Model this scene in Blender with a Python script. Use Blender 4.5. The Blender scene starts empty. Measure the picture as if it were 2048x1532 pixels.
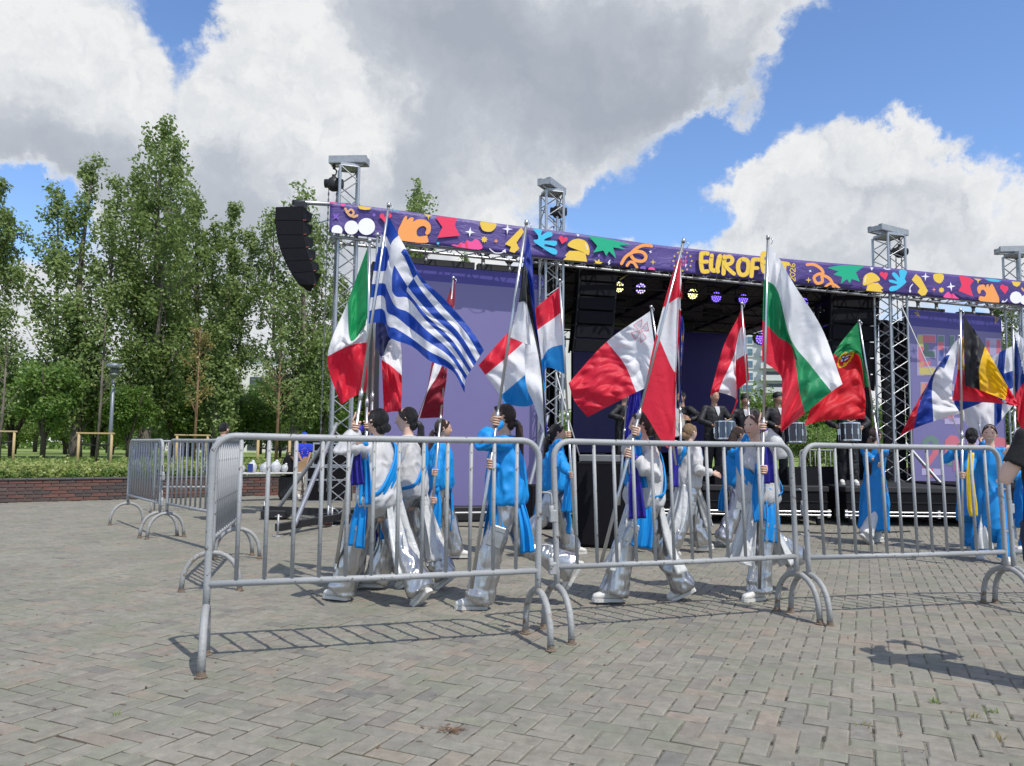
import bpy, math, random
import numpy as np
from mathutils import Vector, Matrix
R = math.radians
PI = math.pi
SC = bpy.context.scene
COL = SC.collection
random.seed(7)
RNG = np.random.default_rng(11)

# ------------------------------------------------------------------ camera
F = 1550.0
CAM = Vector((0.0, 0.0, 1.25))
CM = Matrix.Rotation(PI / 2 + math.atan(130 / F), 3, 'X') @ Matrix.Rotation(0.012, 3, 'Z')
cd = bpy.data.cameras.new('camera')
cam = bpy.data.objects.new('camera', cd)
COL.objects.link(cam)
cam.location = CAM
cam.rotation_euler = CM.to_euler()
cd.sensor_width = 36.0
cd.lens = 36.0 * F / 2048.0
cd.clip_start = 0.05
cd.clip_end = 3000
SC.camera = cam


def ray(px, py):
    return CM @ Vector(((px - 1024) / F, (766 - py) / F, -1.0))


def gp(px, py, z=0.0):
    d = ray(px, py)
    return CAM + d * ((z - CAM.z) / d.z)


def at(px, py, y):
    d = ray(px, py)
    return CAM + d * (y / d.y)


# ------------------------------------------------------------------ sun and sky
SUN = Vector((0.49, -0.66, 1.30)).normalized()
EL = math.asin(SUN.z)
ROT = math.atan2(SUN.x, SUN.y)
SC.view_settings.view_transform = 'Standard'
SC.view_settings.look = 'None'
SC.view_settings.exposure = 0.12
SC.view_settings.gamma = 1.0
SC.view_settings.use_curve_mapping = False
sl = bpy.data.lights.new('sun', 'SUN')
sl.energy = 3.6
sl.angle = R(0.5)
sl.color = (1.0, 0.95, 0.87)
so = bpy.data.objects.new('sun', sl)
COL.objects.link(so)
so.rotation_euler = SUN.to_track_quat('Z', 'Y').to_euler()


class NT:
    """small helper to write node trees"""
    def __init__(self, tree):
        self.t = tree

    def n(self, kind, **kw):
        nd = self.t.nodes.new(kind)
        for k, v in kw.items():
            setattr(nd, k, v)
        return nd

    def link(self, a, b):
        self.t.links.new(a, b)

    def put(self, sock, v):
        if hasattr(v, 'is_output'):
            self.t.links.new(v, sock)
        elif v is not None:
            sock.default_value = v

    def m(self, op, a, b=None, c=None, clamp=False):
        nd = self.n('ShaderNodeMath', operation=op, use_clamp=clamp)
        for i, v in enumerate((a, b, c)):
            if v is not None:
                self.put(nd.inputs[i], v)
        return nd.outputs[0]

    def mix(self, f, a, b, blend='MIX'):
        nd = self.n('ShaderNodeMix', data_type='RGBA', blend_type=blend)
        self.put(nd.inputs[0], f)
        self.put(nd.inputs[6], a)
        self.put(nd.inputs[7], b)
        return nd.outputs[2]

    def noise(self, vec, scale, detail=4, rough=0.55, dist=0.0):
        nd = self.n('ShaderNodeTexNoise')
        if vec is not None:
            self.link(vec, nd.inputs['Vector'])
        nd.inputs['Scale'].default_value = scale
        nd.inputs['Detail'].default_value = detail
        nd.inputs['Roughness'].default_value = rough
        nd.inputs['Distortion'].default_value = dist
        return nd.outputs['Fac']

    def ss(self, v, a, b):
        nd = self.n('ShaderNodeMapRange', interpolation_type='SMOOTHSTEP')
        self.put(nd.inputs[0], v)
        nd.inputs[1].default_value = a
        nd.inputs[2].default_value = b
        return nd.outputs[0]

    def lin(self, v, a, b, c=0.0, d=1.0):
        nd = self.n('ShaderNodeMapRange')
        self.put(nd.inputs[0], v)
        for i, x in enumerate((a, b, c, d)):
            nd.inputs[1 + i].default_value = x
        return nd.outputs[0]


def make_world():
    w = bpy.data.worlds.new('World')
    SC.world = w
    w.use_nodes = True
    t = NT(w.node_tree)
    w.node_tree.nodes.clear()
    sky = t.n('ShaderNodeTexSky', sky_type='NISHITA')
    sky.sun_disc = False
    sky.sun_elevation = EL
    sky.sun_rotation = ROT
    sky.altitude = 400
    sky.air_density = 1.0
    sky.dust_density = 0.15
    sky.ozone_density = 1.6
    STR = 0.14
    co = t.n('ShaderNodeTexCoord').outputs['Generated']
    nrm = t.n('ShaderNodeVectorMath', operation='NORMALIZE')
    t.link(co, nrm.inputs[0])
    d = nrm.outputs[0]
    # warp gives the cloud outlines their billows
    wn = t.n('ShaderNodeTexNoise')
    t.link(d, wn.inputs['Vector'])
    wn.inputs['Scale'].default_value = 7.5
    wn.inputs['Detail'].default_value = 9
    wn.inputs['Roughness'].default_value = 0.62
    wc = t.n('ShaderNodeVectorMath', operation='SUBTRACT')
    t.link(wn.outputs['Color'], wc.inputs[0])
    wc.inputs[1].default_value = (.5, .5, .5)
    wv = t.n('ShaderNodeVectorMath', operation='MULTIPLY_ADD')
    t.link(wc.outputs[0], wv.inputs[0])
    wv.inputs[1].default_value = (.20, .20, .20)
    t.link(d, wv.inputs[2])
    dw = wv.outputs[0]
    sep = t.n('ShaderNodeSeparateXYZ')
    t.link(dw, sep.inputs[0])
    az = t.m('ARCTAN2', sep.outputs[0], sep.outputs[1])
    el = t.m('ARCSINE', sep.outputs[2])

    def blob(px, py, rx, ry, az_=None, el_=None):
        v = ray(px, py).normalized()
        a0, e0 = math.atan2(v.x, v.y), math.asin(v.z)
        a = t.m('MULTIPLY', t.m('SUBTRACT', az_ or az, a0), F / rx)
        e = t.m('MULTIPLY', t.m('SUBTRACT', el_ or el, e0), F / ry)
        q = t.m('ADD', t.m('MULTIPLY', a, a), t.m('MULTIPLY', e, e))
        return t.m('EXPONENT', t.m('MULTIPLY', q, -1.0))

    def total(items, base):
        s = None
        for (px, py, rx, ry, w_) in items:
            b = t.m('MULTIPLY', blob(px, py, rx, ry), w_)
            s = b if s is None else t.m('ADD', s, b)
        return t.m('ADD', s, base)
    big = t.noise(dw, 2.4, 4, 0.55)
    fine = t.noise(dw, 7.5, 8, 0.58)
    off = t.n('ShaderNodeVectorMath', operation='ADD')
    t.link(dw, off.inputs[0])
    off.inputs[1].default_value = (0.012, -0.004, 0.022)
    fine2 = t.noise(off.outputs[0], 7.5, 8, 0.58)
    cov = total(CLOUD_COVER, 0.0)
    f = t.m('ADD', t.m('MULTIPLY', t.m('SUBTRACT', big, 0.5), 1.2), t.m('MULTIPLY', t.m('SUBTRACT', fine, 0.5), 1.9))
    dens = t.m('ADD', t.m('ADD', cov, f), 0.10)
    alpha = t.ss(dens, -0.14, 0.48)
    dark = total(CLOUD_DARK, 0.0)
    dark = t.m('ADD', dark, t.m('MULTIPLY', t.m('SUBTRACT', big, 0.45), 0.55))
    thick = t.ss(dens, 0.1, 0.8)
    dark = t.m('MULTIPLY', dark, t.m('ADD', t.m('MULTIPLY', thick, 0.8), 0.2), clamp=True)
    relief = t.m('MULTIPLY', t.m('SUBTRACT', fine2, fine), t.lin(dark, 0.1, 0.7, 1.9, 0.55))
    dark2 = t.m('ADD', t.m('ADD', dark, relief), 0.11, clamp=True)
    k = 1.0 / STR
    ramp = t.n('ShaderNodeValToRGB')
    t.link(dark2, ramp.inputs[0])
    e = ramp.color_ramp.elements
    e[0].position = 0.0
    e[0].color = (0.80, 0.805, 0.81, 1)
    e[1].position = 1.0
    e[1].color = (0.36, 0.40, 0.465, 1)
    x = ramp.color_ramp.elements.new(0.3)
    x.color = (0.665, 0.69, 0.72, 1)
    x = ramp.color_ramp.elements.new(0.62)
    x.color = (0.48, 0.515, 0.57, 1)
    ccol = t.n('ShaderNodeVectorMath', operation='SCALE')
    t.link(ramp.outputs[0], ccol.inputs[0])
    ccol.inputs[3].default_value = k
    tint = t.mix(1.0, sky.outputs[0], (1.0, 1.14, 1.34, 1), 'MULTIPLY')
    colr = t.mix(alpha, tint, ccol.outputs[0])
    bg = t.n('ShaderNodeBackground')
    t.link(colr, bg.inputs[0])
    bg.inputs[1].default_value = STR
    out = t.n('ShaderNodeOutputWorld')
    t.link(bg.outputs[0], out.inputs[0])


# clouds: where they stand in the sky (photo column, row, half sizes, weight)
CLOUD_COVER = [
    (150, 150, 300, 230, 0.8), (560, 330, 280, 290, 0.8), (650, 90, 130, 160, 0.6), (200, 330, 180, 70, 0.5),
    (1060, 150, 360, 210, 1.15), (1500, 40, 150, 60, 0.7), (1640, 50, 90, 40, .45), (1660, 115, 60, 30, .5), (1430, 190, 90, 70, 0.5), (900, 440, 240, 90, 0.5), (300, 680, 420, 110, 0.2),
    (1680, 310, 180, 75, 1.1), (1560, 400, 110, 80, 0.8), (1860, 320, 75, 75, 0.9), (1750, 460, 380, 60, 0.9), (1800, 560, 420, 50, .5), (300, 760, 900, 90, .35), (1700, 760, 900, 90, .5),
    (1270, 455, 50, 25, 0.6), (30, 580, 110, 60, 0.6),
    (385, 15, 100, 150, -2.0), (35, 430, 95, 75, -1.6), (1870, 90, 300, 120, -1.6), (1420, 330, 120, 90, -1.3), (1180, 410, 150, 60, -0.8), (1330, 420, 90, 70, -0.8), (2040, 300, 70, 90, -.8), (1980, 470, 50, 60, -.3),
]
CLOUD_DARK = [
    (1060, 190, 350, 160, 0.72), (1390, 180, 200, 130, 0.5), (480, 420, 330, 120, 0.5), (60, 290, 240, 80, 0.6), (300, 560, 460, 110, 0.3),
    (1760, 520, 260, 50, 0.35), (1750, 420, 150, 40, 0.3), (900, 20, 240, 100, 0.55), (800, 330, 90, 90, 0.35),
    (620, 200, 130, 130, -0.55), (230, 140, 120, 110, -0.4), (1700, 245, 200, 60, -0.5), (690, 300, 60, 60, -.25),
]
make_world()

# ------------------------------------------------------------------ helpers
def s2l(*c):
    return tuple((x / 255 / 12.92 if x / 255 <= 0.04045 else ((x / 255 + 0.055) / 1.055) ** 2.4) for x in c)


MATS = {}


def mat(name, col, rough=0.6, metal=0.0, var=0.12, scale=6.0, bump=0.0, bscale=40.0, attr=None, translucent=0.0,
        col2=None, spots=None, emit=0.0, bdist=0.0, coat=0.0, stretch=None, objrand=0.0, sheen=0.0):
    """procedural material: base colour broken up by noise, fine relief, optional second colour in worn patches"""
    if name in MATS:
        return MATS[name]
    m = bpy.data.materials.new(name)
    m.use_nodes = True
    t = NT(m.node_tree)
    b = m.node_tree.nodes['Principled BSDF']
    out = m.node_tree.nodes['Material Output']
    tc = t.n('ShaderNodeTexCoord').outputs['Object']
    if stretch:
        mp = t.n('ShaderNodeMapping')
        t.link(tc, mp.inputs[0])
        mp.inputs['Scale'].default_value = stretch
        tc = mp.outputs[0]
    if attr:
        a = t.n('ShaderNodeAttribute', attribute_name=attr)
        base = a.outputs['Color']
    else:
        base = tuple(col) + (1,) if len(col) == 3 else col
    nz = t.noise(tc, scale, 5, 0.6)
    lo, hi = 1 - var, 1 + var
    f = t.lin(nz, 0.25, 0.75, lo, hi)
    if objrand:
        oi = t.n('ShaderNodeObjectInfo').outputs['Random']
        f = t.m('MULTIPLY', f, t.lin(oi, 0, 1, 1 - objrand, 1 + objrand))
    sc = t.n('ShaderNodeVectorMath', operation='SCALE')
    t.put(sc.inputs[0], base if hasattr(base, 'is_output') else base[:3])
    t.put(sc.inputs[3], f)
    c = sc.outputs[0]
    if col2 is not None:
        n2 = t.noise(tc, spots[0], 6, 0.65)
        k = t.ss(n2, spots[1], spots[2])
        c = t.mix(k, c, tuple(col2) + (1,))
        if len(spots) > 3:
            t.put(b.inputs['Metallic'], t.m('MULTIPLY', t.m('SUBTRACT', 1.0, k), metal))
    t.link(c, b.inputs['Base Color'])
    b.inputs['Roughness'].default_value = rough
    if not (col2 is not None and len(spots) > 3):
        b.inputs['Metallic'].default_value = metal
    if coat:
        b.inputs['Coat Weight'].default_value = coat
    if sheen:
        b.inputs['Sheen Weight'].default_value = sheen
    if bump:
        bp = t.n('ShaderNodeBump')
        bp.inputs['Strength'].default_value = min(1.0, bump)
        bp.inputs['Distance'].default_value = 0.02 if bump <= 1 else 0.02 * bump
        t.link(t.noise(tc, bscale, 4, 0.6, bdist), bp.inputs['Height'])
        t.link(bp.outputs[0], b.inputs['Normal'])
    if emit:
        t.link(c, b.inputs['Emission Color'])
        b.inputs['Emission Strength'].default_value = emit
    if translucent:
        tr = t.n('ShaderNodeBsdfTranslucent')
        t.link(c, tr.inputs[0])
        mx = t.n('ShaderNodeMixShader')
        mx.inputs[0].default_value = translucent
        t.link(b.outputs[0], mx.inputs[1])
        t.link(tr.outputs[0], mx.inputs[2])
        t.link(mx.outputs[0], out.inputs[0])
    MATS[name] = m
    return m


def V(*a):
    return Vector(a)


def new_obj(name, me, parent=None):
    o = bpy.data.objects.new(name, me)
    COL.objects.link(o)
    if parent is not None:
        o.parent = parent
    return o


def tag(o, label=None, cat=None, group=None, kind=None):
    for k, v in (('label', label), ('category', cat), ('group', group), ('kind', kind)):
        if v:
            o[k] = v
    return o


def thing(name, label, cat, loc=(0, 0, 0), rz=0.0, group=None):
    o = bpy.data.objects.new(name, None)
    o.empty_display_size = 0.1
    COL.objects.link(o)
    o.location = loc
    o.rotation_euler = (0, 0, rz)
    return tag(o, label, cat, group)


def copy_tree(o, parent=None):
    c = o.copy()
    COL.objects.link(c)
    c.parent = parent
    for ch in [x for x in o.children]:
        copy_tree(ch, c)
    return c


def origin_of(parent):
    """world place of the thing a part hangs from (things built in world coordinates carry no rotation)"""
    p = parent
    o = Vector((0, 0, 0))
    while p is not None:
        o = o + Vector(p.location)
        p = p.parent
    return o


class MB:
    def __init__(self):
        self.v, self.f, self.mi, self.sm, self.c = [], [], [], [], []

    def add(self, verts, faces, mi=0, smooth=False, col=None):
        k = len(self.v)
        self.v.extend([tuple(x) for x in verts])
        for fc in faces:
            self.f.append(tuple(i + k for i in fc))
            self.mi.append(mi)
            self.sm.append(smooth)
            self.c.append(col)
        return self

    def box(self, c, s, rot=None, mi=0, col=None, bev=0.0):
        c = Vector(c)
        hx, hy, hz = s[0] / 2, s[1] / 2, s[2] / 2
        if bev <= 0:
            vs = [Vector((x, y, z)) for x in (-hx, hx) for y in (-hy, hy) for z in (-hz, hz)]
            fs = [(0, 1, 3, 2), (4, 6, 7, 5), (0, 4, 5, 1), (2, 3, 7, 6), (0, 2, 6, 4), (1, 5, 7, 3)]
        else:
            vs, fs = bevel_box(hx, hy, hz, min(bev, hx * .9, hy * .9, hz * .9))
        if rot is not None:
            vs = [rot @ x for x in vs]
        return self.add([x + c for x in vs], fs, mi, False, col)

    def tube(self, pts, r, n=8, mi=0, caps=True, side=None, col=None, rnd=False, smooth=True):
        pts = [Vector(p) for p in pts]
        if not isinstance(r, (list, tuple)):
            r = [r] * len(pts)
        r = [(x, x) if not isinstance(x, (list, tuple)) else x for x in r]
        if rnd:   # rounded ends
            d0 = (pts[0] - pts[1]).normalized()
            d1 = (pts[-1] - pts[-2]).normalized()
            a, b = r[0], r[-1]
            ka, kb = min(a) , min(b)
            pts = [pts[0] + d0 * ka, pts[0] + d0 * ka * .75] + pts + [pts[-1] + d1 * kb * .75, pts[-1] + d1 * kb]
            r = [(a[0] * .15, a[1] * .15), (a[0] * .66, a[1] * .66)] + r + [(b[0] * .66, b[1] * .66), (b[0] * .15, b[1] * .15)]
        N = len(pts)
        tang = []
        for i in range(N):
            q = pts[min(N - 1, i + 1)] - pts[max(0, i - 1)]
            tang.append(q.normalized() if q.length > 1e-9 else Vector((0, 0, 1)))
        if side is None:
            side = Vector((1, 0, 0)) if abs(tang[0].x) < 0.8 else Vector((0, 1, 0))
        s = Vector(side)
        vs = []
        for i in range(N):
            tg = tang[i]
            s = (s - tg * s.dot(tg))
            s = s.normalized() if s.length > 1e-6 else tg.orthogonal().normalized()
            o = tg.cross(s)
            for k in range(n):
                a = 2 * PI * k / n
                vs.append(pts[i] + s * (math.cos(a) * r[i][0]) + o * (math.sin(a) * r[i][1]))
        fs = []
        for i in range(N - 1):
            for k in range(n):
                k2 = (k + 1) % n
                fs.append((i * n + k, i * n + k2, (i + 1) * n + k2, (i + 1) * n + k))
        self.add(vs, fs, mi, smooth, col)
        if caps:
            b = len(self.v) - len(vs)
            self.f.append(tuple(b + k for k in reversed(range(n))))
            self.f.append(tuple(b + (N - 1) * n + k for k in range(n)))
            self.mi += [mi, mi]
            self.sm += [False, False]
            self.c += [col, col]
        return self

    def ball(self, c, r, nu=12, nv=8, mi=0, rot=None, col=None):
        c = Vector(c)
        if not isinstance(r, (list, tuple)):
            r = (r, r, r)
        vs = []
        for j in range(1, nv):
            th = PI * j / nv
            for i in range(nu):
                ph = 2 * PI * i / nu
                vs.append(Vector((r[0] * math.sin(th) * math.cos(ph), r[1] * math.sin(th) * math.sin(ph), r[2] * math.cos(th))))
        vs += [Vector((0, 0, r[2])), Vector((0, 0, -r[2]))]
        if rot is not None:
            vs = [rot @ x for x in vs]
        fs = []
        for j in range(nv - 2):
            for i in range(nu):
                i2 = (i + 1) % nu
                fs.append((j * nu + i, (j + 1) * nu + i, (j + 1) * nu + i2, j * nu + i2))
        T, B = len(vs) - 2, len(vs) - 1
        for i in range(nu):
            i2 = (i + 1) % nu
            fs.append((T, i, i2))
            fs.append((B, (nv - 2) * nu + i2, (nv - 2) * nu + i))
        return self.add([x + c for x in vs], fs, mi, True, col)

    def disc(self, c, nrm, r, n=16, mi=0, col=None):
        nrm = Vector(nrm).normalized()
        a = nrm.orthogonal().normalized()
        b = nrm.cross(a)
        c = Vector(c)
        vs = [c + a * (r * math.cos(2 * PI * k / n)) + b * (r * math.sin(2 * PI * k / n)) for k in range(n)]
        return self.add(vs, [tuple(range(n))], mi, False, col)

    def grid(self, P, mi=0, smooth=True, cols=None, wrap=False):
        """P: array rows x cols x 3"""
        P = np.asarray(P, dtype=float)
        a, b = P.shape[:2]
        k = len(self.v)
        self.v.extend(map(tuple, P.reshape(-1, 3)))
        for i in range(a - 1):
            for j in range(b - 1):
                self.f.append((k + i * b + j, k + i * b + j + 1, k + (i + 1) * b + j + 1, k + (i + 1) * b + j))
                self.mi.append(mi)
                self.sm.append(smooth)
                self.c.append(None if cols is None else cols[i][j])
        return self

    def mesh(self, name, mats, origin=None):
        me = bpy.data.meshes.new(name)
        v = np.array(self.v, dtype=np.float64).reshape(-1, 3)
        if origin is not None:
            v = v - np.array(origin)[None]
        me.from_pydata(v.tolist(), [], self.f)
        for m in (mats if isinstance(mats, (list, tuple)) else [mats]):
            me.materials.append(m)
        me.polygons.foreach_set('material_index', self.mi)
        me.polygons.foreach_set('use_smooth', self.sm)
        if any(c is not None for c in self.c):
            at_ = me.attributes.new('Col', 'FLOAT_COLOR', 'FACE')
            at_.data.foreach_set('color', np.array([(c if c is not None else (.5, .5, .5)) + (1.0,) if True else 0 for c in self.c], dtype=np.float32).ravel())
        me.update()
        return me

    def build(self, name, mats, parent=None, base=None):
        """a part of `parent`, or (no parent) a thing of its own with its origin at `base`"""
        org = origin_of(parent) if parent is not None else Vector(base if base is not None else (0, 0, 0))
        o = new_obj(name, self.mesh(name, mats, org), parent)
        if parent is None:
            o.location = org
        return o


def bevel_box(hx, hy, hz, b):
    vs, idx = [], {}
    for sx in (-1, 1):
        for sy in (-1, 1):
            for sz in (-1, 1):
                for ax in range(3):
                    p = [sx * hx, sy * hy, sz * hz]
                    for a2 in range(3):
                        if a2 != ax:
                            p[a2] -= (sx, sy, sz)[a2] * b
                    idx[(sx, sy, sz, ax)] = len(vs)
                    vs.append(Vector(p))
    I = lambda sx, sy, sz, ax: idx[(sx, sy, sz, ax)]
    fs = []
    for s in (-1, 1):
        q = [I(s, -1, -1, 0), I(s, 1, -1, 0), I(s, 1, 1, 0), I(s, -1, 1, 0)]
        fs.append(tuple(q if s > 0 else q[::-1]))
        q = [I(-1, s, -1, 1), I(1, s, -1, 1), I(1, s, 1, 1), I(-1, s, 1, 1)]
        fs.append(tuple(q[::-1] if s > 0 else q))
        q = [I(-1, -1, s, 2), I(1, -1, s, 2), I(1, 1, s, 2), I(-1, 1, s, 2)]
        fs.append(tuple(q if s > 0 else q[::-1]))
    for a in (-1, 1):
        for c in (-1, 1):
            fs.append((I(-1, a, c, 1), I(1, a, c, 1), I(1, a, c, 2), I(-1, a, c, 2)))
            fs.append((I(a, -1, c, 0), I(a, 1, c, 0), I(a, 1, c, 2), I(a, -1, c, 2)))
            fs.append((I(a, c, -1, 0), I(a, c, 1, 0), I(a, c, 1, 1), I(a, c, -1, 1)))
            for d in (-1, 1):
                pass
    for sx in (-1, 1):
        for sy in (-1, 1):
            for sz in (-1, 1):
                fs.append((I(sx, sy, sz, 0), I(sx, sy, sz, 1), I(sx, sy, sz, 2)))
    return vs, fs


UNIT = {}


def rod(name, p, q, r, m, parent, n=8):
    """a straight round bar between two world points; all bars of one material share a mesh"""
    key = (m.name, n)
    if key not in UNIT:
        b = MB()
        b.tube([(0, 0, -.5), (0, 0, .5)], 1.0, n)
        UNIT[key] = b.mesh('bar', m)
    p, q = Vector(p), Vector(q)
    o = new_obj(name, UNIT[key], parent)
    org = origin_of(parent) if parent is not None else Vector((0, 0, 0))
    d = q - p
    o.location = (p + q) / 2 - org
    o.rotation_mode = 'QUATERNION'
    o.rotation_quaternion = d.to_track_quat('Z', 'Y')
    o.scale = (r, r, d.length)
    return o


def arr_mesh(name, v, quads, mats, smooth=True):
    me = bpy.data.meshes.new(name)
    v = np.asarray(v, np.float32)
    q = np.asarray(quads, np.int32)
    me.vertices.add(len(v))
    me.vertices.foreach_set('co', v.ravel())
    me.loops.add(q.size)
    me.loops.foreach_set('vertex_index', q.ravel())
    me.polygons.add(len(q))
    me.polygons.foreach_set('loop_start', np.arange(0, q.size, q.shape[1], dtype=np.int32))
    me.polygons.foreach_set('use_smooth', np.full(len(q), smooth))
    for m in (mats if isinstance(mats, (list, tuple)) else [mats]):
        me.materials.append(m)
    me.update(calc_edges=True)
    return me


def hash3(i, j, k, seed=0):
    n = (i * 73856093) ^ (j * 19349663) ^ (k * 83492791) ^ (seed * 2654435)
    n = (n ^ (n >> 13)) * 1274126177
    n = n ^ (n >> 16)
    return (n & 0xffff) / 65535.0


def vnoise(p, seed=0):
    """value noise, p is N x 3, result about -1..1"""
    p = np.asarray(p, float)
    i = np.floor(p).astype(np.int64)
    f = p - i
    f = f * f * (3 - 2 * f)
    r = 0
    for a in (0, 1):
        for b in (0, 1):
            for c in (0, 1):
                w = (f[:, 0] if a else 1 - f[:, 0]) * (f[:, 1] if b else 1 - f[:, 1]) * (f[:, 2] if c else 1 - f[:, 2])
                r = r + w * hash3(i[:, 0] + a, i[:, 1] + b, i[:, 2] + c, seed)
    return r * 2 - 1

# ------------------------------------------------------------------ paved square
def paver_material():
    m = bpy.data.materials.new('paver_concrete')
    m.use_nodes = True
    t = NT(m.node_tree)
    b = m.node_tree.nodes['Principled BSDF']
    at_ = t.n('ShaderNodeAttribute', attribute_name='tone')
    geo = t.n('ShaderNodeNewGeometry')
    pos = geo.outputs['Position']
    ramp = t.n('ShaderNodeValToRGB')
    t.link(at_.outputs['Fac'], ramp.inputs[0])
    cr = ramp.color_ramp
    cr.interpolation = 'LINEAR'
    cols = [(0.0, (0.224, 0.205, 0.166)), (.3, (0.242, 0.225, 0.186)), (.5, (0.202, 0.188, 0.161)), (.66, (0.208, 0.206, 0.157)), (.8, (0.231, 0.223, 0.182)), (.9, (0.256, 0.214, 0.170)), (1, (0.167, 0.162, 0.145))]
    cr.elements[0].color = cols[0][1] + (1,)
    cr.elements[1].color = cols[-1][1] + (1,)
    for p_, c_ in cols[1:-1]:
        e = cr.elements.new(p_)
        e.color = c_ + (1,)
    sp = t.noise(pos, 190, 3, 0.7)
    md = t.noise(pos, 14, 5, 0.65)
    lg = t.noise(pos, 1.1, 4, 0.6)
    f = t.m('MULTIPLY', t.lin(sp, .25, .75, .84, 1.16), t.m('MULTIPLY', t.lin(md, .3, .7, .80, 1.18), t.lin(lg, .3, .7, .9, 1.1)))
    s = t.n('ShaderNodeVectorMath', operation='SCALE')
    t.link(ramp.outputs[0], s.inputs[0])
    t.link(f, s.inputs[3])
    c = s.outputs[0]
    # lime bloom and dust patches, a few dark stains
    bloom = t.m('MULTIPLY', t.ss(t.noise(pos, 5.2, 7, 0.75), .60, .74), t.ss(t.noise(pos, 0.45, 3, 0.5), .47, .6))
    c = t.mix(t.m('MULTIPLY', bloom, .75), c, (.46, .45, .42, 1))
    st = t.m('MULTIPLY', t.ss(t.noise(pos, 2.3, 6, 0.7, .4), .62, .72), .45)
    c = t.mix(st, c, (.12, .105, .085, 1))
    gr = t.m('MULTIPLY', t.ss(t.noise(pos, 1.6, 6, 0.65), .48, .66), .45)
    c = t.mix(gr, c, (.175, .192, .135, 1))
    t.link(c, b.inputs['Base Color'])
    b.inputs['Roughness'].default_value = .82
    bp = t.n('ShaderNodeBump')
    bp.inputs['Strength'].default_value = .55
    bp.inputs['Distance'].default_value = .004
    t.link(t.noise(pos, 120, 5, 0.7), bp.inputs['Height'])
    t.link(bp.outputs[0], b.inputs['Normal'])
    return m


def joint_material():
    m = bpy.data.materials.new('joint_sand')
    m.use_nodes = True
    t = NT(m.node_tree)
    b = m.node_tree.nodes['Principled BSDF']
    pos = t.n('ShaderNodeNewGeometry').outputs['Position']
    sx = t.n('ShaderNodeSeparateXYZ')
    t.link(pos, sx.inputs[0])
    wide = t.ss(t.m('ADD', sx.outputs[0], t.m('MULTIPLY', t.m('SUBTRACT', t.noise(pos, .7, 3, .6), .5), 4.0)), -1.6, .6)
    c = t.mix(wide, (.085, .06, .04, 1), (.19, .175, .145, 1))
    c = t.mix(t.ss(t.noise(pos, 9, 5, .7), .5, .62), c, (.035, .03, .023, 1))
    c = t.mix(t.m('MULTIPLY', t.ss(t.noise(pos, 1.2, 4, .6), .5, .65), .5), c, (.07, .085, .03, 1))
    t.link(c, b.inputs['Base Color'])
    b.inputs['Roughness'].default_value = .95
    return m


# low brick planter wall along the back left
WA = gp(-90, 1008)
WB = gp(640, 988)
WDIR = (WB - WA).normalized()
WNRM = Vector((WDIR.y, -WDIR.x, 0))      # towards the camera


def side_of_wall(x, y):
    return (x - WA.x) * WNRM.x + (y - WA.y) * WNRM.y


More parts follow.
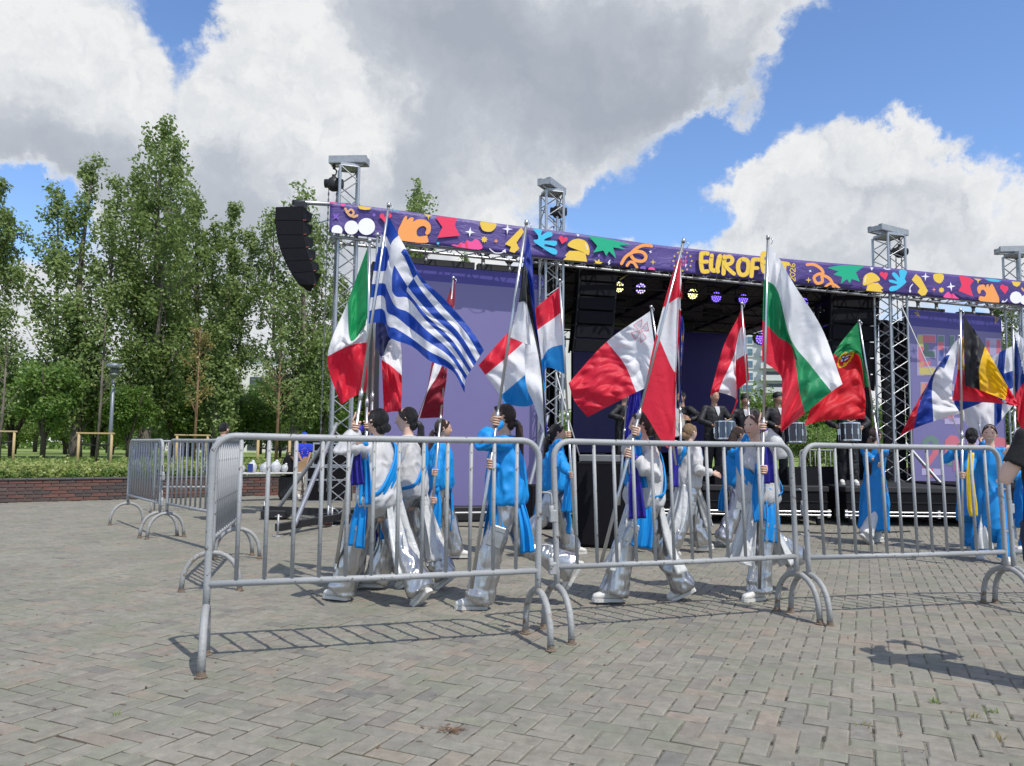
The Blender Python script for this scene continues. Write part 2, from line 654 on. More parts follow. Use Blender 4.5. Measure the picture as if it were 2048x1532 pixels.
def make_paving():
    mp_ = paver_material()
    base = MB()
    base.add([(-14, 0.3, -.007), (24, 0.3, -.007), (24, 34, -.007), (-14, 34, -.007)], [(0, 1, 2, 3)])
    pav = base.build('plaza_paving', joint_material())
    tag(pav, kind='structure')
    u = .100
    ang = -R(24.5)
    ca, sa = math.cos(ang), math.sin(ang)
    n = 340
    ii, jj = np.meshgrid(np.arange(-n, n), np.arange(-n, n), indexing='ij')
    k = (ii - jj) % 4
    H = k == 0
    Vv = k == 3
    cx = np.concatenate([(ii[H] + 1.0) * u, (ii[Vv] + .5) * u])
    cy = np.concatenate([(jj[H] + .5) * u, (jj[Vv] + 1.0) * u])
    hor = np.concatenate([np.ones(H.sum(), bool), np.zeros(Vv.sum(), bool)])
    wx = cx * ca - cy * sa + 1.5
    wy = cx * sa + cy * ca + 11.0
    keep = (np.abs(wx) < .70 * wy + 1.6) & (wy > 1.35) & (wy < 24) & (side_of_wall(wx, wy) > .02)
    wx, wy, hor = wx[keep], wy[keep], hor[keep]
    N = len(wx)
    rg = np.random.default_rng(5)
    L, Wd = u * 2 - .0066, u - .0066
    rough = np.clip((wx - .4) * .6, 0, 1) * np.clip((4.6 - wy) / 1.4, 0, 1)      # the corner near the camera has worn and sunk
    hl = np.where(hor, L, Wd) / 2 * (1 - rg.random(N) * (.012 + .03 * rough))
    hw = np.where(hor, Wd, L) / 2 * (1 - rg.random(N) * (.012 + .03 * rough))
    rz = ang + rg.normal(0, .008, N) + rg.normal(0, .012, N) * rough
    tx = rg.normal(0, .008, N) * (1 + rough)
    ty = rg.normal(0, .008, N) * (1 + rough)
    z0 = rg.normal(0, .0012, N) * (1 + 1.5 * rough) + .0006 * np.sin(wx * 1.7) 
    jx, jy = rg.normal(0, .0013, N) * (1 + rough), rg.normal(0, .0013, N) * (1 + rough)
    b = .0068
    loc = np.zeros((N, 12, 3))
    sx = np.array([-1, 1, 1, -1])
    sy = np.array([-1, -1, 1, 1])
    wob = rg.normal(0, .0014, (N, 4, 2))
    for q in range(4):
        ex, ey = sx[q] * hl + wob[:, q, 0], sy[q] * hw + wob[:, q, 1]
        loc[:, q] = np.stack([ex - sx[q] * b, ey - sy[q] * b, np.zeros(N)], 1)
        loc[:, 4 + q] = np.stack([ex, ey, np.full(N, -.0045)], 1)
        loc[:, 8 + q] = np.stack([ex, ey, np.full(N, -.03)], 1)
    loc[:, :, 2] += loc[:, :, 0] * tx[:, None] + loc[:, :, 1] * ty[:, None]
    c, s = np.cos(rz)[:, None], np.sin(rz)[:, None]
    X = loc[:, :, 0] * c - loc[:, :, 1] * s + (wx + jx)[:, None]
    Y = loc[:, :, 0] * s + loc[:, :, 1] * c + (wy + jy)[:, None]
    Z = loc[:, :, 2] + z0[:, None]
    P = np.stack([X, Y, Z], 2)
    fq = [(0, 1, 2, 3)] + [(4 + q, 4 + (q + 1) % 4, (q + 1) % 4, q) for q in range(4)] + [(8 + q, 8 + (q + 1) % 4, 4 + (q + 1) % 4, 4 + q) for q in range(4)]
    fq = np.array(fq)
    tone = rg.random(N)
    inside = (np.abs(wx) < .655 * wy) & (wy > 1.98)
    order = np.argsort(np.where(inside, wy, 1e9))
    single = set(order[:300].tolist())
    rest = np.array([i for i in range(N) if i not in single])

    def mk(name, idx, org):
        v = P[idx].reshape(-1, 3) - np.array(org)
        q = (fq[None] + (np.arange(len(idx)) * 12)[:, None, None]).reshape(-1, 4)
        me = arr_mesh(name, v, q, mp_, False)
        a = me.attributes.new('tone', 'FLOAT', 'FACE')
        a.data.foreach_set('value', np.repeat(tone[idx], 9).astype(np.float32))
        return me
    o = new_obj('paver_field', mk('paver_field', rest, (0, 0, 0)), pav)
    o['kind'] = 'stuff'
    for i in order[:300]:
        org = (float(wx[i]), float(wy[i]), 0.0)
        q = new_obj('paver', mk('paver', np.array([i]), org), pav)
        q.location = org
    # far square beyond the laid pavers
    return pav


PAVING = make_paving()

# wide ground under everything, reaching the horizon
gm = mat('far_ground', (.13, .15, .06), .95, var=.3, scale=.4)
g = MB()
g.add([(-900, -200, -.05), (900, -200, -.05), (900, 1500, -.05), (-900, 1500, -.05)], [(0, 1, 2, 3)])
tag(g.build('ground', gm), kind='structure')
cm_ = mat('plain_concrete', (.27, .26, .24), .9, var=.14, scale=3)
g = MB()
g.add([(-30, -14, -.014), (45, -14, -.014), (45, 40, -.014), (-14, 40, -.014), (-14, 2, -.014), (-30, 2, -.014)], [(0, 1, 2, 3, 4, 5)])
tag(g.build('plaza_slab', cm_), kind='structure')


# ------------------------------------------------------------------ planter wall, hedge, lawn
def make_planter():
    mb = [mat('clinker_%d' % i, c, .8, var=.2, scale=14, bump=.4, bscale=60) for i, c in enumerate(
        [(0.108, 0.069, 0.059), (0.132, 0.074, 0.059), (0.092, 0.066, 0.063), (0.152, 0.072, 0.057), (0.116, 0.083, 0.074), (0.168, 0.078, 0.062), (0.080, 0.063, 0.061)])]
    mort = mat('old_mortar', (.19, .17, .155), .95, var=.2)
    root = thing('planter_wall', 'low dark red brick planter wall with hedge above it, behind the barriers on the left', 'wall', WA)
    Lg = (WB - WA).length + 34
    c = MB()
    up = Vector((0, 0, 1))
    rotm = Matrix((WDIR, WNRM, up)).transposed()
    st = WA - WDIR * 3
    mid = st + WDIR * (Lg / 2)
    c.box(mid - WNRM * .16 + up * .225, (Lg, .25, .45), rotm)
    c.build('core', mort, root)
    courses, bl, bh = 6, .31, .0755
    unit = {}
    nb = 0
    a0, a1 = 1.9, 1.9 + 300 * bl / courses * .985
    joined = MB()
    for r_ in range(courses):
        off = (r_ % 2) * bl * .5
        k = -2
        while True:
            s = k * bl + off
            k += 1
            if s > Lg:
                break
            pc = st + WDIR * (s + bl / 2) - WNRM * (.03 + random.uniform(-.004, .004)) + up * (bh * (r_ + .5) + .002)
            sz = (bl - .012, .055, bh - .012)
            if s < 0:
                continue
            inview = a0 < s < a1 and nb < 300
            if inview:
                nb += 1
                q = random.randrange(len(mb))
                if q not in unit:
                    b = MB()
                    b.box((0, 0, 0), sz, None, 0, None, .004)
                    unit[q] = b.mesh('brick', mb[q])
                o = new_obj('brick', unit[q], root)
                o.location = pc - WA
                o.rotation_euler = (0, 0, math.atan2(WDIR.y, WDIR.x) + random.uniform(-.006, .006))
            else:
                joined.box(pc, sz, rotm, random.randrange(len(mb)))
    o = joined.build('brickwork', mb, root)
    o['kind'] = 'stuff'
    cp = mat('coping_slate', (.085, .082, .085), .75, var=.2, scale=8, bump=.3)
    for k in range(int(Lg / .42)):
        b = MB()
        b.box(st + WDIR * (k * .42 + .21) - WNRM * .15 + up * .472, (.412, .34, .036), rotm, 0, None, .006)
        b.build('coping_slab', cp, root)
    return root


make_planter()


def leaf_cloud(rg, centers, radii, n, size, droop=0.3, flat=1.0):
    """n leaf quads scattered through blobs; returns verts, quads"""
    centers = np.asarray(centers, float)
    radii = np.asarray(radii, float)
    if radii.ndim == 1:
        radii = np.repeat(radii[:, None], 3, 1)
    w = radii.prod(1) ** (2 / 3)
    idx = rg.choice(len(centers), n, p=w / w.sum())
    d = rg.normal(size=(n, 3))
    d /= np.linalg.norm(d, axis=1)[:, None]
    rad = rg.random(n) ** .45
    p = centers[idx] + d * rad[:, None] * radii[idx]
    # leaf frames
    nrm = d * .55 + rg.normal(size=(n, 3)) * .6 + np.array([.25, -.35, .55])
    nrm /= np.linalg.norm(nrm, axis=1)[:, None]
    t = np.cross(nrm, rg.normal(size=(n, 3)))
    t /= np.linalg.norm(t, axis=1)[:, None]
    b = np.cross(nrm, t)
    s = size * (.6 + .8 * rg.random(n))[:, None]
    q = np.stack([p - t * s * .5, p + b * s * .33 * flat, p + t * s * .5, p - b * s * .33 * flat], 1)
    return q


def leaf_material(name, dark, light, trans=.35):
    m = bpy.data.materials.new(name)
    m.use_nodes = True
    t = NT(m.node_tree)
    b = m.node_tree.nodes['Principled BSDF']
    out = m.node_tree.nodes['Material Output']
    a = t.n('ShaderNodeAttribute', attribute_name='tone')
    c = t.mix(a.outputs['Fac'], dark + (1,), light + (1,))
    t.link(c, b.inputs['Base Color'])
    b.inputs['Roughness'].default_value = .45
    tr = t.n('ShaderNodeBsdfTranslucent')
    t.link(c, tr.inputs[0])
    mx = t.n('ShaderNodeMixShader')
    mx.inputs[0].default_value = trans
    t.link(b.outputs[0], mx.inputs[1])
    t.link(tr.outputs[0], mx.inputs[2])
    t.link(mx.outputs[0], out.inputs[0])
    return m


LEAF_POP = leaf_material('poplar_leaf', (.145, .225, .06), (.33, .41, .145), .5)
LEAF_DARK = leaf_material('dark_leaf', (.10, .195, .038), (.235, .345, .08), .5)
LEAF_BRIGHT = leaf_material('bright_leaf', (.13, .235, .045), (.27, .38, .10), .5)
LEAF_ORANGE = leaf_material('orange_leaf', (.16, .17, .04), (.34, .25, .07))
LEAF_HEDGE = leaf_material('hedge_leaf', (.20, .27, .06), (.46, .50, .17), .45)
GRASS = leaf_material('grass_blade', (.12, .20, .035), (.27, .36, .09), .4)
BARK = mat('grey_bark', (.17, .145, .12), .9, var=.35, scale=5, bump=1.5, bscale=14, stretch=(3, 3, .6), col2=(.05, .042, .035), spots=(4, .5, .62))
BARK_DARK = mat('dark_bark', (.07, .055, .045), .9, var=.35, scale=6, bump=1.2, bscale=14, stretch=(3, 3, .6))
BARK_ORANGE = mat('orange_bark', (.22, .125, .07), .8, var=.25, scale=8)


def leaves_obj(name, q, m, parent, rg):
    me = arr_mesh(name, q.reshape(-1, 3), np.arange(len(q) * 4).reshape(-1, 4), m, False)
    a = me.attributes.new('tone', 'FLOAT', 'FACE')
    a.data.foreach_set('value', np.clip(rg.normal(.45, .28, len(q)), 0, 1).astype(np.float32))
    return new_obj(name, me, parent)


def make_poplar(seed, h=14.0, w=3.6, n=15000, tops=1, low=.16, leaf=LEAF_POP, bark=BARK, size=.16, name='poplar_tree'):
    rg = np.random.default_rng(seed)
    root = thing(name, '', 'tree')
    tk = MB()
    lean = rg.normal(0, .012, 2)
    zs = np.linspace(-.3, h * .95, 12)
    axis = np.stack([lean[0] * zs + .12 * np.sin(zs * .5 + seed), lean[1] * zs + .1 * np.cos(zs * .6), zs], 1)
    axis -= np.array([axis[1, 0], axis[1, 1], 0])
    rad = .017 * h * (1 - zs / h * .97) + .012
    rad[0] *= 1.4
    tk.tube(axis, list(rad), 8, 0)
    cen, rr = [], []
    nl = int(30 * h / 12)
    leaders = [(0, 0, 1.0)]
    for k in range(tops - 1):
        a = rg.uniform(-.6, .6) + (PI if k % 2 else 0)
        leaders.append((math.cos(a) * w * .27, math.sin(a) * w * .27, rg.uniform(.84, .93)))
    for (lx, ly, lh) in leaders:
        for i in range(nl):
            f = low + (1 - low) * (i + rg.random()) / nl
            z0 = f * h * lh
            env = w / 2 * min(1.0, (1 - f) * 2.0 + .10) ** .8 * min(1.0, .62 + (f - low) * 1.6)
            a = rg.uniform(0, 2 * PI)
            reach = env * rg.uniform(.35, 1.05) * (.72 if len(leaders) > 1 else 1)
            x0 = np.interp(z0, zs, axis[:, 0]) + lx * min(1, f * 1.6)
            y0 = np.interp(z0, zs, axis[:, 1]) + ly * min(1, f * 1.6)
            tip = np.array([x0 + math.cos(a) * reach, y0 + math.sin(a) * reach, min(z0 + reach * rg.uniform(.7, 1.6), h * lh * 1.01)])
            st = np.array([x0, y0, z0 - reach * .3])
            if rg.random() < .75:
                tk.tube([st, st * .5 + tip * .5 + np.array([0, 0, -.1]), tip], [.045 * (1 - f) + .016, .03 * (1 - f) + .01, .006], 5, 0, caps=False)
            for s in (.45, .75, 1.0):
                cen.append(st + (tip - st) * s + rg.normal(0, .12, 3))
                rr.append(rg.uniform(.27, .56) * (.5 + .6 * (1 - f)) * w / 3.4)
        top = np.array([np.interp(h * lh, zs, axis[:, 0]) + lx, np.interp(h * lh, zs, axis[:, 1]) + ly, h * lh])
        for s in np.linspace(-.9, 0.1, 5):
            cen.append(top + np.array([rg.normal(0, .06), rg.normal(0, .06), s]))
            rr.append(.24 - .1 * max(0, s + .5))
        if (lx, ly) != (0, 0):
            tk.tube([(np.interp(h * .2, zs, axis[:, 0]), np.interp(h * .2, zs, axis[:, 1]), h * .2), (lx * .8, ly * .8, h * .4), tuple(top)], [.11, .08, .012], 6, 0, caps=False)
    rr = np.array(rr)
    rad3 = np.stack([rr, rr, rr * 1.35], 1)
    q = leaf_cloud(rg, cen, rad3, n, size)
    tk.build('trunk', bark, root)
    leaves_obj('crown', q, leaf, root, rg)
    return root


def make_round_tree(seed, h=5.0, w=4.0, n=6000, leaf=LEAF_DARK, bark=BARK_DARK, size=.16, trunk=.3, name='leafy_tree', forks=3):
    rg = np.random.default_rng(seed)
    root = thing(name, '', 'tree')
    tk = MB()
    cen, rr = [], []
    for k in range(forks):
        a = 2 * PI * k / forks + rg.uniform(-.5, .5)
        sp = w * .2 * rg.uniform(.6, 1.3)
        pts = [(0, 0, -.2), (math.cos(a) * .05, math.sin(a) * .05, h * trunk * .7), (math.cos(a) * sp, math.sin(a) * sp, h * .6), (math.cos(a) * sp * 1.7, math.sin(a) * sp * 1.7, h * .86)]
        tk.tube(pts, [.024 * h, .02 * h, .012 * h, .004 * h], 7, 0)
    nb = 46
    for i in range(nb):
        d = rg.normal(size=3)
        d /= np.linalg.norm(d)
        f = rg.uniform(.5, 1.0)
        c = np.array([d[0] * w * .40 * f, d[1] * w * .40 * f, h * (.5 + trunk * .5) + d[2] * h * (.5 - trunk * .5) * .84 * f])
        cen.append(c)
        rr.append(w * rg.uniform(.09, .17))
    q = leaf_cloud(rg, cen, np.array(rr), n, size)
    tk.build('trunk', bark, root)
    leaves_obj('crown', q, leaf, root, rg)
    return root


def lawn_z(x, y):
    d = -side_of_wall(x, y)
    return .47 + .16 * max(0.0, min(1.0, (d - 1) / 12))


def make_lawn():
    # raised lawn behind the planter wall
    P = []
    for i in range(9):
        row = []
        d = [.3, 1.2, 2.5, 5, 9, 16, 30, 60, 160][i]
        for s in np.linspace(-45, 75, 41):
            p = WA + WDIR * s - WNRM * d
            z = .44 + .16 * max(0.0, min(1.0, (d - 1) / 12)) if d < 40 else .6
            row.append((p.x, p.y, z))
        P.append(row)
    m = MB()
    m.grid(P)
    gm2 = mat('lawn_green', (.19, .26, .06), .95, var=.3, scale=1.6, bump=.8, bscale=30)
    tag(m.build('lawn', gm2), kind='structure')
    # short grass standing on it
    rg = np.random.default_rng(3)
    n = 26000
    s = rg.uniform(-6, 26, n)
    d = 1.4 + 16 * rg.random(n) ** 1.6
    x = WA.x + WDIR.x * s - WNRM.x * d
    y = WA.y + WDIR.y * s - WNRM.y * d
    z = .43 + .16 * np.clip((d - 1) / 12, 0, 1)
    a = rg.uniform(0, PI, n)
    h = rg.uniform(.05, .13, n)
    w = rg.uniform(.02, .05, n)
    dx, dy = np.cos(a) * w, np.sin(a) * w
    tipx, tipy = rg.normal(0, .03, n), rg.normal(0, .03, n)
    q = np.stack([np.stack([x - dx, y - dy, z], 1), np.stack([x + dx, y + dy, z], 1),
                  np.stack([x + dx * .3 + tipx, y + dy * .3 + tipy, z + h], 1), np.stack([x - dx * .3 + tipx, y - dy * .3 + tipy, z + h], 1)], 1)
    o = leaves_obj('grass', q, GRASS, None, rg)
    o['kind'] = 'stuff'


make_lawn()


def make_hedge():
    rg = np.random.default_rng(9)
    root = thing('clipped_hedge', 'low pale green clipped hedge growing along the top of the brick planter', 'hedge', WA)
    cen, rad = [], []
    for s in np.arange(-5, 13.5, .16):
        for d in (.42, .75, 1.1):
            p = WA + WDIR * (s + rg.normal(0, .04)) - WNRM * (d + rg.normal(0, .04))
            cen.append((p.x - WA.x, p.y - WA.y, .62 + rg.normal(0, .05)))
            rad.append((.17, .17, .23 + rg.uniform(0, .06)))
    q = leaf_cloud(rg, cen, rad, 21000, .075)
    leaves_obj('foliage', q, LEAF_HEDGE, root, rg)
    st = MB()
    for s in np.arange(-5, 13.5, .45):
        p = WA + WDIR * s - WNRM * .7
        for k in range(2):
            st.tube([(p.x, p.y, .38), (p.x + rg.normal(0, .1), p.y + rg.normal(0, .1), .8)], [.012, .005], 5)
    st.build('stems', BARK_DARK, root)['kind'] = 'stuff'
    # darker weeds hanging at the wall edge
    cen, rad = [], []
    for k in range(46):
        s = rg.uniform(-1, 6.4)
        p = WA + WDIR * s - WNRM * (.28 + rg.uniform(0, .12))
        cen.append((p.x - WA.x, p.y - WA.y, .53 + rg.uniform(0, .07)))
        rad.append((.16, .1, .12))
    q = leaf_cloud(rg, cen, rad, 3000, .06)
    w = thing('border_weeds', 'dark green weeds sprawling at the foot of the hedge above the brick planter', 'weeds', WA)
    leaves_obj('foliage', q, LEAF_DARK, w, rg)


make_hedge()


def place(o, px, py_base, depth, rz=0.0, sc=1.0, label=None, group=None, z=None, cat=None):
    p = at(px, py_base, depth)
    zz = lawn_z(p.x, p.y) if z is None else z
    o.location = (p.x, p.y, zz)
    o.rotation_euler = (0, 0, rz)
    o.scale = (sc, sc, sc)
    if label:
        o['label'] = label
    if group:
        o['group'] = group
    return o


def make_trees():
    G = 'poplars beyond the planter'
    T = [make_poplar(1, 12.6, 4.5, 19500, 3, .12), make_poplar(2, 14.3, 4.9, 23000, 3, .11), make_poplar(3, 13.0, 4.0, 15500, 2, .11),
         make_poplar(5, 12.6, 4.6, 17000, 3, .12)]
    place(T[0], 150, 912, 32, .4, 1.0, 'tall slender poplar with a pointed tip, left of the street lamp', G)
    place(T[1], 288, 905, 33, 2.2, 1.04, 'tallest poplar in the grove, right behind the street lamp', G)
    place(T[2], 432, 900, 34, .2, .86, 'pale barked poplar with a thin trunk, behind the left barriers', G)
    place(T[3], 585, 905, 34, 1.0, .97, 'loose poplar with see through crown behind the hanging loudspeakers', G)
    spec = [(0, 372, 900, 36, 3.0, .97, 'broad poplar standing between the tallest one and the pale barked one'),
            (2, -66, 912, 30, 1.3, .84, 'poplar half cut off by the left edge of the view'),
            (3, 812, 900, 44, 2.1, 1.26, 'poplar whose tip shows above the banner near the Greek flag'),
            (1, 920, 900, 50, .7, .92, 'poplar behind the purple screen, below the banner'),
            (0, 668, 900, 40, 5.0, .74, 'poplar behind the left lattice tower'),
            (1, 1655, 900, 60, 4.4, 1.08, 'poplar whose tip rises above the banner on the right'),
            (2, 2040, 905, 52, 2.0, .96, 'poplar at the right end of the stage behind the last tower')]
    for (k, px, py, d, rz, s, lab) in spec:
        place(copy_tree(T[k]), px, py, d, rz, s, lab, G, z=None if px < 1000 else 0.0)
    G2 = 'lower park trees'
    Rt = [make_round_tree(21, 4.4, 4.4, 7000, LEAF_BRIGHT, BARK_DARK, .15, .25), make_round_tree(22, 4.2, 3.6, 7000, LEAF_DARK, BARK_DARK, .15, .3),
          make_round_tree(23, 3.2, 4.2, 6000, LEAF_BRIGHT, BARK_DARK, .13, .16)]
    place(Rt[0], 22, 912, 33, 0, 1.15, 'rounded bright green tree at the left edge', G2)
    place(Rt[1], 85, 912, 29, 1, .9, 'dark leafy tree with a forked black trunk, left of the slender poplar', G2)
    place(Rt[2], 480, 905, 37, 2, 1.0, 'low bright green tree behind the man in black', G2)
    spec = [(0, 185, 912, 34, 2.5, .9, 'bright leafy tree right of the slender poplar trunk'),
            (1, 255, 910, 31, 4.0, .72, 'small dark tree just right of the street lamp'),
            (0, 345, 910, 35, .5, .9, 'bright leafy tree behind the second barrier from the left'),
            (2, 410, 910, 36, .9, .85, 'low bushy tree behind the orange sapling'),
            (0, 535, 905, 38, 3.0, .9, 'bright rounded tree behind the staked red tree'),
            (1, 640, 905, 36, 3.6, .95, 'dark leafy tree behind the boy in the blue cap'),
            (1, 720, 905, 40, 1.6, 1.1, 'dark leafy tree behind the left tower, in its shade'),
            (0, 1520, 900, 34, 1.2, 1.0, 'light green tree seen through the open back of the stage'),
            (0, 1625, 905, 27, .2, .55, 'bright green bush behind the stage under the Portuguese flag'),
            (2, 30, 908, 42, 1.1, .8, 'low bright shrub at the far left behind the forked dark tree'), (2, 130, 908, 43, 2.4, .9, 'low bright shrub behind the slender poplar trunk'),
            (2, 225, 908, 44, 3.1, .8, 'low bright shrub behind the street lamp post'), (2, 310, 908, 42, 4.2, .9, 'low bright shrub behind the tallest poplar trunk'),
            (2, 370, 908, 40, 5.2, .75, 'low bright shrub behind the orange sapling stakes'), (2, 560, 906, 41, .6, .85, 'low bright shrub behind the reddish trunked young tree'),
            (2, 620, 906, 43, 1.9, .8, 'low bright shrub behind the boy and the flight cases'), (2, -40, 908, 40, 2.8, .9, 'low bright shrub cut by the left edge'),
            (2, 1700, 905, 29, 2.2, .75, 'wide green bush behind the drummer at the right'),
            (1, 2030, 905, 30, 2.9, .9, 'dark green tree by the right end of the stage')]
    for (k, px, py, d, rz, s, lab) in spec:
        place(copy_tree(Rt[k]), px, py, d, rz, s, lab, G2, z=None if px < 1000 else 0.0)
    G3 = 'background park trees'
    BGL = ['cut off by the left edge of the view', 'behind the forked dark tree at the left', 'behind the trunk of the slender poplar', 'right behind the street lamp', 'behind the trunk of the tallest poplar',
           'left of the orange sapling, behind the barriers', 'right of the orange sapling, behind the barriers', 'behind the reddish trunked young tree', 'behind the boy in the blue cap', 'behind the left lattice tower',
           'behind the large lavender screen', 'seen through the open stage beside the high rise', 'seen through the stage behind the Portuguese flag', 'behind the third lattice tower']
    i = 0
    for (px, d, s) in [(-60, 48, 1.3), (70, 52, 1.2), (130, 46, 1.05), (215, 50, 1.15), (300, 47, 1.1), (365, 54, 1.2), (455, 48, 1.0), (520, 55, 1.25), (600, 50, 1.15), (690, 54, 1.3), (790, 58, 1.4), (1560, 60, 1.3), (1650, 52, 1.1), (1740, 58, 1.3)]:
        o = copy_tree(Rt[0 if i % 3 else 1])
        place(o, px, 900, d, i * 1.3, s, None, G3, z=None if px < 1000 else 0.0)
        o['label'] = 'background tree closing off the park, ' + BGL[i]
        i += 1
    # far wood behind everything
    rg = np.random.default_rng(77)
    cen, rad = [], []
    for k in range(420):
        x = rg.uniform(-75, 95)
        cen.append((x, 78 + rg.uniform(-5, 8), rg.uniform(.2, 4.4)))
        rad.append((2.2, 2.0, 1.9))
    q = leaf_cloud(rg, cen, rad, 52000, .46)
    o = leaves_obj('far_wood', q, LEAF_DARK, None, rg)
    tag(o, kind='stuff')


make_trees()


def stake_parts(st, wood, strap):
    """posts, cap rail and strap in the frame's own axes"""
    for sx in (-.5, .5):
        b = MB()
        b.tube([(sx, -.2, -.2), (sx, -.2, .96)], .042, 10)
        o = new_obj('post', b.mesh('post', wood), st)
    b = MB()
    b.box((0, -.2, .985), (1.16, .085, .05), None, 0, None, .008)
    new_obj('rail', b.mesh('rail', wood), st)
    b = MB()
    b.tube([(-.5, -.2, .66), (-.1, -.02, .6), (.1, -.02, .6), (.5, -.2, .66)], [(.012, .035)] * 4, 6, side=(0, 1, 0))
    new_obj('strap', b.mesh('strap', strap), st)


def make_staked():
    wood = mat('stake_wood', (.46, .34, .17), .8, var=.18, scale=9, stretch=(6, 6, 1))
    strap = mat('black_strap', (.02, .02, .02), .8)
    for (px, py, d, lab, h, bark, leaf, n, rz) in [
            (194, 912, 25, 'bare twiggy young tree, left of the street lamp', 5.2, BARK, LEAF_POP, 250, .1),
            (388, 905, 26, 'orange leaved sapling, behind the second barrier', 4.6, BARK_ORANGE, LEAF_ORANGE, 900, .05),
            (552, 912, 24, 'reddish trunked young tree, between hedge and tower', 4.4, BARK_ORANGE, LEAF_POP, 900, -.1),
            (-2, 912, 26, 'young tree at the left edge, mostly out of view', 4.2, BARK, LEAF_POP, 300, .2)]:
        rg = np.random.default_rng(int(px) + 5)
        p = at(px, py, d)
        z = lawn_z(p.x, p.y)
        root = thing('young_tree', lab, 'young tree', (0, 0, 0), 0, 'young staked trees')
        tk = MB()
        tk.tube([(0, 0, -.1), (.02, 0, h * .4), (.03, .01, h)], [.055, .042, .01], 7)
        cen, rr = [], []
        for k in range(26):
            f = rg.uniform(.34, .95)
            a = rg.uniform(0, 2 * PI)
            l = (1.2 - f) * rg.uniform(.5, 1.1)
            s = Vector((.02, 0, h * f))
            e = s + Vector((math.cos(a) * l, math.sin(a) * l, l * rg.uniform(.8, 1.4)))
            tk.tube([s, e], [.014, .004], 5, caps=False)
            cen += [tuple(s * .35 + e * .65), tuple(e)]
            rr += [.2, .17]
        tk.build('trunk', bark, root)
        leaves_obj('crown', leaf_cloud(rg, cen, np.array(rr), n, .085), leaf, root, rg)
        root.location = (p.x, p.y, z)
        st = thing('tree_stake', 'timber stake frame holding the ' + lab.split(',')[0], 'stake frame', (p.x, p.y, z), rz, 'timber stake frames')
        stake_parts(st, wood, strap)


make_staked()


def make_street_lamp():
    gm_ = mat('lamp_grey', (.20, .225, .25), .45, .4, var=.1)
    p = at(219, 905, 25)
    z = lawn_z(p.x, p.y)
    h = 3.15
    root = thing('street_lamp', 'grey park lamp post with a flat round head standing among the poplars', 'street lamp', (p.x, p.y, z))
    b = MB()
    b.tube([(0, 0, -.1), (0, 0, 1.2), (0, 0, h - .35)], [.075, .06, .05], 12)
    new_obj('pole', b.mesh('pole', gm_), root)
    b = MB()
    b.tube([(0, 0, h - .42), (0, 0, h - .3), (0, 0, h - .29), (0, 0, h - .22)], [.05, .085, .12, .13], 16)
    for k in range(4):
        a = PI / 4 + k * PI / 2
        b.tube([(math.cos(a) * .11, math.sin(a) * .11, h - .24), (math.cos(a) * .16, math.sin(a) * .16, h - .04)], .012, 6)
    new_obj('bracket', b.mesh('bracket', gm_), root)
    b = MB()
    b.tube([(0, 0, h - .24), (0, 0, h - .06)], [.10, .13], 16)
    new_obj('lens', b.mesh('lens', mat('lamp_glass', (.12, .13, .14), .15, 0, var=.05)), root)
    b = MB()
    b.tube([(0, 0, h - .06), (0, 0, h - .03), (0, 0, h + .06), (0, 0, h + .1), (0, 0, h + .12)], [.2, .235, .24, .2, .1], 24)
    new_obj('hood', b.mesh('hood', gm_), root)


make_street_lamp()


# ------------------------------------------------------------------ far buildings
def make_tower_block():
    wallm = mat('pale_render', (.62, .63, .62), .8, var=.06, scale=.5)
    win = mat('blue_glazing', (.10, .19, .27), .12, 0, var=.3, scale=2)
    root_p = at(1502, 900, 92)
    root = thing('tower_block', 'white high rise with blue glazed bays seen through the open stage', 'building', (root_p.x, root_p.y, 0), -.1)

    def part(name, m, f, par=root):
        b = MB()
        f(b)
        return new_obj(name, b.mesh(name, m), par)
    H = 17.5
    part('wall', wallm, lambda b: b.box((0, 6, H / 2), (9.2, 12, H)))
    part('roof', wallm, lambda b: b.box((0, 6, H + .25), (9.6, 12.4, .5)))
    fl = 1.45
    for k in range(11):
        z = .9 + k * fl
        for (x, w) in ((-3.4, 1.9), (-.6, 1.9)):
            f = part('window', wallm, lambda b: b.box((x, -.05, z + .45), (w + .16, .1, 1.06)))
            part('pane', win, lambda b: [b.box((x - w / 3 + q * w / 3, -.115, z + .3 + r_ * .42), (w / 3 - .07, .03, .36)) for q in range(3) for r_ in range(2)], f)
        bb = part('balcony', wallm, lambda b: (b.box((2.7, -.42, z), (3.2, .85, .12)), b.box((2.7, -.8, z + .32), (3.2, .06, .56))))
        part('door_glass', mat('dark_glass', (.05, .06, .07), .15), lambda b: b.box((2.7, -.03, z + .62), (2.2, .05, .95)), bb)


def make_far_house(px, py, d, w, h, label):
    wallm = mat('white_render', (.68, .66, .62), .85, var=.06, scale=.6)
    dk = mat('dark_glass', (.05, .06, .07), .15)
    p = at(px, py, d)
    root = thing('far_building', label, 'building', (p.x, p.y, 0), .15)
    b = MB()
    b.box((0, 4, h / 2), (w, 8, h))
    new_obj('wall', b.mesh('wall', wallm), root)
    b = MB()
    b.box((0, 4, h + .15), (w + .5, 8.5, .3))
    new_obj('roof', b.mesh('roof', mat('roof_grey', (.3, .29, .28), .8)), root)
    for r_ in range(int(h / 2.6)):
        for k in range(int(w / 2.2)):
            b = MB()
            b.box((-w / 2 + 1.1 + k * 2.2, -.02, 1.5 + r_ * 2.6), (1.2, .1, 1.4))
            new_obj('window', b.mesh('window', dk), root)


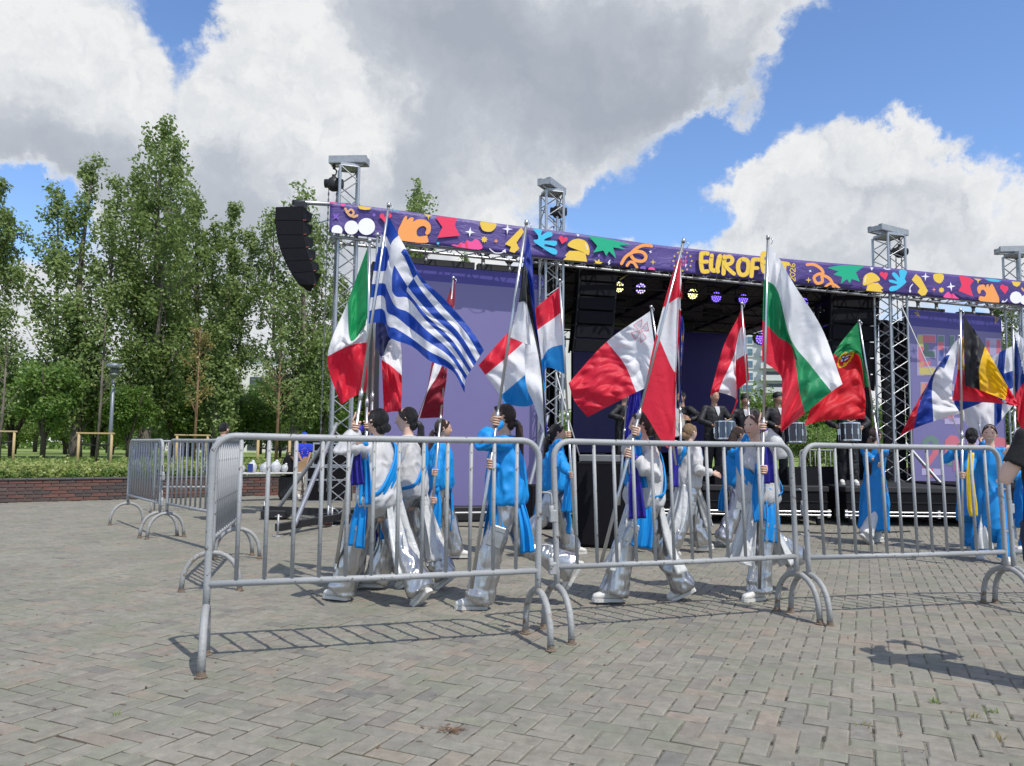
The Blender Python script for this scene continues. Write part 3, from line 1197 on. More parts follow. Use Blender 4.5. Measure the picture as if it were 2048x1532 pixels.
make_tower_block()
make_far_house(485, 905, 70, 9, 9.0, 'white building glimpsed between the poplars behind the left barriers')
make_far_house(385, 905, 74, 5, 8.0, 'white building glimpsed beside the orange sapling')
make_far_house(1090, 905, 95, 16, 21.5, 'pale block of flats whose top shows under the banner near the Estonian flag')

# ------------------------------------------------------------------ stage: everything hangs on one oblique plane
SA = R(16.5)
SE = Vector((math.cos(SA), math.sin(SA), 0))        # along the stage front, to the right
SN = Vector((math.sin(SA), -math.cos(SA), 0))       # out of the stage, towards the crowd
S0 = Vector((-2.98, 12.7, 0))


def onp(px, py, off=0.0):
    """point of the vertical plane `off` metres in front of the stage line seen at a photo position"""
    d = ray(px, py)
    p0 = S0 + SN * off
    return CAM + d * ((p0 - CAM).dot(SN) / d.dot(SN))


def sp(s, off=0.0, z=0.0):
    return S0 + SE * s + SN * off + Vector((0, 0, z))


SROT = Matrix((SE, -SN, Vector((0, 0, 1)))).transposed()   # local x along the stage, y into the stage

ALU = mat('truss_aluminium', (.43, .44, .45), .4, .75, var=.1, scale=20)
ALU_D = mat('dull_aluminium', (.40, .41, .42), .5, .6, var=.15, scale=14)
BLACK = mat('black_steel', (.018, .018, .02), .5, 0, var=.2)
BLACKC = mat('black_cloth', (.012, .012, .015), .95, 0, var=.25, scale=3, bump=.6, bscale=8)
CAB = mat('speaker_black', (.009, .009, .011), .65, 0, var=.2, scale=60, bump=.3, bscale=200)
GRILL = mat('speaker_grille', (.010, .010, .013), .6, 0, var=.3, scale=90, bump=.5, bscale=260)
for m_ in (CAB, GRILL, BLACKC):
    m_.node_tree.nodes['Principled BSDF'].inputs['Specular IOR Level'].default_value = .12
CHAINM = mat('chain_steel', (.20, .19, .18), .45, .8, var=.2)
RED_M = mat('red_edge', (.35, .06, .04), .5)


def truss(root, a, b, w, nseg, side, cr=.025, br=.011, m=ALU, faces=(0, 1, 2, 3)):
    """box truss from a to b; one part per chord and per brace"""
    a, b = Vector(a), Vector(b)
    d = (b - a)
    t = d.normalized()
    s = Vector(side)
    s = (s - t * s.dot(t)).normalized()
    o = t.cross(s)
    cs = [s * (x * w / 2) + o * (y * w / 2) for (x, y) in ((-1, -1), (1, -1), (1, 1), (-1, 1))]
    for c in cs:
        rod('chord', a + c, b + c, cr, m, root, 10)
    for fi in faces:
        c0, c1 = cs[fi], cs[(fi + 1) % 4]
        for k in range(nseg):
            p = a + d * (k / nseg)
            q = a + d * ((k + 1) / nseg)
            if k % 2:
                c0, c1 = c0, c1
                rod('brace', p + c1, q + c0, br, m, root, 6)
            else:
                rod('brace', p + c0, q + c1, br, m, root, 6)
        for e in (a, b):
            rod('brace', e + c0, e + c1, br * 1.2, m, root, 6)


def chain(b, p, q, r=.016):
    """alternating oval links"""
    p, q = Vector(p), Vector(q)
    n = max(2, int((q - p).length / .055))
    for k in range(n):
        c = p + (q - p) * ((k + .5) / n)
        if k % 2:
            b.box(c, (r * 1.7, r * .5, .052))
        else:
            b.box(c, (r * .5, r * 1.7, .052))


def make_tower(px, ptop, off, label, beam_rot, wpx, z0=0.0, hoist_side=-1, nseg=22):
    c = onp(px, ptop, off)
    top = c.z
    base = Vector((c.x, c.y, z0))
    root = thing('lattice_tower', label, 'truss tower', base, 0, 'aluminium lattice towers')
    w = wpx / F * c.y
    side = SE
    truss(root, base, Vector((c.x, c.y, top)), w, nseg, side)
    # head block and the beam on top
    b = MB()
    b.box((c.x, c.y, top + .03), (w * .95, w * .95, .05), SROT)
    b.build('head_block', ALU, root)
    rb = Matrix.Rotation(beam_rot, 3, 'Z')
    b = MB()
    Lb = w * 2.1
    for sy in (-1, 1):
        for (dz, hh, tt) in ((0, .10, .02),):
            b.box(Vector((c.x, c.y, top + .13)) + rb @ Vector((0, sy * w * .36, 0)), (Lb, tt, hh), rb)
            b.box(Vector((c.x, c.y, top + .185)) + rb @ Vector((0, sy * (w * .36 - .03), 0)), (Lb, .075, .02), rb)
            b.box(Vector((c.x, c.y, top + .08)) + rb @ Vector((0, sy * (w * .36 - .03), 0)), (Lb, .075, .02), rb)
    for sx in (-.46, .46):
        b.box(Vector((c.x, c.y, top + .13)) + rb @ Vector((sx * Lb, 0, 0)), (.05, w * .70, .10), rb)
    b.build('top_beam', ALU_D, root)
    # chain hoist
    hp = Vector((c.x, c.y, top + .1)) + rb @ Vector((hoist_side * Lb * .40, 0, 0))
    ho = thing('chain_hoist', 'black chain hoist hanging from the ' + label.split(',')[0], 'chain hoist', hp, 0, 'chain hoists on the towers')
    b = MB()
    b.tube([hp, hp + V(0, 0, -.1)], .025, 8)
    b.tube([hp + V(0, 0, -.08), hp + V(.045, 0, -.13), hp + V(.03, 0, -.2), hp + V(-.03, 0, -.2)], .014, 6)
    b.build('hook', BLACK, ho)
    b = MB()
    b.ball(hp + V(0, 0, -.36), (.12, .1, .13), 12, 8)
    b.box(hp + V(.02, 0, -.38), (.26, .14, .12), None, 0, None, .03)
    b.tube([hp + V(-.15, 0, -.35), hp + V(.16, 0, -.35)], .075, 12)
    b.tube([hp + V(0, 0, -.22), hp + V(0, 0, -.3)], .035, 8)
    b.build('motor', BLACK, ho)
    b = MB()
    lowz = hoist_low(px)
    for dx, dy in ((-.08, 0), (.05, .02)):
        chain(b, hp + V(dx, dy, -.45), Vector((hp.x + dx, hp.y + dy, lowz)))
    b.build('chain', CHAINM, ho)['kind'] = 'stuff'
    return root, c, w


def hoist_low(px):
    return .5 if px < 800 else 3.6


TOWERS = [make_tower(698, 338, -.05, 'left lattice tower, beside the hanging loudspeakers', R(-4), 37, 0.05, -1, 24),
          make_tower(1104, 388, -.05, 'second lattice tower, rising behind the blue black white flag', R(62), 37, 0.05, 1, 24),
          make_tower(1777, 475, -.05, 'third lattice tower, between the black loudspeakers and the right screen', R(30), 42, 0.05, 1, 24),
          make_tower(2036, 512, -.05, 'last lattice tower, cut off by the right edge', R(-8), 37, 0.05, 1, 24)]


# ------------------------------------------------------------------ horizontal truss and banner
BT = [(660, 403.5), (890, 433), (1120, 463), (1310, 489), (1500, 511), (1745, 533), (2021, 560), (2120, 569)]
BB = [(660, 465), (890, 492.5), (1120, 519), (1310, 541), (1500, 559.5), (1745, 583), (2021, 608.5), (2120, 617)]
BTP = [onp(x, y, .28) for x, y in BT]
BBP = [onp(x, y, .28) for x, y in BB]
B_S = [(p - S0).dot(SE) for p in BTP]


def ban(px, py, lift=0.0):
    return onp(px, py, .28 + lift)


def make_banner():
    pur = mat('banner_purple', s2l(80, 64, 132), .5, 0, var=.06, scale=2.0, bump=1.0, bscale=2.6, bdist=1.5, stretch=(1, 1, 2.2))
    root = thing('stage_banner', 'long purple festival banner with coloured shapes and yellow lettering along the stage front', 'banner', (BTP[0].x, BTP[0].y, BBP[0].z))
    n = 240
    s = np.linspace(B_S[0], B_S[-1], n)
    zt = np.interp(s, B_S, [p.z for p in BTP])
    zb = np.interp(s, [(p - S0).dot(SE) for p in BBP], [p.z for p in BBP])
    P = []
    for j in range(9):
        f = j / 8
        row = []
        for i in range(n):
            p = sp(s[i], .28 + .010 * math.sin(s[i] * 5 + f * 2.5) * (1 - abs(2 * f - 1) ** 2) + .012 * math.sin(s[i] * 1.9 - f * 4), zt[i] * (1 - f) + zb[i] * f)
            row.append(tuple(p))
        P.append(row)
    b = MB()
    b.grid(P)
    cl = b.build('cloth', pur, root)
    so_ = cl.modifiers.new('thick', 'SOLIDIFY')
    so_.thickness = .006
    return root


BANNER = make_banner()
INK = {}


def ink(rgb):
    if rgb not in INK:
        INK[rgb] = mat('print_%d_%d_%d' % rgb, s2l(*rgb), .55, 0, var=.03, scale=3)
    return INK[rgb]


LIFT = [.030]


def pr(name, rgb, polys, root=None):
    """a printed shape on the banner: polygons given where they are seen, laid on the banner plane"""
    b = MB()
    for pts in polys:
        LIFT[0] += .00012
        vs = [ban(x, y, LIFT[0]) for x, y in pts]
        b.add(vs, [tuple(range(len(vs)))])
    o = b.build(name, ink(rgb), root or BANNER)
    return o


def circ(x, y, rx, ry=None, n=22, a0=0.0, a1=2 * PI):
    ry = ry or rx
    full = abs(a1 - a0) > 6.28
    return [(x + rx * math.cos(a0 + (a1 - a0) * k / (n if full else n - 1)), y + ry * math.sin(a0 + (a1 - a0) * k / (n if full else n - 1))) for k in range(n)]


def smooth_closed(pts, n=5):
    out = []
    N = len(pts)
    for i in range(N):
        p0, p1, p2, p3 = (np.array(pts[(i + k - 1) % N], float) for k in range(4))
        for k in range(n):
            t = k / n
            out.append(tuple(.5 * ((2 * p1) + (-p0 + p2) * t + (2 * p0 - 5 * p1 + 4 * p2 - p3) * t * t + (-p0 + 3 * p1 - 3 * p2 + p3) * t ** 3)))
    return out


def smooth_open(pts, n=6):
    pts = [pts[0]] + list(pts) + [pts[-1]]
    out = []
    for i in range(1, len(pts) - 2):
        p0, p1, p2, p3 = (np.array(pts[i + k - 1], float) for k in range(4))
        for k in range(n):
            t = k / n
            out.append(tuple(.5 * ((2 * p1) + (-p0 + p2) * t + (2 * p0 - 5 * p1 + 4 * p2 - p3) * t * t + (-p0 + 3 * p1 - 3 * p2 + p3) * t ** 3)))
    out.append(tuple(pts[-2]))
    return out


def stroke(pts, w, sm=True):
    """polyline with round caps as polygons"""
    P = smooth_open(pts) if sm and len(pts) > 2 else pts
    out = []
    for i in range(len(P) - 1):
        (x0, y0), (x1, y1) = P[i], P[i + 1]
        l = math.hypot(x1 - x0, y1 - y0)
        if l < 1e-6:
            continue
        nx, ny = -(y1 - y0) / l * w / 2, (x1 - x0) / l * w / 2
        out.append([(x0 + nx, y0 + ny), (x1 + nx, y1 + ny), (x1 - nx, y1 - ny), (x0 - nx, y0 - ny)])
        if i:
            out.append(circ(x0, y0, w / 2, n=12))
    out.append(circ(*P[0], w / 2, n=12))
    out.append(circ(*P[-1], w / 2, n=12))
    return out


def star(x, y, r, ri, n=4, rot=0.0, sy=1.0):
    return [(x + (r if k % 2 == 0 else ri) * math.sin(rot + PI * k / n), y - sy * (r if k % 2 == 0 else ri) * math.cos(rot + PI * k / n)) for k in range(2 * n)]


def top_y(x):
    return float(np.interp(x, [p[0] for p in BT], [p[1] for p in BT]))


def bot_y(x):
    return float(np.interp(x, [p[0] for p in BB], [p[1] for p in BB]))


def clip(poly):
    """keep a shape inside the banner's top and bottom edges"""
    q = [(x, min(max(y, top_y(x) + .6), bot_y(x) - .6)) for x, y in poly]
    out = []
    for p in q:
        if not out or abs(p[0] - out[-1][0]) + abs(p[1] - out[-1][1]) > .05:
            out.append(p)
    return out


YEL, ORA, RED_, PINK, CYA, GRE, WHI, LIL, TAN = (236, 196, 72), (244, 160, 84), (232, 52, 92), (240, 80, 150), (64, 190, 226), (10, 172, 128), (240, 238, 246), (128, 88, 190), (222, 170, 120)


def u4(poly, o, z):
    return [(o[0] + x / z, o[1] + y / z) for x, y in poly]


def banner_print():
    z4, o4 = 4.505, (480, 280)
    A = lambda *p: u4(p, o4, z4)
    pr('pink_spot', PINK, [clip(circ(668, 404, 8, 4)), clip(circ(686, 408, 4.5, 5))])
    pr('lilac_star', LIL, [star(672, 433, 10, 3, 4, PI / 4)])
    pr('tan_squiggle', TAN, stroke(A((950, 620), (975, 665), (1020, 690), (1055, 680)), 5) + stroke(A((965, 655), (1000, 625), (1025, 655), (1000, 685)), 4))
    pr('yellow_cap', YEL, [clip(A((1058, 588), (1120, 590), (1185, 600), (1165, 628), (1125, 630), (1080, 622)))])
    pr('white_cloud', WHI, [clip(circ(674, 461, 11)), clip(circ(703, 455, 14)), clip(circ(733, 453, 17))])
    pr('lilac_dot', LIL, [circ(748, 430, 3)])
    pr('red_heart', RED_, [clip(circ(764, 432, 5)), clip(circ(778, 431, 5)), clip([(760, 434), (782, 433), (772, 447)])])
    pr('blue_cap', CYA, [clip(A((1345, 622), (1400, 625), (1480, 632), (1450, 642), (1390, 640)))])
    hand = A((1425, 820), (1450, 760), (1480, 695), (1505, 688), (1505, 720), (1540, 695), (1565, 705), (1560, 735), (1600, 715), (1670, 720), (1715, 760), (1718, 820), (1690, 855), (1668, 840), (1680, 800), (1655, 775), (1610, 790), (1590, 830), (1610, 870), (1680, 860), (1690, 880), (1680, 928), (1450, 905))
    pr('orange_hand', ORA, [clip(smooth_closed(hand, 3))])
    pr('yellow_spike', YEL, [clip(A((1655, 660), (1735, 672), (1705, 690), (1697, 720), (1690, 690)))])
    z5, o5 = 3.332, (620, 400)
    B = lambda *p: u4(p, o5, z5)
    pr('red_shape', RED_, [clip(B((835, 112), (875, 103), (980, 122), (965, 170), (1000, 238), (848, 252), (882, 180)))])
    pr('white_star', WHI, [star(940, 464, 10, 3, 4, .1)])
    pr('yellow_flower', YEL, [star(968.5, 479, 7, 4.5, 8)])
    pr('orange_spark', ORA, [star(992, 482, 5, 1.6, 4)])
    pr('yellow_blob', YEL, [clip(smooth_closed(B((1135, 148), (1180, 140), (1240, 155), (1232, 190), (1200, 212), (1150, 200)), 4))])
    pr('pink_hand', PINK, [clip(smooth_closed(B((950, 305), (960, 296), (985, 300), (1005, 282), (1030, 290), (1045, 268), (1075, 278), (1100, 260), (1125, 270), (1150, 318), (1100, 330)), 3))])
    pr('red_fingers', RED_, [clip(B((985, 302), (1005, 284), (1010, 318), (990, 315))), clip(B((1032, 290), (1046, 270), (1056, 324), (1036, 321)))])
    pr('blue_dot', CYA, [circ(876, 486.5, 2.6)])
    z7, o7 = 3.6475, (900, 440)
    C = lambda *p: u4(p, o7, z7)
    pr('white_star', WHI, [star(1015, 458, 11, 2.6, 4, .05)])
    pr('yellow_bolt', YEL, [clip(C((520, 55), (540, 85), (485, 165), (505, 208), (470, 240), (432, 228), (445, 195), (400, 175)))])
    pr('white_arrow', WHI, stroke(C((290, 210), (325, 238), (370, 240), (400, 226)), 1.8) + [C((405, 212), (408, 240), (380, 226))])
    leaf = C((607, 62), (668, 66), (665, 110), (700, 90), (740, 88), (745, 115), (700, 135), (690, 150), (770, 152), (780, 172), (760, 190), (700, 175), (690, 190), (755, 205), (782, 225), (775, 250), (740, 245), (680, 205), (620, 165), (612, 145), (640, 140), (640, 110))
    pr('blue_leaf', CYA, [clip(smooth_closed(leaf, 4))])
    pr('red_heart', RED_, [circ(1122, 476, 4.6), circ(1131, 478, 4.2), [(1118, 478), (1135, 480.5), (1124, 488)]])
    pr('yellow_mushroom', YEL, [clip(smooth_closed(C((860, 188), (885, 150), (940, 136), (995, 160), (1018, 215), (1010, 255), (980, 240), (940, 222)), 4)), clip(C((935, 225), (990, 245), (1000, 305), (825, 292), (850, 268), (838, 258), (870, 225)))])
    pr('white_gleam', WHI, stroke(C((988, 175), (1000, 200), (1002, 215)), 1.6))
    pr('white_spike', WHI, [clip(C((922, 100), (945, 103), (934, 122)))])
    pr('green_palm', GRE, [clip(C((1010, 112), (1120, 128), (1320, 178), (1235, 185), (1275, 212), (1190, 200), (1212, 280), (1160, 228), (1140, 262), (1118, 222), (1045, 238), (1075, 190), (1040, 150)))])
    pr('lilac_dot', LIL, [circ(1198, 511, 2.5)])
    pr('yellow_flower', YEL, [clip(star(1196, 527, 10, 5, 6, .25))])
    pr('white_bolt', WHI, [C((1165, 290), (1172, 292), (1160, 310), (1172, 312), (1155, 330), (1158, 315), (1150, 312))])
    z6, o6 = 4.6545, (1120, 500)
    D = lambda *p: u4(p, o6, z6)
    pr('orange_curl', ORA, [clip(q) for q in stroke([(1303, 492), (1288, 490.5), (1274, 496), (1262, 508), (1270, 520), (1286, 522), (1292, 513), (1284, 504), (1268, 504), (1252, 513), (1243, 527)], 6.4)] + [clip(q) for q in stroke([(1254, 531), (1260, 524), (1268, 526), (1274, 535)], 5.6)])
    pr('white_spark', WHI, [star(1301, 503.5, 4, 1.2, 4, .4)])
    pr('yellow_spark', YEL, [star(1306, 524, 6.5, 1.5, 4)])
    pr('pink_spot', PINK, [clip(circ(1303, 539, 7, 5))])
    pr('lilac_spot', LIL, [clip(circ(1286, 536, 6, 4))])
    # ring of small stars round a tiny logo
    ring = []
    for k in range(12):
        a = 2 * PI * k / 12
        x, y = 1365 + 18.5 * math.cos(a), 522 + 19.5 * math.sin(a)
        ring.append(star(x, y, 2.6, 1.1, 5))
    pr('ring_star', YEL, ring)
    cols = [(226, 84, 110), (236, 236, 240), (110, 120, 200), (220, 120, 150)]
    for r_ in range(3):
        for k in range(4):
            x, y = 1356 + k * 5, 511 + r_ * 8 + k * .5
            pr('logo_letter', cols[(k + r_) % 4], stroke([(x, y), (x, y + 5)], 1.4, False) + stroke([(x, y), (x + 2.6, y + .3)], 1.3, False) + stroke([(x, y + 2.6), (x + 2.2, y + 2.8)], 1.2, False))
    # EUROFEST, hand drawn fat letters
    W = 8.6

    def E(x0, sl=0.0):
        y0 = 507.5 + (x0 - 1400) * .1
        return stroke([(x0 + 14, y0 - .5), (x0 + 3, y0 - 1), (x0 + 1.5, y0 + 5), (x0 + 1, y0 + 15), (x0 + 2, y0 + 26), (x0 + 5, y0 + 35), (x0 + 14, y0 + 35)], W) + stroke([(x0 + 2, y0 + 16), (x0 + 13, y0 + 15.5)], W * .9, False)
    pr('letter_e', YEL, E(1401))
    pr('letter_u', YEL, stroke([(1423.5, 511), (1422, 525), (1422.5, 537), (1428, 541.5), (1434, 537), (1438, 524), (1440, 512)], W) + stroke([(1438, 514), (1435, 532), (1436, 543)], W * .9))
    pr('letter_r', YEL, stroke([(1449, 513), (1448, 530), (1447, 547)], W) + stroke([(1449, 515), (1459, 513), (1465, 519), (1461, 527), (1451, 530), (1459, 540), (1468, 547.5)], W * .9))
    pr('letter_o', YEL, stroke([(1487, 518), (1479, 522), (1476, 534), (1479, 546), (1486, 550), (1494, 546), (1497, 534), (1495, 522), (1487, 518)], W))
    pr('letter_f', YEL, stroke([(1518, 519), (1508, 519), (1505.5, 522), (1504.5, 536), (1503, 552)], W * .95) + stroke([(1506, 536), (1515, 536)], W * .85, False))
    pr('letter_e', YEL, [[(x + 122.5, y + .5) for x, y in q] for q in E(1401)])
    pr('letter_s', YEL, stroke([(1556, 527), (1549, 523), (1544, 528), (1547, 536), (1555, 542), (1556, 551), (1549, 557), (1542, 553)], W * .9))
    pr('letter_t', YEL, stroke([(1562, 526), (1576, 528)], W * .95, False) + stroke([(1569, 529), (1568, 545), (1567, 560)], W * .95))
    # 2026, written upwards
    def d2(x, y):
        return stroke([(x - 3, y), (x - 5, y - 3), (x - 3, y - 6.5), (x, y - 5.5), (x + 5, y), (x + 5, y - 7)], 1.7)

    def d0(x, y):
        return stroke([(x - 5, y - 3.5), (x - 3, y - .4), (x + 2, y - .3), (x + 5, y - 3.5), (x + 2, y - 7), (x - 3, y - 7), (x - 5, y - 3.5)], 1.7)

    def d6(x, y):
        return stroke([(x - 5, y - 5), (x - 2, y - 1), (x + 2, y - .3), (x + 5, y - 3.5), (x + 3, y - 6.6), (x, y - 5), (x + .5, y - 1)], 1.7)
    for f_, y in ((d2, 562), (d0, 552.7), (d2, 543.4), (d6, 534)):
        pr('digit', YEL, f_(1585, y))
    z10, o10 = 3.6475, (1380, 440)
    E_ = lambda *p: u4(p, o10, z10)
    pr('orange_curl', ORA, [clip(q) for q in stroke(E_((855, 325), (905, 325), (955, 355), (970, 390), (935, 395), (905, 420), (925, 460), (965, 450), (965, 405), (1020, 430), (1050, 490)), 6)] + [clip(q) for q in stroke(E_((985, 490), (1020, 465), (1060, 475), (1090, 500)), 5)])
    pr('white_spark', WHI, [star(1620.5, 542, 3.5, 1.1, 4, .5)])
    pr('yellow_spark', YEL, [star(1617, 560, 6.5, 1.6, 4)])
    pr('green_palm', GRE, [clip(E_((1000, 347), (1100, 330), (1270, 338), (1210, 380), (1240, 450), (1180, 430), (1165, 462), (1145, 430), (1100, 465), (1110, 415), (1045, 395), (1085, 375)))])
    z6b, o6b = 5.106, (1700, 420)
    G = lambda *p: u4(p, o6b, z6b)
    pr('yellow_mushroom', YEL, [clip(smooth_closed(G((135, 710), (155, 665), (215, 638), (275, 665), (305, 715), (230, 742), (140, 770)), 4)), clip(G((180, 765), (230, 745), (285, 742), (340, 800), (315, 812), (340, 840), (165, 828)))])
    pr('white_gleam', WHI, stroke(G((168, 680), (155, 705), (152, 738)), 1.5))
    pr('white_spike', WHI, [clip(G((205, 585), (240, 588), (222, 618)))])
    pr('white_arc', WHI, [clip(q) for q in stroke(G((345, 592), (375, 605), (410, 603)), 2)])
    pr('red_heart', RED_, [circ(1763.5, 548, 4.2), circ(1771.5, 548.5, 4.2), [(1760, 550), (1775, 551), (1771, 560)]])
    pr('blue_leaf', CYA, [clip(smooth_closed(G((505, 615), (580, 625), (560, 700), (575, 735), (540, 770), (480, 815), (420, 830), (398, 810), (420, 780), (480, 770), (470, 755), (405, 735), (400, 712), (440, 715), (480, 725), (430, 660), (445, 635), (480, 655), (510, 690)), 4))])
    pr('white_arrow', WHI, stroke(G((640, 757), (615, 790), (612, 825)), 1.8) + [G((600, 822), (628, 822), (614, 846))])
    pr('yellow_bolt', YEL, [clip(G((672, 652), (720, 690), (795, 825), (770, 870), (730, 880), (690, 840), (712, 800), (630, 712)))])
    pr('white_star', WHI, [star(1851, 553, 9, 2.2, 4, .05)])
    pr('yellow_blob', YEL, [clip(smooth_closed(G((850, 670), (875, 650), (945, 655), (958, 700), (920, 748), (865, 722)), 4))])
    pr('orange_spark', ORA, [star(1868, 579, 4.5, 1.4, 4)])
    pr('yellow_flower', YEL, [star(1883, 580, 6, 4, 8)])
    pr('white_star', WHI, [star(1902, 573, 9.5, 2.6, 4, -.12)])
    pr('pink_hand', PINK, [clip(smooth_closed(G((955, 890), (980, 850), (1005, 835), (1030, 860), (1055, 855), (1085, 885), (1112, 905), (1030, 900)), 3))])
    pr('red_fingers', RED_, [clip(G((1028, 862), (1052, 856), (1050, 898), (1030, 895)))])
    pr('red_shape', RED_, [clip(G((1115, 672), (1200, 682), (1265, 718), (1225, 775), (1258, 885), (1108, 825), (1140, 770)))])
    pr('yellow_spike', YEL, [clip(G((1262, 698), (1345, 708), (1315, 725), (1308, 755), (1300, 722)))])
    pr('blue_cap', CYA, [clip(G((1370, 703), (1450, 700), (1548, 722), (1510, 735), (1450, 730), (1415, 722)))])
    pr('orange_hand', ORA, [clip(smooth_closed(G((1298, 800), (1320, 768), (1370, 762), (1385, 792), (1395, 762), (1415, 760), (1420, 790), (1440, 758), (1465, 775), (1525, 945), (1330, 930), (1325, 880), (1375, 885), (1390, 850), (1365, 815), (1340, 820), (1330, 850), (1312, 850)), 3))])
    pr('white_arrow', WHI, stroke(G((1605, 912), (1585, 935), (1555, 938)), 1.8) + [G((1545, 940), (1565, 918), (1570, 945))])
    pr('red_heart', RED_, [circ(2005, 574, 5), circ(2012, 576, 4.5), [(2001, 577), (2017, 578), (2010, 588)]])
    pr('yellow_cap', YEL, [clip(G((1650, 728), (1742, 735), (1735, 765), (1705, 785), (1670, 770)))])
    pr('white_cloud', WHI, [clip(circ(2032, 595, 12, 12)), clip(circ(2052, 600, 12, 10))])
    pr('tan_squiggle', TAN, stroke([(2044, 577), (2050, 583), (2060, 588)], 4))


banner_print()


def front_truss():
    a, b = onp(640, 462, 0.0), onp(2110, 588, 0.0)
    # truss carrying the banner, its lower chord showing beneath the cloth
    pa, pb = onp(664, 478, 0.0), onp(2110, 622, 0.0)
    w = .40
    up = Vector((0, 0, w / 2))
    root = thing('front_truss', 'horizontal aluminium truss carrying the purple banner across the stage front', 'truss', (pa.x, pa.y, pa.z))
    truss(root, pa + up - SN * .05, pb + up - SN * .05, w, 62, SN, .026, .011)
    return root


FT = front_truss()


# ------------------------------------------------------------------ hanging loudspeakers
def line_array(label, boxes, w, dpt, face_dir, group='hanging line arrays'):
    """boxes: list of (front top point, front bottom point) along the curve; every cabinet is a part"""
    fd = Vector(face_dir).normalized()
    sd = Vector((0, 0, 1)).cross(fd).normalized()
    top = boxes[0][0]
    root = thing('line_array', label, 'loudspeaker', top, 0, group)
    for (a, c) in boxes:
        a, c = Vector(a), Vector(c)
        ax = (a - c)
        h = ax.length
        u = ax.normalized()
        out = (fd - u * fd.dot(u)).normalized()
        mid = (a + c) / 2
        rot = Matrix((sd, out, u)).transposed()
        b = MB()
        # wedge: deep at the front, a little lower at the back
        g = .012
        x0, x1 = -w / 2, w / 2
        y0, y1 = -dpt, 0
        z0, z1 = -h / 2 + g, h / 2 - g
        zb0, zb1 = z0 * .80, z1 * .80
        vs = [(x0, y1, z0), (x1, y1, z0), (x1, y1, z1), (x0, y1, z1), (x0 * .86, y0, zb0), (x1 * .86, y0, zb0), (x1 * .86, y0, zb1), (x0 * .86, y0, zb1)]
        fs = [(0, 1, 2, 3), (5, 4, 7, 6), (4, 0, 3, 7), (1, 5, 6, 2), (3, 2, 6, 7), (4, 5, 1, 0)]
        b.add([rot @ Vector(v) + mid for v in vs], fs)
        cab = b.build('cabinet', CAB, root)
        b = MB()
        b.box(rot @ Vector((0, .008, 0)) + mid, (w * .95, .016, h * .86), rot, 0, None, .005)
        b.build('grille', GRILL, cab)
        b = MB()
        for sx in (-1, 1):
            b.box(rot @ Vector((sx * (w / 2 - .005), -.04, 0)) + mid, (.03, .06, h * 1.02), rot)
            b.box(rot @ Vector((sx * (w * .42), -dpt + .03, 0)) + mid, (.03, .05, h * 1.05), rot)
        b.build('rigging', BLACK, cab)
    # frame on top
    b = MB()
    b.box(top + V(0, 0, .06) - fd * (dpt * .5), (w * .9, dpt * 1.2, .05), Matrix((sd, fd, V(0, 0, 1))).transposed())
    b.box(top + V(0, 0, .12) - fd * (dpt * .5), (.05, dpt * 1.3, .08), Matrix((sd, fd, V(0, 0, 1))).transposed())
    for sx in (-.3, .3):
        b.tube([top + sd * (sx * w) - fd * (dpt * .5) + V(0, 0, .08), top - fd * (dpt * .5) + V(0, 0, .3)], .012, 6)
    b.build('flying_frame', BLACK, root)
    return root


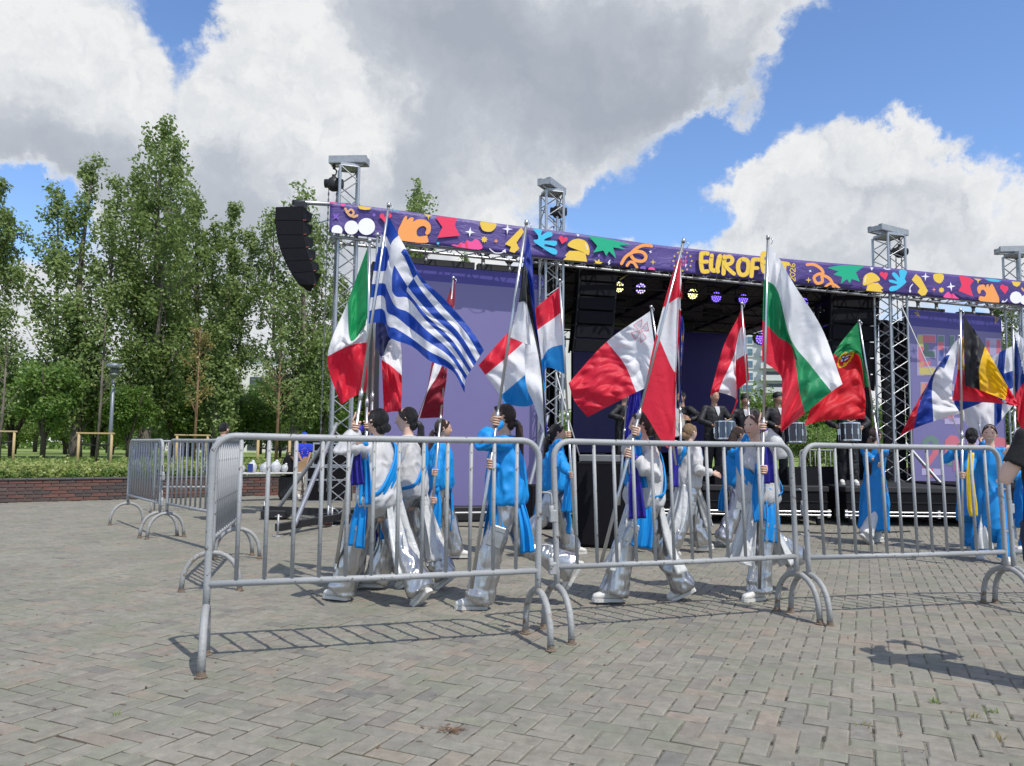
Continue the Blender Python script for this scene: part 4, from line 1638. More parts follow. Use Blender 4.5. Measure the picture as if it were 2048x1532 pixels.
def make_arrays():
    # far left array: seen obliquely from the side, mouth towards the crowd on the right
    pts = [(551, 414), (550, 441), (553, 470), (560, 497), (570, 523), (582, 546), (597, 569)]
    off = .15
    fd = (SN * .35 + Vector((-.93, -.35, 0))).normalized()
    P = [onp(x, y, off) for x, y in pts]
    boxes = [(P[k], P[k + 1]) for k in range(6)]
    # seen turned: big flat flank to the left, stepped front to the right
    sd = Vector((.955, .15, 0)).normalized()
    root = thing('line_array', 'curved stack of six black loudspeakers hanging left of the banner', 'loudspeaker', P[0], 0, 'hanging line arrays')
    back = [(621, 426), (622, 449), (622, 474), (627, 498), (632, 523), (639, 545), (634, 572)]
    mid = [(606, 412), (606, 441), (607, 470), (612, 496), (620, 520), (627, 543), (628, 571)]
    for k in range(6):
        dep = .55
        a, b_, m0, m1 = P[k], P[k + 1], onp(*mid[k], off + .05), onp(*mid[k + 1], off + .05)
        q0, q1 = onp(back[k][0] + 4, back[k][1] + 3, off - .45), onp(back[k + 1][0], back[k + 1][1] - 6, off - .45)
        g = Vector((0, 0, .004))
        r0, r1 = a + Vector((.02, .62, 0)), b_ + Vector((.02, .62, 0))
        b = MB()
        b.add([a - g, b_ + g, m1 + g, m0 - g, r0 - g, r1 + g, q1 + g, q0 - g], [(0, 1, 2, 3), (3, 2, 6, 7), (7, 6, 5, 4), (4, 5, 1, 0), (4, 0, 3, 7), (1, 5, 6, 2)])
        cab = b.build('cabinet', CAB, root)
        b = MB()
        nrm = (m0 - a).cross(b_ - a).normalized()
        if nrm.dot(CAM - a) < 0:
            nrm = -nrm
        f = lambda s, t: (a * (1 - s) + m0 * s) * (1 - t) + (b_ * (1 - s) + m1 * s) * t + nrm * .012
        b.add([f(.02, .02), f(.98, .02), f(.98, .98), f(.02, .98)], [(0, 1, 2, 3)])
        b.build('grille', GRILL, cab)
        b = MB()
        e = m1 * .97 + b_ * .03
        b.tube([m1 + g * 2, q1 * .35 + m1 * .65 + g * 2], .008, 5)
        b.build('edge_trim', RED_M, cab)
    b = MB()
    hook = onp(598, 405, off - .1)
    b.tube([hook + V(-.1, 0, 0), hook + V(.1, 0, -.02)], .05, 8)
    b.box(hook + V(.02, 0, -.06), (.22, .12, .16), None, 0, None, .03)
    b.tube([hook + V(0, 0, -.1), P[0] * .45 + mid_pt(onp(606, 412, off), .55)], .03, 6)
    b.build('clamp', BLACK, root)
    # outrigger pipe carrying it
    pp = thing('outrigger_pipe', 'bare aluminium pipe reaching left from the truss to hold loudspeakers', 'pipe', onp(600, 405, off - .1))
    b = MB()
    b.tube([onp(592, 405, off - .1), onp(604, 405, off - .1), onp(720, 411.5, off - .1)], .036, 10)
    b.build('tube', ALU, pp)
    b = MB()
    b.tube([onp(636, 446, off - .2), onp(672, 436, off - .2)], .008, 6)
    b.build('stay_cord', mat('blue_cord', (.05, .12, .3), .7), pp)

    # inner arrays, facing the crowd
    def inner(label, xt0, xt1, ytop, ybot, lean, n, off, dep):
        A = []
        for k in range(n + 1):
            f = k / n
            y = ytop + (ybot - ytop) * f
            xc = (xt0 + xt1) / 2 + lean * f ** 1.4
            A.append(onp(xc, y, off - .10 * f * f))
        w = (onp(xt1, ytop, off) - onp(xt0, ytop, off)).length
        fd = (SN + Vector((.0, -.25, 0))).normalized()
        return line_array(label, [(A[k], A[k + 1]) for k in range(n)], w, dep, fd)
    inner('tall black loudspeaker stack hanging beside the second tower, lights to its right', 1162, 1234, 536, 706, -14, 6, -.3, .5)
    inner('tall black loudspeaker stack hanging beside the third tower, above the Portuguese flag', 1668, 1757, 584, 780, -10, 6, -.3, .5)


def mid_pt(p, f):
    return p * f


make_arrays()


# ------------------------------------------------------------------ screens
def screen_mat(name, rgb, e=.10):
    return mat(name, s2l(*rgb), .5, 0, var=.03, scale=2, emit=e)


LED_TOP = screen_mat('led_band', (62, 56, 128), .2)
LED_MAIN = screen_mat('led_lavender', (104, 99, 142), .22)
LED_GAP = mat('led_seam', (.045, .04, .07), .6)


def led_screen(label, x0, x1, tl, tr, bl, br, band, off, nx, ny, group='led screens'):
    """flat wall of square panels; corners given where they are seen"""
    P = [onp(x, y, off) for x, y in (tl, tr, br, bl)]
    root = thing('led_screen', label, 'screen', P[3], 0, group)
    c = lambda u, v: (P[0] * (1 - u) + P[1] * u) * (1 - v) + (P[3] * (1 - u) + P[2] * u) * v
    b = MB()
    n = SN
    d = .16
    vs = [c(0, 0) - n * .012, c(1, 0) - n * .012, c(1, 1) - n * .012, c(0, 1) - n * .012]
    vs += [v - n * d for v in vs]
    b.add(vs, [(0, 1, 2, 3), (4, 5, 6, 7), (0, 1, 5, 4), (1, 2, 6, 5), (2, 3, 7, 6), (3, 0, 4, 7)])
    b.build('housing', BLACK, root)
    for i in range(nx):
        for j in range(ny):
            e = 0.0
            u0, u1, v0, v1 = i / nx + e, (i + 1) / nx - e, j / ny + e, (j + 1) / ny - e
            b = MB()
            zo = n * 0.0
            if v0 < band < v1:
                b.add([c(u0, v0) , c(u1, v0), c(u1, band) + zo, c(u0, band) + zo, c(u1, v1) + zo, c(u0, v1) + zo], [(0, 1, 2, 3), (3, 2, 4, 5)])
                b.mi[-1] = 1
                o = b.build('led_panel', [LED_TOP, LED_MAIN], root)
            else:
                b.add([c(u0, v0) , c(u1, v0), c(u1, v1) + zo, c(u0, v1) + zo], [(0, 1, 2, 3)])
                o = b.build('led_panel', LED_TOP if v1 <= band else LED_MAIN, root)
    return root, c


def make_screens():
    r1, c1 = led_screen('large lavender screen on the left of the stage behind the Greek flag', 0, 0, (758, 522), (1092, 551), (757, 1013), (1092, 1013), .066, -.25, 7, 9)
    # black surround left of it and drop base
    b = MB()
    b.box(sp((c1(0, .5) - S0).dot(SE) - .09, -.3, 2.3), (.16, .3, 4.2), SROT)
    b.build('side_post', BLACK, r1)
    b = MB()
    for f in (.14, .42, .72):
        b.box(c1(f, 0) - SN * .1 + V(0, 0, .07), (.85, .16, .11), SROT)
    b.build('hanging_bar', BLACK, r1)
    r2, c2 = led_screen('lavender screen on the right of the stage with patchwork lettering', 0, 0, (1816, 618), (2002, 634), (1830, 974), (2016, 976), .095, -.25, 4, 8)
    b = MB()
    b.box(c2(.2, 0) - SN * .1 + V(0, 0, .035), (1.0, .16, .06), SROT)
    b.box(c2(.77, 0) - SN * .1 + V(0, 0, .035), (1.0, .16, .06), SROT)
    b.build('hanging_bar', BLACK, r2)

    # yoke straps hanging the screens from the truss
    def yokes(spec, off, label):
        for i, (x, y) in enumerate(spec):
            t = onp(x, y, off)
            root = thing('hanging_bracket', ['first ', 'second ', 'third ', 'fourth '][i] + label + ', from the left', 'bracket', t, 0, 'screen hanging brackets')
            b = MB()
            ww = .26
            zt = .42
            for s in (-1, 1):
                b.tube([t + SE * (s * ww) + V(0, 0, zt), t + V(0, 0, .12)], [(.035, .012)] * 2, 6, side=SE)
            b.build('strap', BLACK, root)
            b = MB()
            b.tube([t + V(0, 0, .14), t + V(0, 0, .05)], .035, 8)
            b.tube([t + V(0, 0, .06), t + V(0, 0, -.08)], .02, 8)
            b.ball(t + V(0, 0, .02), .045, 8, 6)
            b.build('clamp', ALU_D, root)
    yokes([(851, 522), (966, 531), (1018, 541)], -.3, 'black strap bracket above the left screen')
    yokes([(1836, 617), (1873, 620), (1947, 628), (1983, 632)], -.3, 'black strap bracket holding up the right screen')

    # patchwork letters on the right screen, washed out by daylight
    cols = [(196, 96, 96), (120, 130, 100), (92, 110, 150), (180, 170, 90), (160, 110, 140), (110, 140, 120), (190, 140, 120)]
    wash = lambda c, k=.78: tuple(int(x * k + y * (1 - k)) for x, y in zip(c, (104, 94, 150)))
    PX = lambda x, y: (1640 + x / 2.946, 620 + y / 2.946)

    def patch(name, polys, rgb, lift):
        b = MB()
        for q in polys:
            b.add([onp(*PX(x, y), -.25 + lift) for x, y in q], [tuple(range(len(q)))])
        b.build(name, mat('led_%d_%d_%d' % rgb, s2l(*rgb), .5, 0, var=.03, emit=.16), r2)
    rect = lambda x0, y0, x1, y1: [(x0, y0 - 0), (x1, y0 + (x1 - x0) * .04), (x1, y1 + (x1 - x0) * .02), (x0, y1)]
    L1 = .006
    R_, G_, B_, Y_, O_, W_, P_ = (206, 100, 104), (96, 128, 104), (84, 100, 156), (196, 182, 84), (200, 140, 100), (176, 168, 196), (160, 92, 128)
    # pale letter bodies behind the patches
    for q in ((572, 142, 612, 386), (612, 142, 684, 192), (612, 232, 682, 282), (612, 330, 682, 384), (692, 146, 734, 336), (734, 292, 766, 336), (764, 148, 796, 336), (808, 150, 850, 336), (850, 150, 908, 284), (976, 164, 1068, 336)):
        patch('letter_body', [rect(*q)], (150, 142, 176), L1 - .002)
    for q in ((592, 424, 686, 466), (592, 466, 624, 644), (624, 514, 670, 556), (696, 434, 790, 474), (696, 474, 728, 644), (728, 516, 774, 554), (728, 596, 790, 644), (866, 434, 944, 644), (956, 434, 1044, 480), (982, 480, 1018, 694)):
        patch('letter_body', [rect(*q)], (150, 142, 176), L1 - .002)
    # EURO
    for q, c_ in [((578, 148, 606, 215), Y_), ((606, 148, 680, 190), R_), ((580, 215, 612, 300), R_), ((612, 196, 640, 240), G_), ((606, 240, 678, 276), G_), ((582, 300, 612, 338), O_), ((612, 300, 650, 330), R_), ((584, 338, 676, 380), Y_),
                  ((696, 152, 730, 188), G_), ((696, 188, 730, 236), R_), ((698, 236, 730, 300), B_), ((730, 290, 764, 330), R_), ((764, 154, 790, 300), G_),
                  ((812, 156, 846, 330), R_), ((846, 156, 900, 200), W_), ((880, 200, 906, 260), P_), ((846, 250, 890, 280), R_),
                  ((980, 180, 1000, 300), R_), ((1000, 170, 1040, 205), W_), ((1040, 176, 1064, 300), R_), ((990, 300, 1060, 330), W_)]:
        patch('letter_patch', [rect(*q)], wash(c_), L1)
    for q, c_ in [((596, 430, 620, 640), O_), ((620, 430, 680, 462), R_), ((620, 520, 664, 552), B_), ((700, 440, 724, 640), G_), ((724, 440, 780, 470), Y_), ((724, 600, 786, 640), R_), ((724, 520, 770, 550), B_),
                  ((734, 632, 840, 672), W_), ((760, 636, 800, 672), R_), ((880, 440, 940, 480), R_), ((870, 600, 940, 640), B_), ((960, 440, 1040, 476), W_), ((986, 476, 1014, 690), R_)]:
        patch('letter_patch', [rect(*q)], wash(c_), L1)
    # 2 0 2 6
    patch('letter_patch', [[(600, 800), (604, 770), (630, 742), (668, 738), (700, 765), (700, 800), (664, 800), (660, 775), (640, 776), (636, 804)]], wash(G_), L1)
    patch('letter_patch', [[(664, 802), (702, 802), (696, 850), (640, 925), (606, 930), (604, 915), (660, 842)]], wash(R_), L1)
    patch('letter_patch', [rect(600, 932, 712, 972)], wash(W_, .8), L1)
    patch('letter_patch', [rect(640, 932, 668, 985)], wash(R_), L1 + .001)
    patch('letter_patch', [[(736, 770), (766, 736), (806, 742), (826, 775), (824, 850), (736, 850)]], wash(R_), L1)
    patch('letter_patch', [[(736, 852), (780, 852), (780, 918), (748, 915)]], wash(G_), L1)
    patch('letter_patch', [[(782, 852), (824, 852), (822, 950), (784, 950)]], wash(P_), L1)
    patch('letter_patch', [[(866, 780), (900, 742), (950, 748), (960, 800), (900, 930), (866, 930)]], wash(W_), L1)
    patch('letter_patch', [[(1004, 790), (1040, 746), (1090, 756), (1104, 800), (1104, 880), (1050, 940), (1004, 900)]], wash(R_), L1)
    patch('corner_mark', [[(550, 14), (580, 6), (590, 48)]], (128, 110, 96), L1)
    patch('corner_mark', [[(1028, 36), (1062, 50), (1030, 82)]], (128, 110, 96), L1)


make_screens()

# ------------------------------------------------------------------ stage body
S2 = (TOWERS[1][1] - S0).dot(SE)
S3 = (TOWERS[2][1] - S0).dot(SE)
DECK = .66
DKB = mat('deck_black', (.02, .02, .022), .7, 0, var=.25, scale=4, bump=.2)
EDGE = mat('case_edge', (.55, .55, .56), .35, .85, var=.12)
RUB = mat('caster_rubber', (.03, .03, .032), .7)
ROOFM = mat('roof_cloth', (.12, .10, .09), .85, 0, var=.25, scale=1.2, bump=.5, bscale=2.5)
NAVY = mat('led_navy', s2l(38, 30, 92), .45, 0, var=.05, scale=2, emit=.10)


def make_roof():
    root = thing('stage_roof', 'dark canopy roof on beams over the middle of the stage', 'roof', sp((S2 + S3) / 2, -3.4, 4.5))
    a, b_ = S2 - .1, S3 + .4
    zf, zb = 4.86, 4.46
    b = MB()
    vs = []
    for (s, o, z) in ((a, -.45, zf), (b_, -.45, zf - .05), (b_, -6.4, zb), (a, -6.4, zb)):
        vs.append(sp(s, o, z))
    vs += [v + V(0, 0, .07) for v in vs]
    b.add(vs, [(0, 1, 2, 3), (4, 5, 6, 7), (0, 1, 5, 4), (1, 2, 6, 5), (2, 3, 7, 6), (3, 0, 4, 7)])
    b.build('canopy', ROOFM, root)
    for k in range(6):
        s = a + (b_ - a) * (k + .5) / 6
        rod('beam', sp(s, -.5, zf - .10), sp(s, -6.3, zb - .06), .045, BLACK, root, 8)
    for o in (-1.1, -2.6, -4.4, -6.2):
        z = zf + (zb - zf) * (-o - .45) / 6 - .2
        for d in (-.13, .13):
            rod('beam', sp(a, o, z + d * .9), sp(b_, o, z + d * .9), .024, BLACK, root, 8)
        for k in range(26):
            s0 = a + (b_ - a) * k / 26
            s1 = a + (b_ - a) * (k + 1) / 26
            rod('beam_brace', sp(s0, o, z + (.12 if k % 2 else -.12)), sp(s1, o, z - (.12 if k % 2 else -.12)), .011, BLACK, root, 5)
    # back posts
    pr_ = [(a + .1, -6.2), (b_ - .1, -6.2)]
    for (s, o) in pr_:
        rod('post', sp(s, o, 0), sp(s, o, zb), .06, BLACK, root, 10)


make_roof()


def drape(label, s0, o0, s1, o1, z0, z1, fold=.05):
    p, q = sp(s0, o0), sp(s1, o1)
    d = q - p
    n = Vector((d.y, -d.x, 0)).normalized()
    P = []
    for j in range(6):
        z = z0 + (z1 - z0) * j / 5
        row = []
        m = max(12, int(d.length * 14))
        for i in range(m + 1):
            f = i / m
            row.append(tuple(p + d * f + n * (fold * math.sin(f * d.length * 16 + .4 * math.sin(j))) + V(0, 0, z)))
        P.append(row)
    b = MB()
    b.grid(P)
    o = b.build('stage_drape', BLACKC, None, p + V(0, 0, z0))
    sd = o.modifiers.new('thick', 'SOLIDIFY')
    sd.thickness = .01
    return tag(o, label, 'curtain', 'black stage curtains')


drape('black curtain closing the left side of the stage, behind the second tower', S2 + .15, -.6, S2 + .5, -6.0, .3, 4.6)
drape('black curtain along the back of the stage, left of the dark blue screen', S2 + .5, -6.1, S2 + 2.4, -6.15, .3, 4.4)
drape('black curtain under the dark blue back screen behind the drummers', S2 + 2.3, -5.75, S2 + 6.6, -5.7, .5, 1.5)
drape('black curtain between the third tower and the loudspeaker stack', S3 - .55, -.9, S3 + .1, -.75, .3, 4.75)
drape('black curtain between the third tower and the right screen', S3 + .2, -.6, S3 + .75, -.55, .2, 4.1)


def make_back_screen():
    P = [onp(x, y, -5.4) for x, y in ((1146, 655), (1478, 668), (1478, 905), (1146, 905))]
    root = thing('led_screen', 'dark navy screen at the back of the stage behind the drummers', 'screen', P[3], 0, 'led screens')
    b = MB()
    vs = [p - SN * .012 for p in P] + [p - SN * .14 for p in P]
    b.add(vs, [(0, 1, 2, 3), (4, 5, 6, 7), (0, 1, 5, 4), (1, 2, 6, 5), (2, 3, 7, 6), (3, 0, 4, 7)])
    b.build('housing', BLACK, root)
    c = lambda u, v: (P[0] * (1 - u) + P[1] * u) * (1 - v) + (P[3] * (1 - u) + P[2] * u) * v
    nx, ny = 8, 6
    for i in range(nx):
        for j in range(ny):
            b = MB()
            e = .0004
            b.add([c(i / nx + e, j / ny + e), c((i + 1) / nx - e, j / ny + e), c((i + 1) / nx - e, (j + 1) / ny - e), c(i / nx + e, (j + 1) / ny - e)], [(0, 1, 2, 3)])
            b.build('led_panel', NAVY, root)


make_back_screen()


def make_deck():
    # main deck behind the rolling risers
    root = thing('stage_deck', 'black stage deck behind the row of rolling risers', 'stage', (1.2, 15.35, 0))
    b = MB()
    b.add([(1.0, 15.35, DECK), (9.6, 15.35, DECK), (10.6, 21.6, DECK), (-.2, 21.6, DECK), (1.0, 15.35, 0), (9.6, 15.35, 0), (10.6, 21.6, 0), (-.2, 21.6, 0)],
          [(0, 1, 2, 3), (0, 4, 5, 1), (1, 5, 6, 2), (2, 6, 7, 3), (3, 7, 4, 0)])
    b.build('platform', DKB, root)
    for k in range(9):
        rod('leg', (1.05 + k * 1.06, 15.30, 0), (1.05 + k * 1.06, 15.30, DECK - .03), .03, ALU_D, root)
    # risers with silver frames and casters
    spec = [(3.26, 5.42, 'long black rolling riser in the middle, carrying the snare drummer'), (5.70, 7.86, 'black rolling riser at the right, carrying the drummer by the third tower'),
            (1.02, 3.16, 'black rolling riser at the left, carrying the bass drummers')]
    for (x0, x1, lab) in spec:
        r = thing('rolling_riser', lab, 'riser', ((x0 + x1) / 2, 13.3, 0), 0, 'rolling risers along the stage front')
        xm, w = (x0 + x1) / 2, x1 - x0
        b = MB()
        b.box((xm, 14.3, DECK - .045), (w, 2.0, .09), None, 0, None, .01)
        b.build('deck_board', DKB, r)
        b = MB()
        b.box((xm, 14.3, .43), (w - .04, 1.96, .35), None, 0, None, .008)
        b.build('side_panel', CAB, r)
        b = MB()
        b.box((xm, 13.312, .40), (w - .03, .012, .012))
        b.build('seam_strip', BLACK, r)
        for z in (.235, .175):
            rod('rail', (x0 - .02, 13.29, z), (x1 + .02, 13.29, z), .017, EDGE, r)
        for x in (x0 + .01, xm - .5, xm + .5, x1 - .01):
            b = MB()
            b.box((x, 13.31, .205), (.05, .06, .13), None, 0, None, .006)
            b.build('corner_bracket', EDGE, r)
        for x in (x0 + .14, x1 - .14):
            for y in (13.42, 15.2):
                b = MB()
                b.box((x, y, .135), (.07, .1, .05))
                b.build('caster_fork', EDGE, r)
                b = MB()
                b.tube([(x - .03, y, .058), (x + .03, y, .058)], .058, 14)
                b.build('wheel', RUB, r)
    # wing under the right screen and base under the left one
    r = thing('stage_wing', 'black panelled base standing under the right screen', 'stage base', (8.2, 13.3, 0))
    b = MB()
    b.box((8.95, 14.5, .345), (2.05, 2.36, .69), None, 0, None, .01)
    b.build('box', CAB, r)
    for x in (8.45, 8.95, 9.45):
        b = MB()
        b.box((x, 13.315, .345), (.012, .012, .64))
        b.build('seam_strip', BLACK, r)
    r = thing('screen_base', 'low black base with a steel rail under the large left screen', 'screen base', onp(758, 1046, .2))
    a, c = onp(752, 1044, .25), onp(1098, 1044, .25)
    a.z = c.z = 0
    mid = (a + c) / 2
    b = MB()
    b.box(mid - SN * .5 + V(0, 0, .125), ((c - a).length, .8, .24), SROT, 0, None, .01)
    b.build('box', BLACK, r)
    rod('rail', a + V(0, 0, .16) + SN * .0, c + V(0, 0, .16) + SN * .0, .02, ALU_D, r)
    for f in (.05, .35, .65, .95):
        rod('foot', a + (c - a) * f + SN * .02 + V(0, 0, 0), a + (c - a) * f + SN * .02 + V(0, 0, .2), .02, ALU_D, r)


make_deck()



def wedge(px, py, d, rz, label):
    p = at(px, py, d)
    o = thing('stage_monitor', label, 'loudspeaker', (p.x, p.y, DECK), rz, 'monitor wedges on the deck')
    b = MB()
    w = .3
    vs = [(-w, -.2, 0), (w, -.2, 0), (w, .22, 0), (-w, .22, 0), (-w, -.16, .32), (w, -.16, .32), (w, .2, .08), (-w, .2, .08)]
    b.add(vs, [(0, 1, 2, 3), (0, 4, 5, 1), (4, 7, 6, 5), (2, 6, 7, 3), (1, 5, 6, 2), (0, 3, 7, 4)])
    new_obj('cabinet', b.mesh('cabinet', CAB), o)
    b = MB()
    b.add([(-w + .03, -.14, .318), (w - .03, -.14, .318), (w - .03, .18, .10), (-w + .03, .18, .10)], [(0, 1, 2, 3)])
    new_obj('grille', b.mesh('grille', GRILL), o)


wedge(1595, 962, 13.9, .2, 'black monitor wedge on the deck right of the backward capped drummer')
wedge(1640, 964, 14.6, -.3, 'black monitor wedge on the deck nearest the right hand drummer')
wedge(1455, 962, 13.8, .1, 'black monitor wedge on the deck beside the snare drummer')


# ------------------------------------------------------------------ stage lights
def led_mat(name, rgb, e):
    m = bpy.data.materials.new(name)
    m.use_nodes = True
    t = NT(m.node_tree)
    b = m.node_tree.nodes['Principled BSDF']
    n = t.noise(t.n('ShaderNodeTexCoord').outputs['Object'], 40, 2)
    c = t.mix(t.lin(n, .3, .7), rgb + (1,), tuple(min(1, x * 1.15) for x in rgb) + (1,))
    t.link(c, b.inputs['Base Color'])
    t.link(c, b.inputs['Emission Color'])
    b.inputs['Emission Strength'].default_value = e
    return m


LED_Y = led_mat('lamp_yellow', (.95, .90, .35), 3.2)
LED_V = led_mat('lamp_violet', (.20, .12, 1.0), 2.4)
LED_VW = led_mat('lamp_violet_core', (.42, .34, 1.0), 2.6)
LED_YD = led_mat('lamp_yellow_dim', (.6, .52, .2), .5)
LED_VB = led_mat('lamp_violet_glow', (.07, .02, .40), .35)
LED_YB = led_mat('lamp_yellow_glow', (.10, .09, .03), .10)


def par_lamp(px, py, off, r, kind, label, group='stage lamps under the banner', look=(0, -.9, -.3)):
    c = onp(px, py, off)
    root = thing('stage_lamp', label, 'stage lamp', c, 0, group)
    d = (SN + Vector(look) * .0 + V(-.12, -.5, -.28)).normalized()
    b = MB()
    b.tube([c - d * .26, c - d * .22, c - d * .12, c], [r * .7, r * .95, r * 1.05, r * 1.12], 20)
    b.tube([c - d * .001, c + d * .012], [r * 1.12, r * 1.12], 20)
    b.build('housing', BLACK, root)
    glow, core = {'y': (LED_YB, LED_Y), 'v': (LED_VB, LED_VW), 'vd': (LED_VB, LED_V), 'yd': (BLACK, LED_YD)}[kind]
    b = MB()
    b.disc(c + d * .014, d, r * .97, 24)
    b.build('lens', glow, root)
    a = d.orthogonal().normalized()
    e = d.cross(a)
    b = MB()
    for (n, rr) in ((1, 0), (6, .40), (12, .78)):
        for k in range(n):
            t = 2 * PI * k / n + rr
            b.disc(c + d * .018 + a * (r * rr * math.cos(t)) + e * (r * rr * math.sin(t)), d, r * .145, 8)
    b.build('led_cluster', core, root)['kind'] = 'stuff'
    b = MB()
    s = SE
    up = V(0, 0, 1)
    b.tube([c - d * .1 + s * (r * 1.25), c - d * .1 + s * (r * 1.25) + up * (r * 1.9), c - d * .1 - s * (r * 1.25) + up * (r * 1.9), c - d * .1 - s * (r * 1.25)], .014, 6)
    b.tube([c - d * .1 + up * (r * 1.9), c - d * .1 + up * (r * 1.9 + .22)], .022, 6)
    b.build('yoke', BLACK, root)


for (x, y, r, k, lab) in [(1237, 574, .115, 'y', 'yellow glowing stage lamp next to the left speaker stack'), (1281, 577, .115, 'v', 'bright violet stage lamp, left of the red and white flag tips'),
                          (1385, 588, .115, 'y', 'yellow glowing stage lamp below the first letter of the banner word'), (1432, 594, .115, 'vd', 'dim violet stage lamp right of the middle yellow lamp'),
                          (1486, 598, .11, 'vd', 'dim violet stage lamp behind the tip of the Austrian flag pole'), (1607, 605, .11, 'vd', 'violet stage lamp just right of the Bulgarian flag'),
                          (1660, 612, .11, 'yd', 'dim yellowish stage lamp nearest the right speaker stack')]:
    par_lamp(x, y, -1.3, r, k, lab)
par_lamp(1522, 677, -5.6, .17, 'vd', 'violet lamp hanging low at the back of the stage', 'stage lamps under the banner')


def flood(px, py, off, label, w=.34, h=.24):
    c = onp(px, py, off)
    root = thing('flood_light', label, 'flood light', c, 0, 'unlit flood lights under the roof')
    rot = SROT @ Matrix.Rotation(R(28), 3, 'X')
    b = MB()
    b.box(c, (w, .12, h), rot, 0, None, .015)
    b.build('housing', BLACK, root)
    b = MB()
    b.box(c + rot @ V(0, -.066, 0), (w * .86, .01, h * .8), rot)
    b.build('glass', mat('flood_glass', (.05, .05, .055), .12), root)
    b = MB()
    b.tube([c + rot @ V(-w * .55, 0, 0), c + rot @ V(-w * .55, 0, 0) + V(0, 0, .2), c + rot @ V(w * .55, 0, 0) + V(0, 0, .2), c + rot @ V(w * .55, 0, 0)], .012, 6)
    b.tube([c + V(0, 0, .2), c + V(0, 0, .42)], .018, 6)
    b.build('yoke', BLACK, root)


flood(1426, 624, -3.4, 'unlit rectangular flood light, below the middle lamps', .46, .26)
flood(1238, 612, -3.0, 'unlit square flood light, beside the left speaker stack', .3, .3)
flood(1500, 612, -3.2, 'unlit flood light, right of the Austrian flag tip', .4, .24)
flood(1372, 650, -4.4, 'unlit flood light, behind the Danish flag', .4, .24)


def moving_head(px, py, off, label):
    c = onp(px, py, off)
    root = thing('moving_head', label, 'stage lamp', c, 0, 'unlit moving head lamps')
    b = MB()
    b.box(c + V(0, 0, .34), (.3, .26, .12), SROT, 0, None, .02)
    b.tube([c + V(0, 0, .4), c + V(0, 0, .6)], .03, 8)
    b.build('base', BLACK, root)
    b = MB()
    for s in (-1, 1):
        b.box(c + SE * (s * .15) + V(0, 0, .13), (.05, .14, .32), SROT, 0, None, .015)
    b.build('arm', BLACK, root)
    b = MB()
    d = (SN * .4 + V(0, 0, -1)).normalized()
    b.tube([c - d * .16, c - d * .1, c + d * .1, c + d * .18], [.07, .12, .12, .1], 16)
    b.build('head', BLACK, root)
    b = MB()
    b.disc(c + d * .185, d, .09, 16)
    b.build('lens', LED_VB, root)


for (x, y, o, lab) in [(1646, 640, -1.2, 'black moving head lamp hanging left of the right speaker stack'), (1343, 575, -1.4, 'black moving head lamp behind the Danish flag'),
                       (1546, 600, -1.6, 'black moving head lamp behind the Bulgarian flag')]:
    moving_head(x, y, o, lab)


# ------------------------------------------------------------------ kit around the left tower
def flight_case(c, s, rz, label, group='flight cases by the left tower'):
    root = thing('flight_case', label, 'flight case', (c[0], c[1], c[2]), 0, group)
    rot = Matrix.Rotation(rz, 3, 'Z')
    m = Vector(c) + V(0, 0, s[2] / 2)
    b = MB()
    b.box(m, s, rot, 0, None, .01)
    b.build('body', CAB, root)
    for z in (0.02, s[2] * .62, s[2] - .02):
        for sy in (-1, 1):
            b = MB()
            b.box(Vector(c) + rot @ V(0, sy * s[1] / 2, z), (s[0] + .01, .02, .035), rot)
            b.build('edge_strip', EDGE, root)
    for sx in (-1, 1):
        for sy in (-1, 1):
            b = MB()
            b.box(m + rot @ V(sx * s[0] / 2, sy * s[1] / 2, 0), (.035, .035, s[2]), rot)
            b.build('corner_strip', EDGE, root)
    b = MB()
    b.box(Vector(c) + rot @ V(0, -s[1] / 2 - .012, s[2] * .62), (.1, .02, .09), rot, 0, None, .006)
    b.build('latch', EDGE, root)


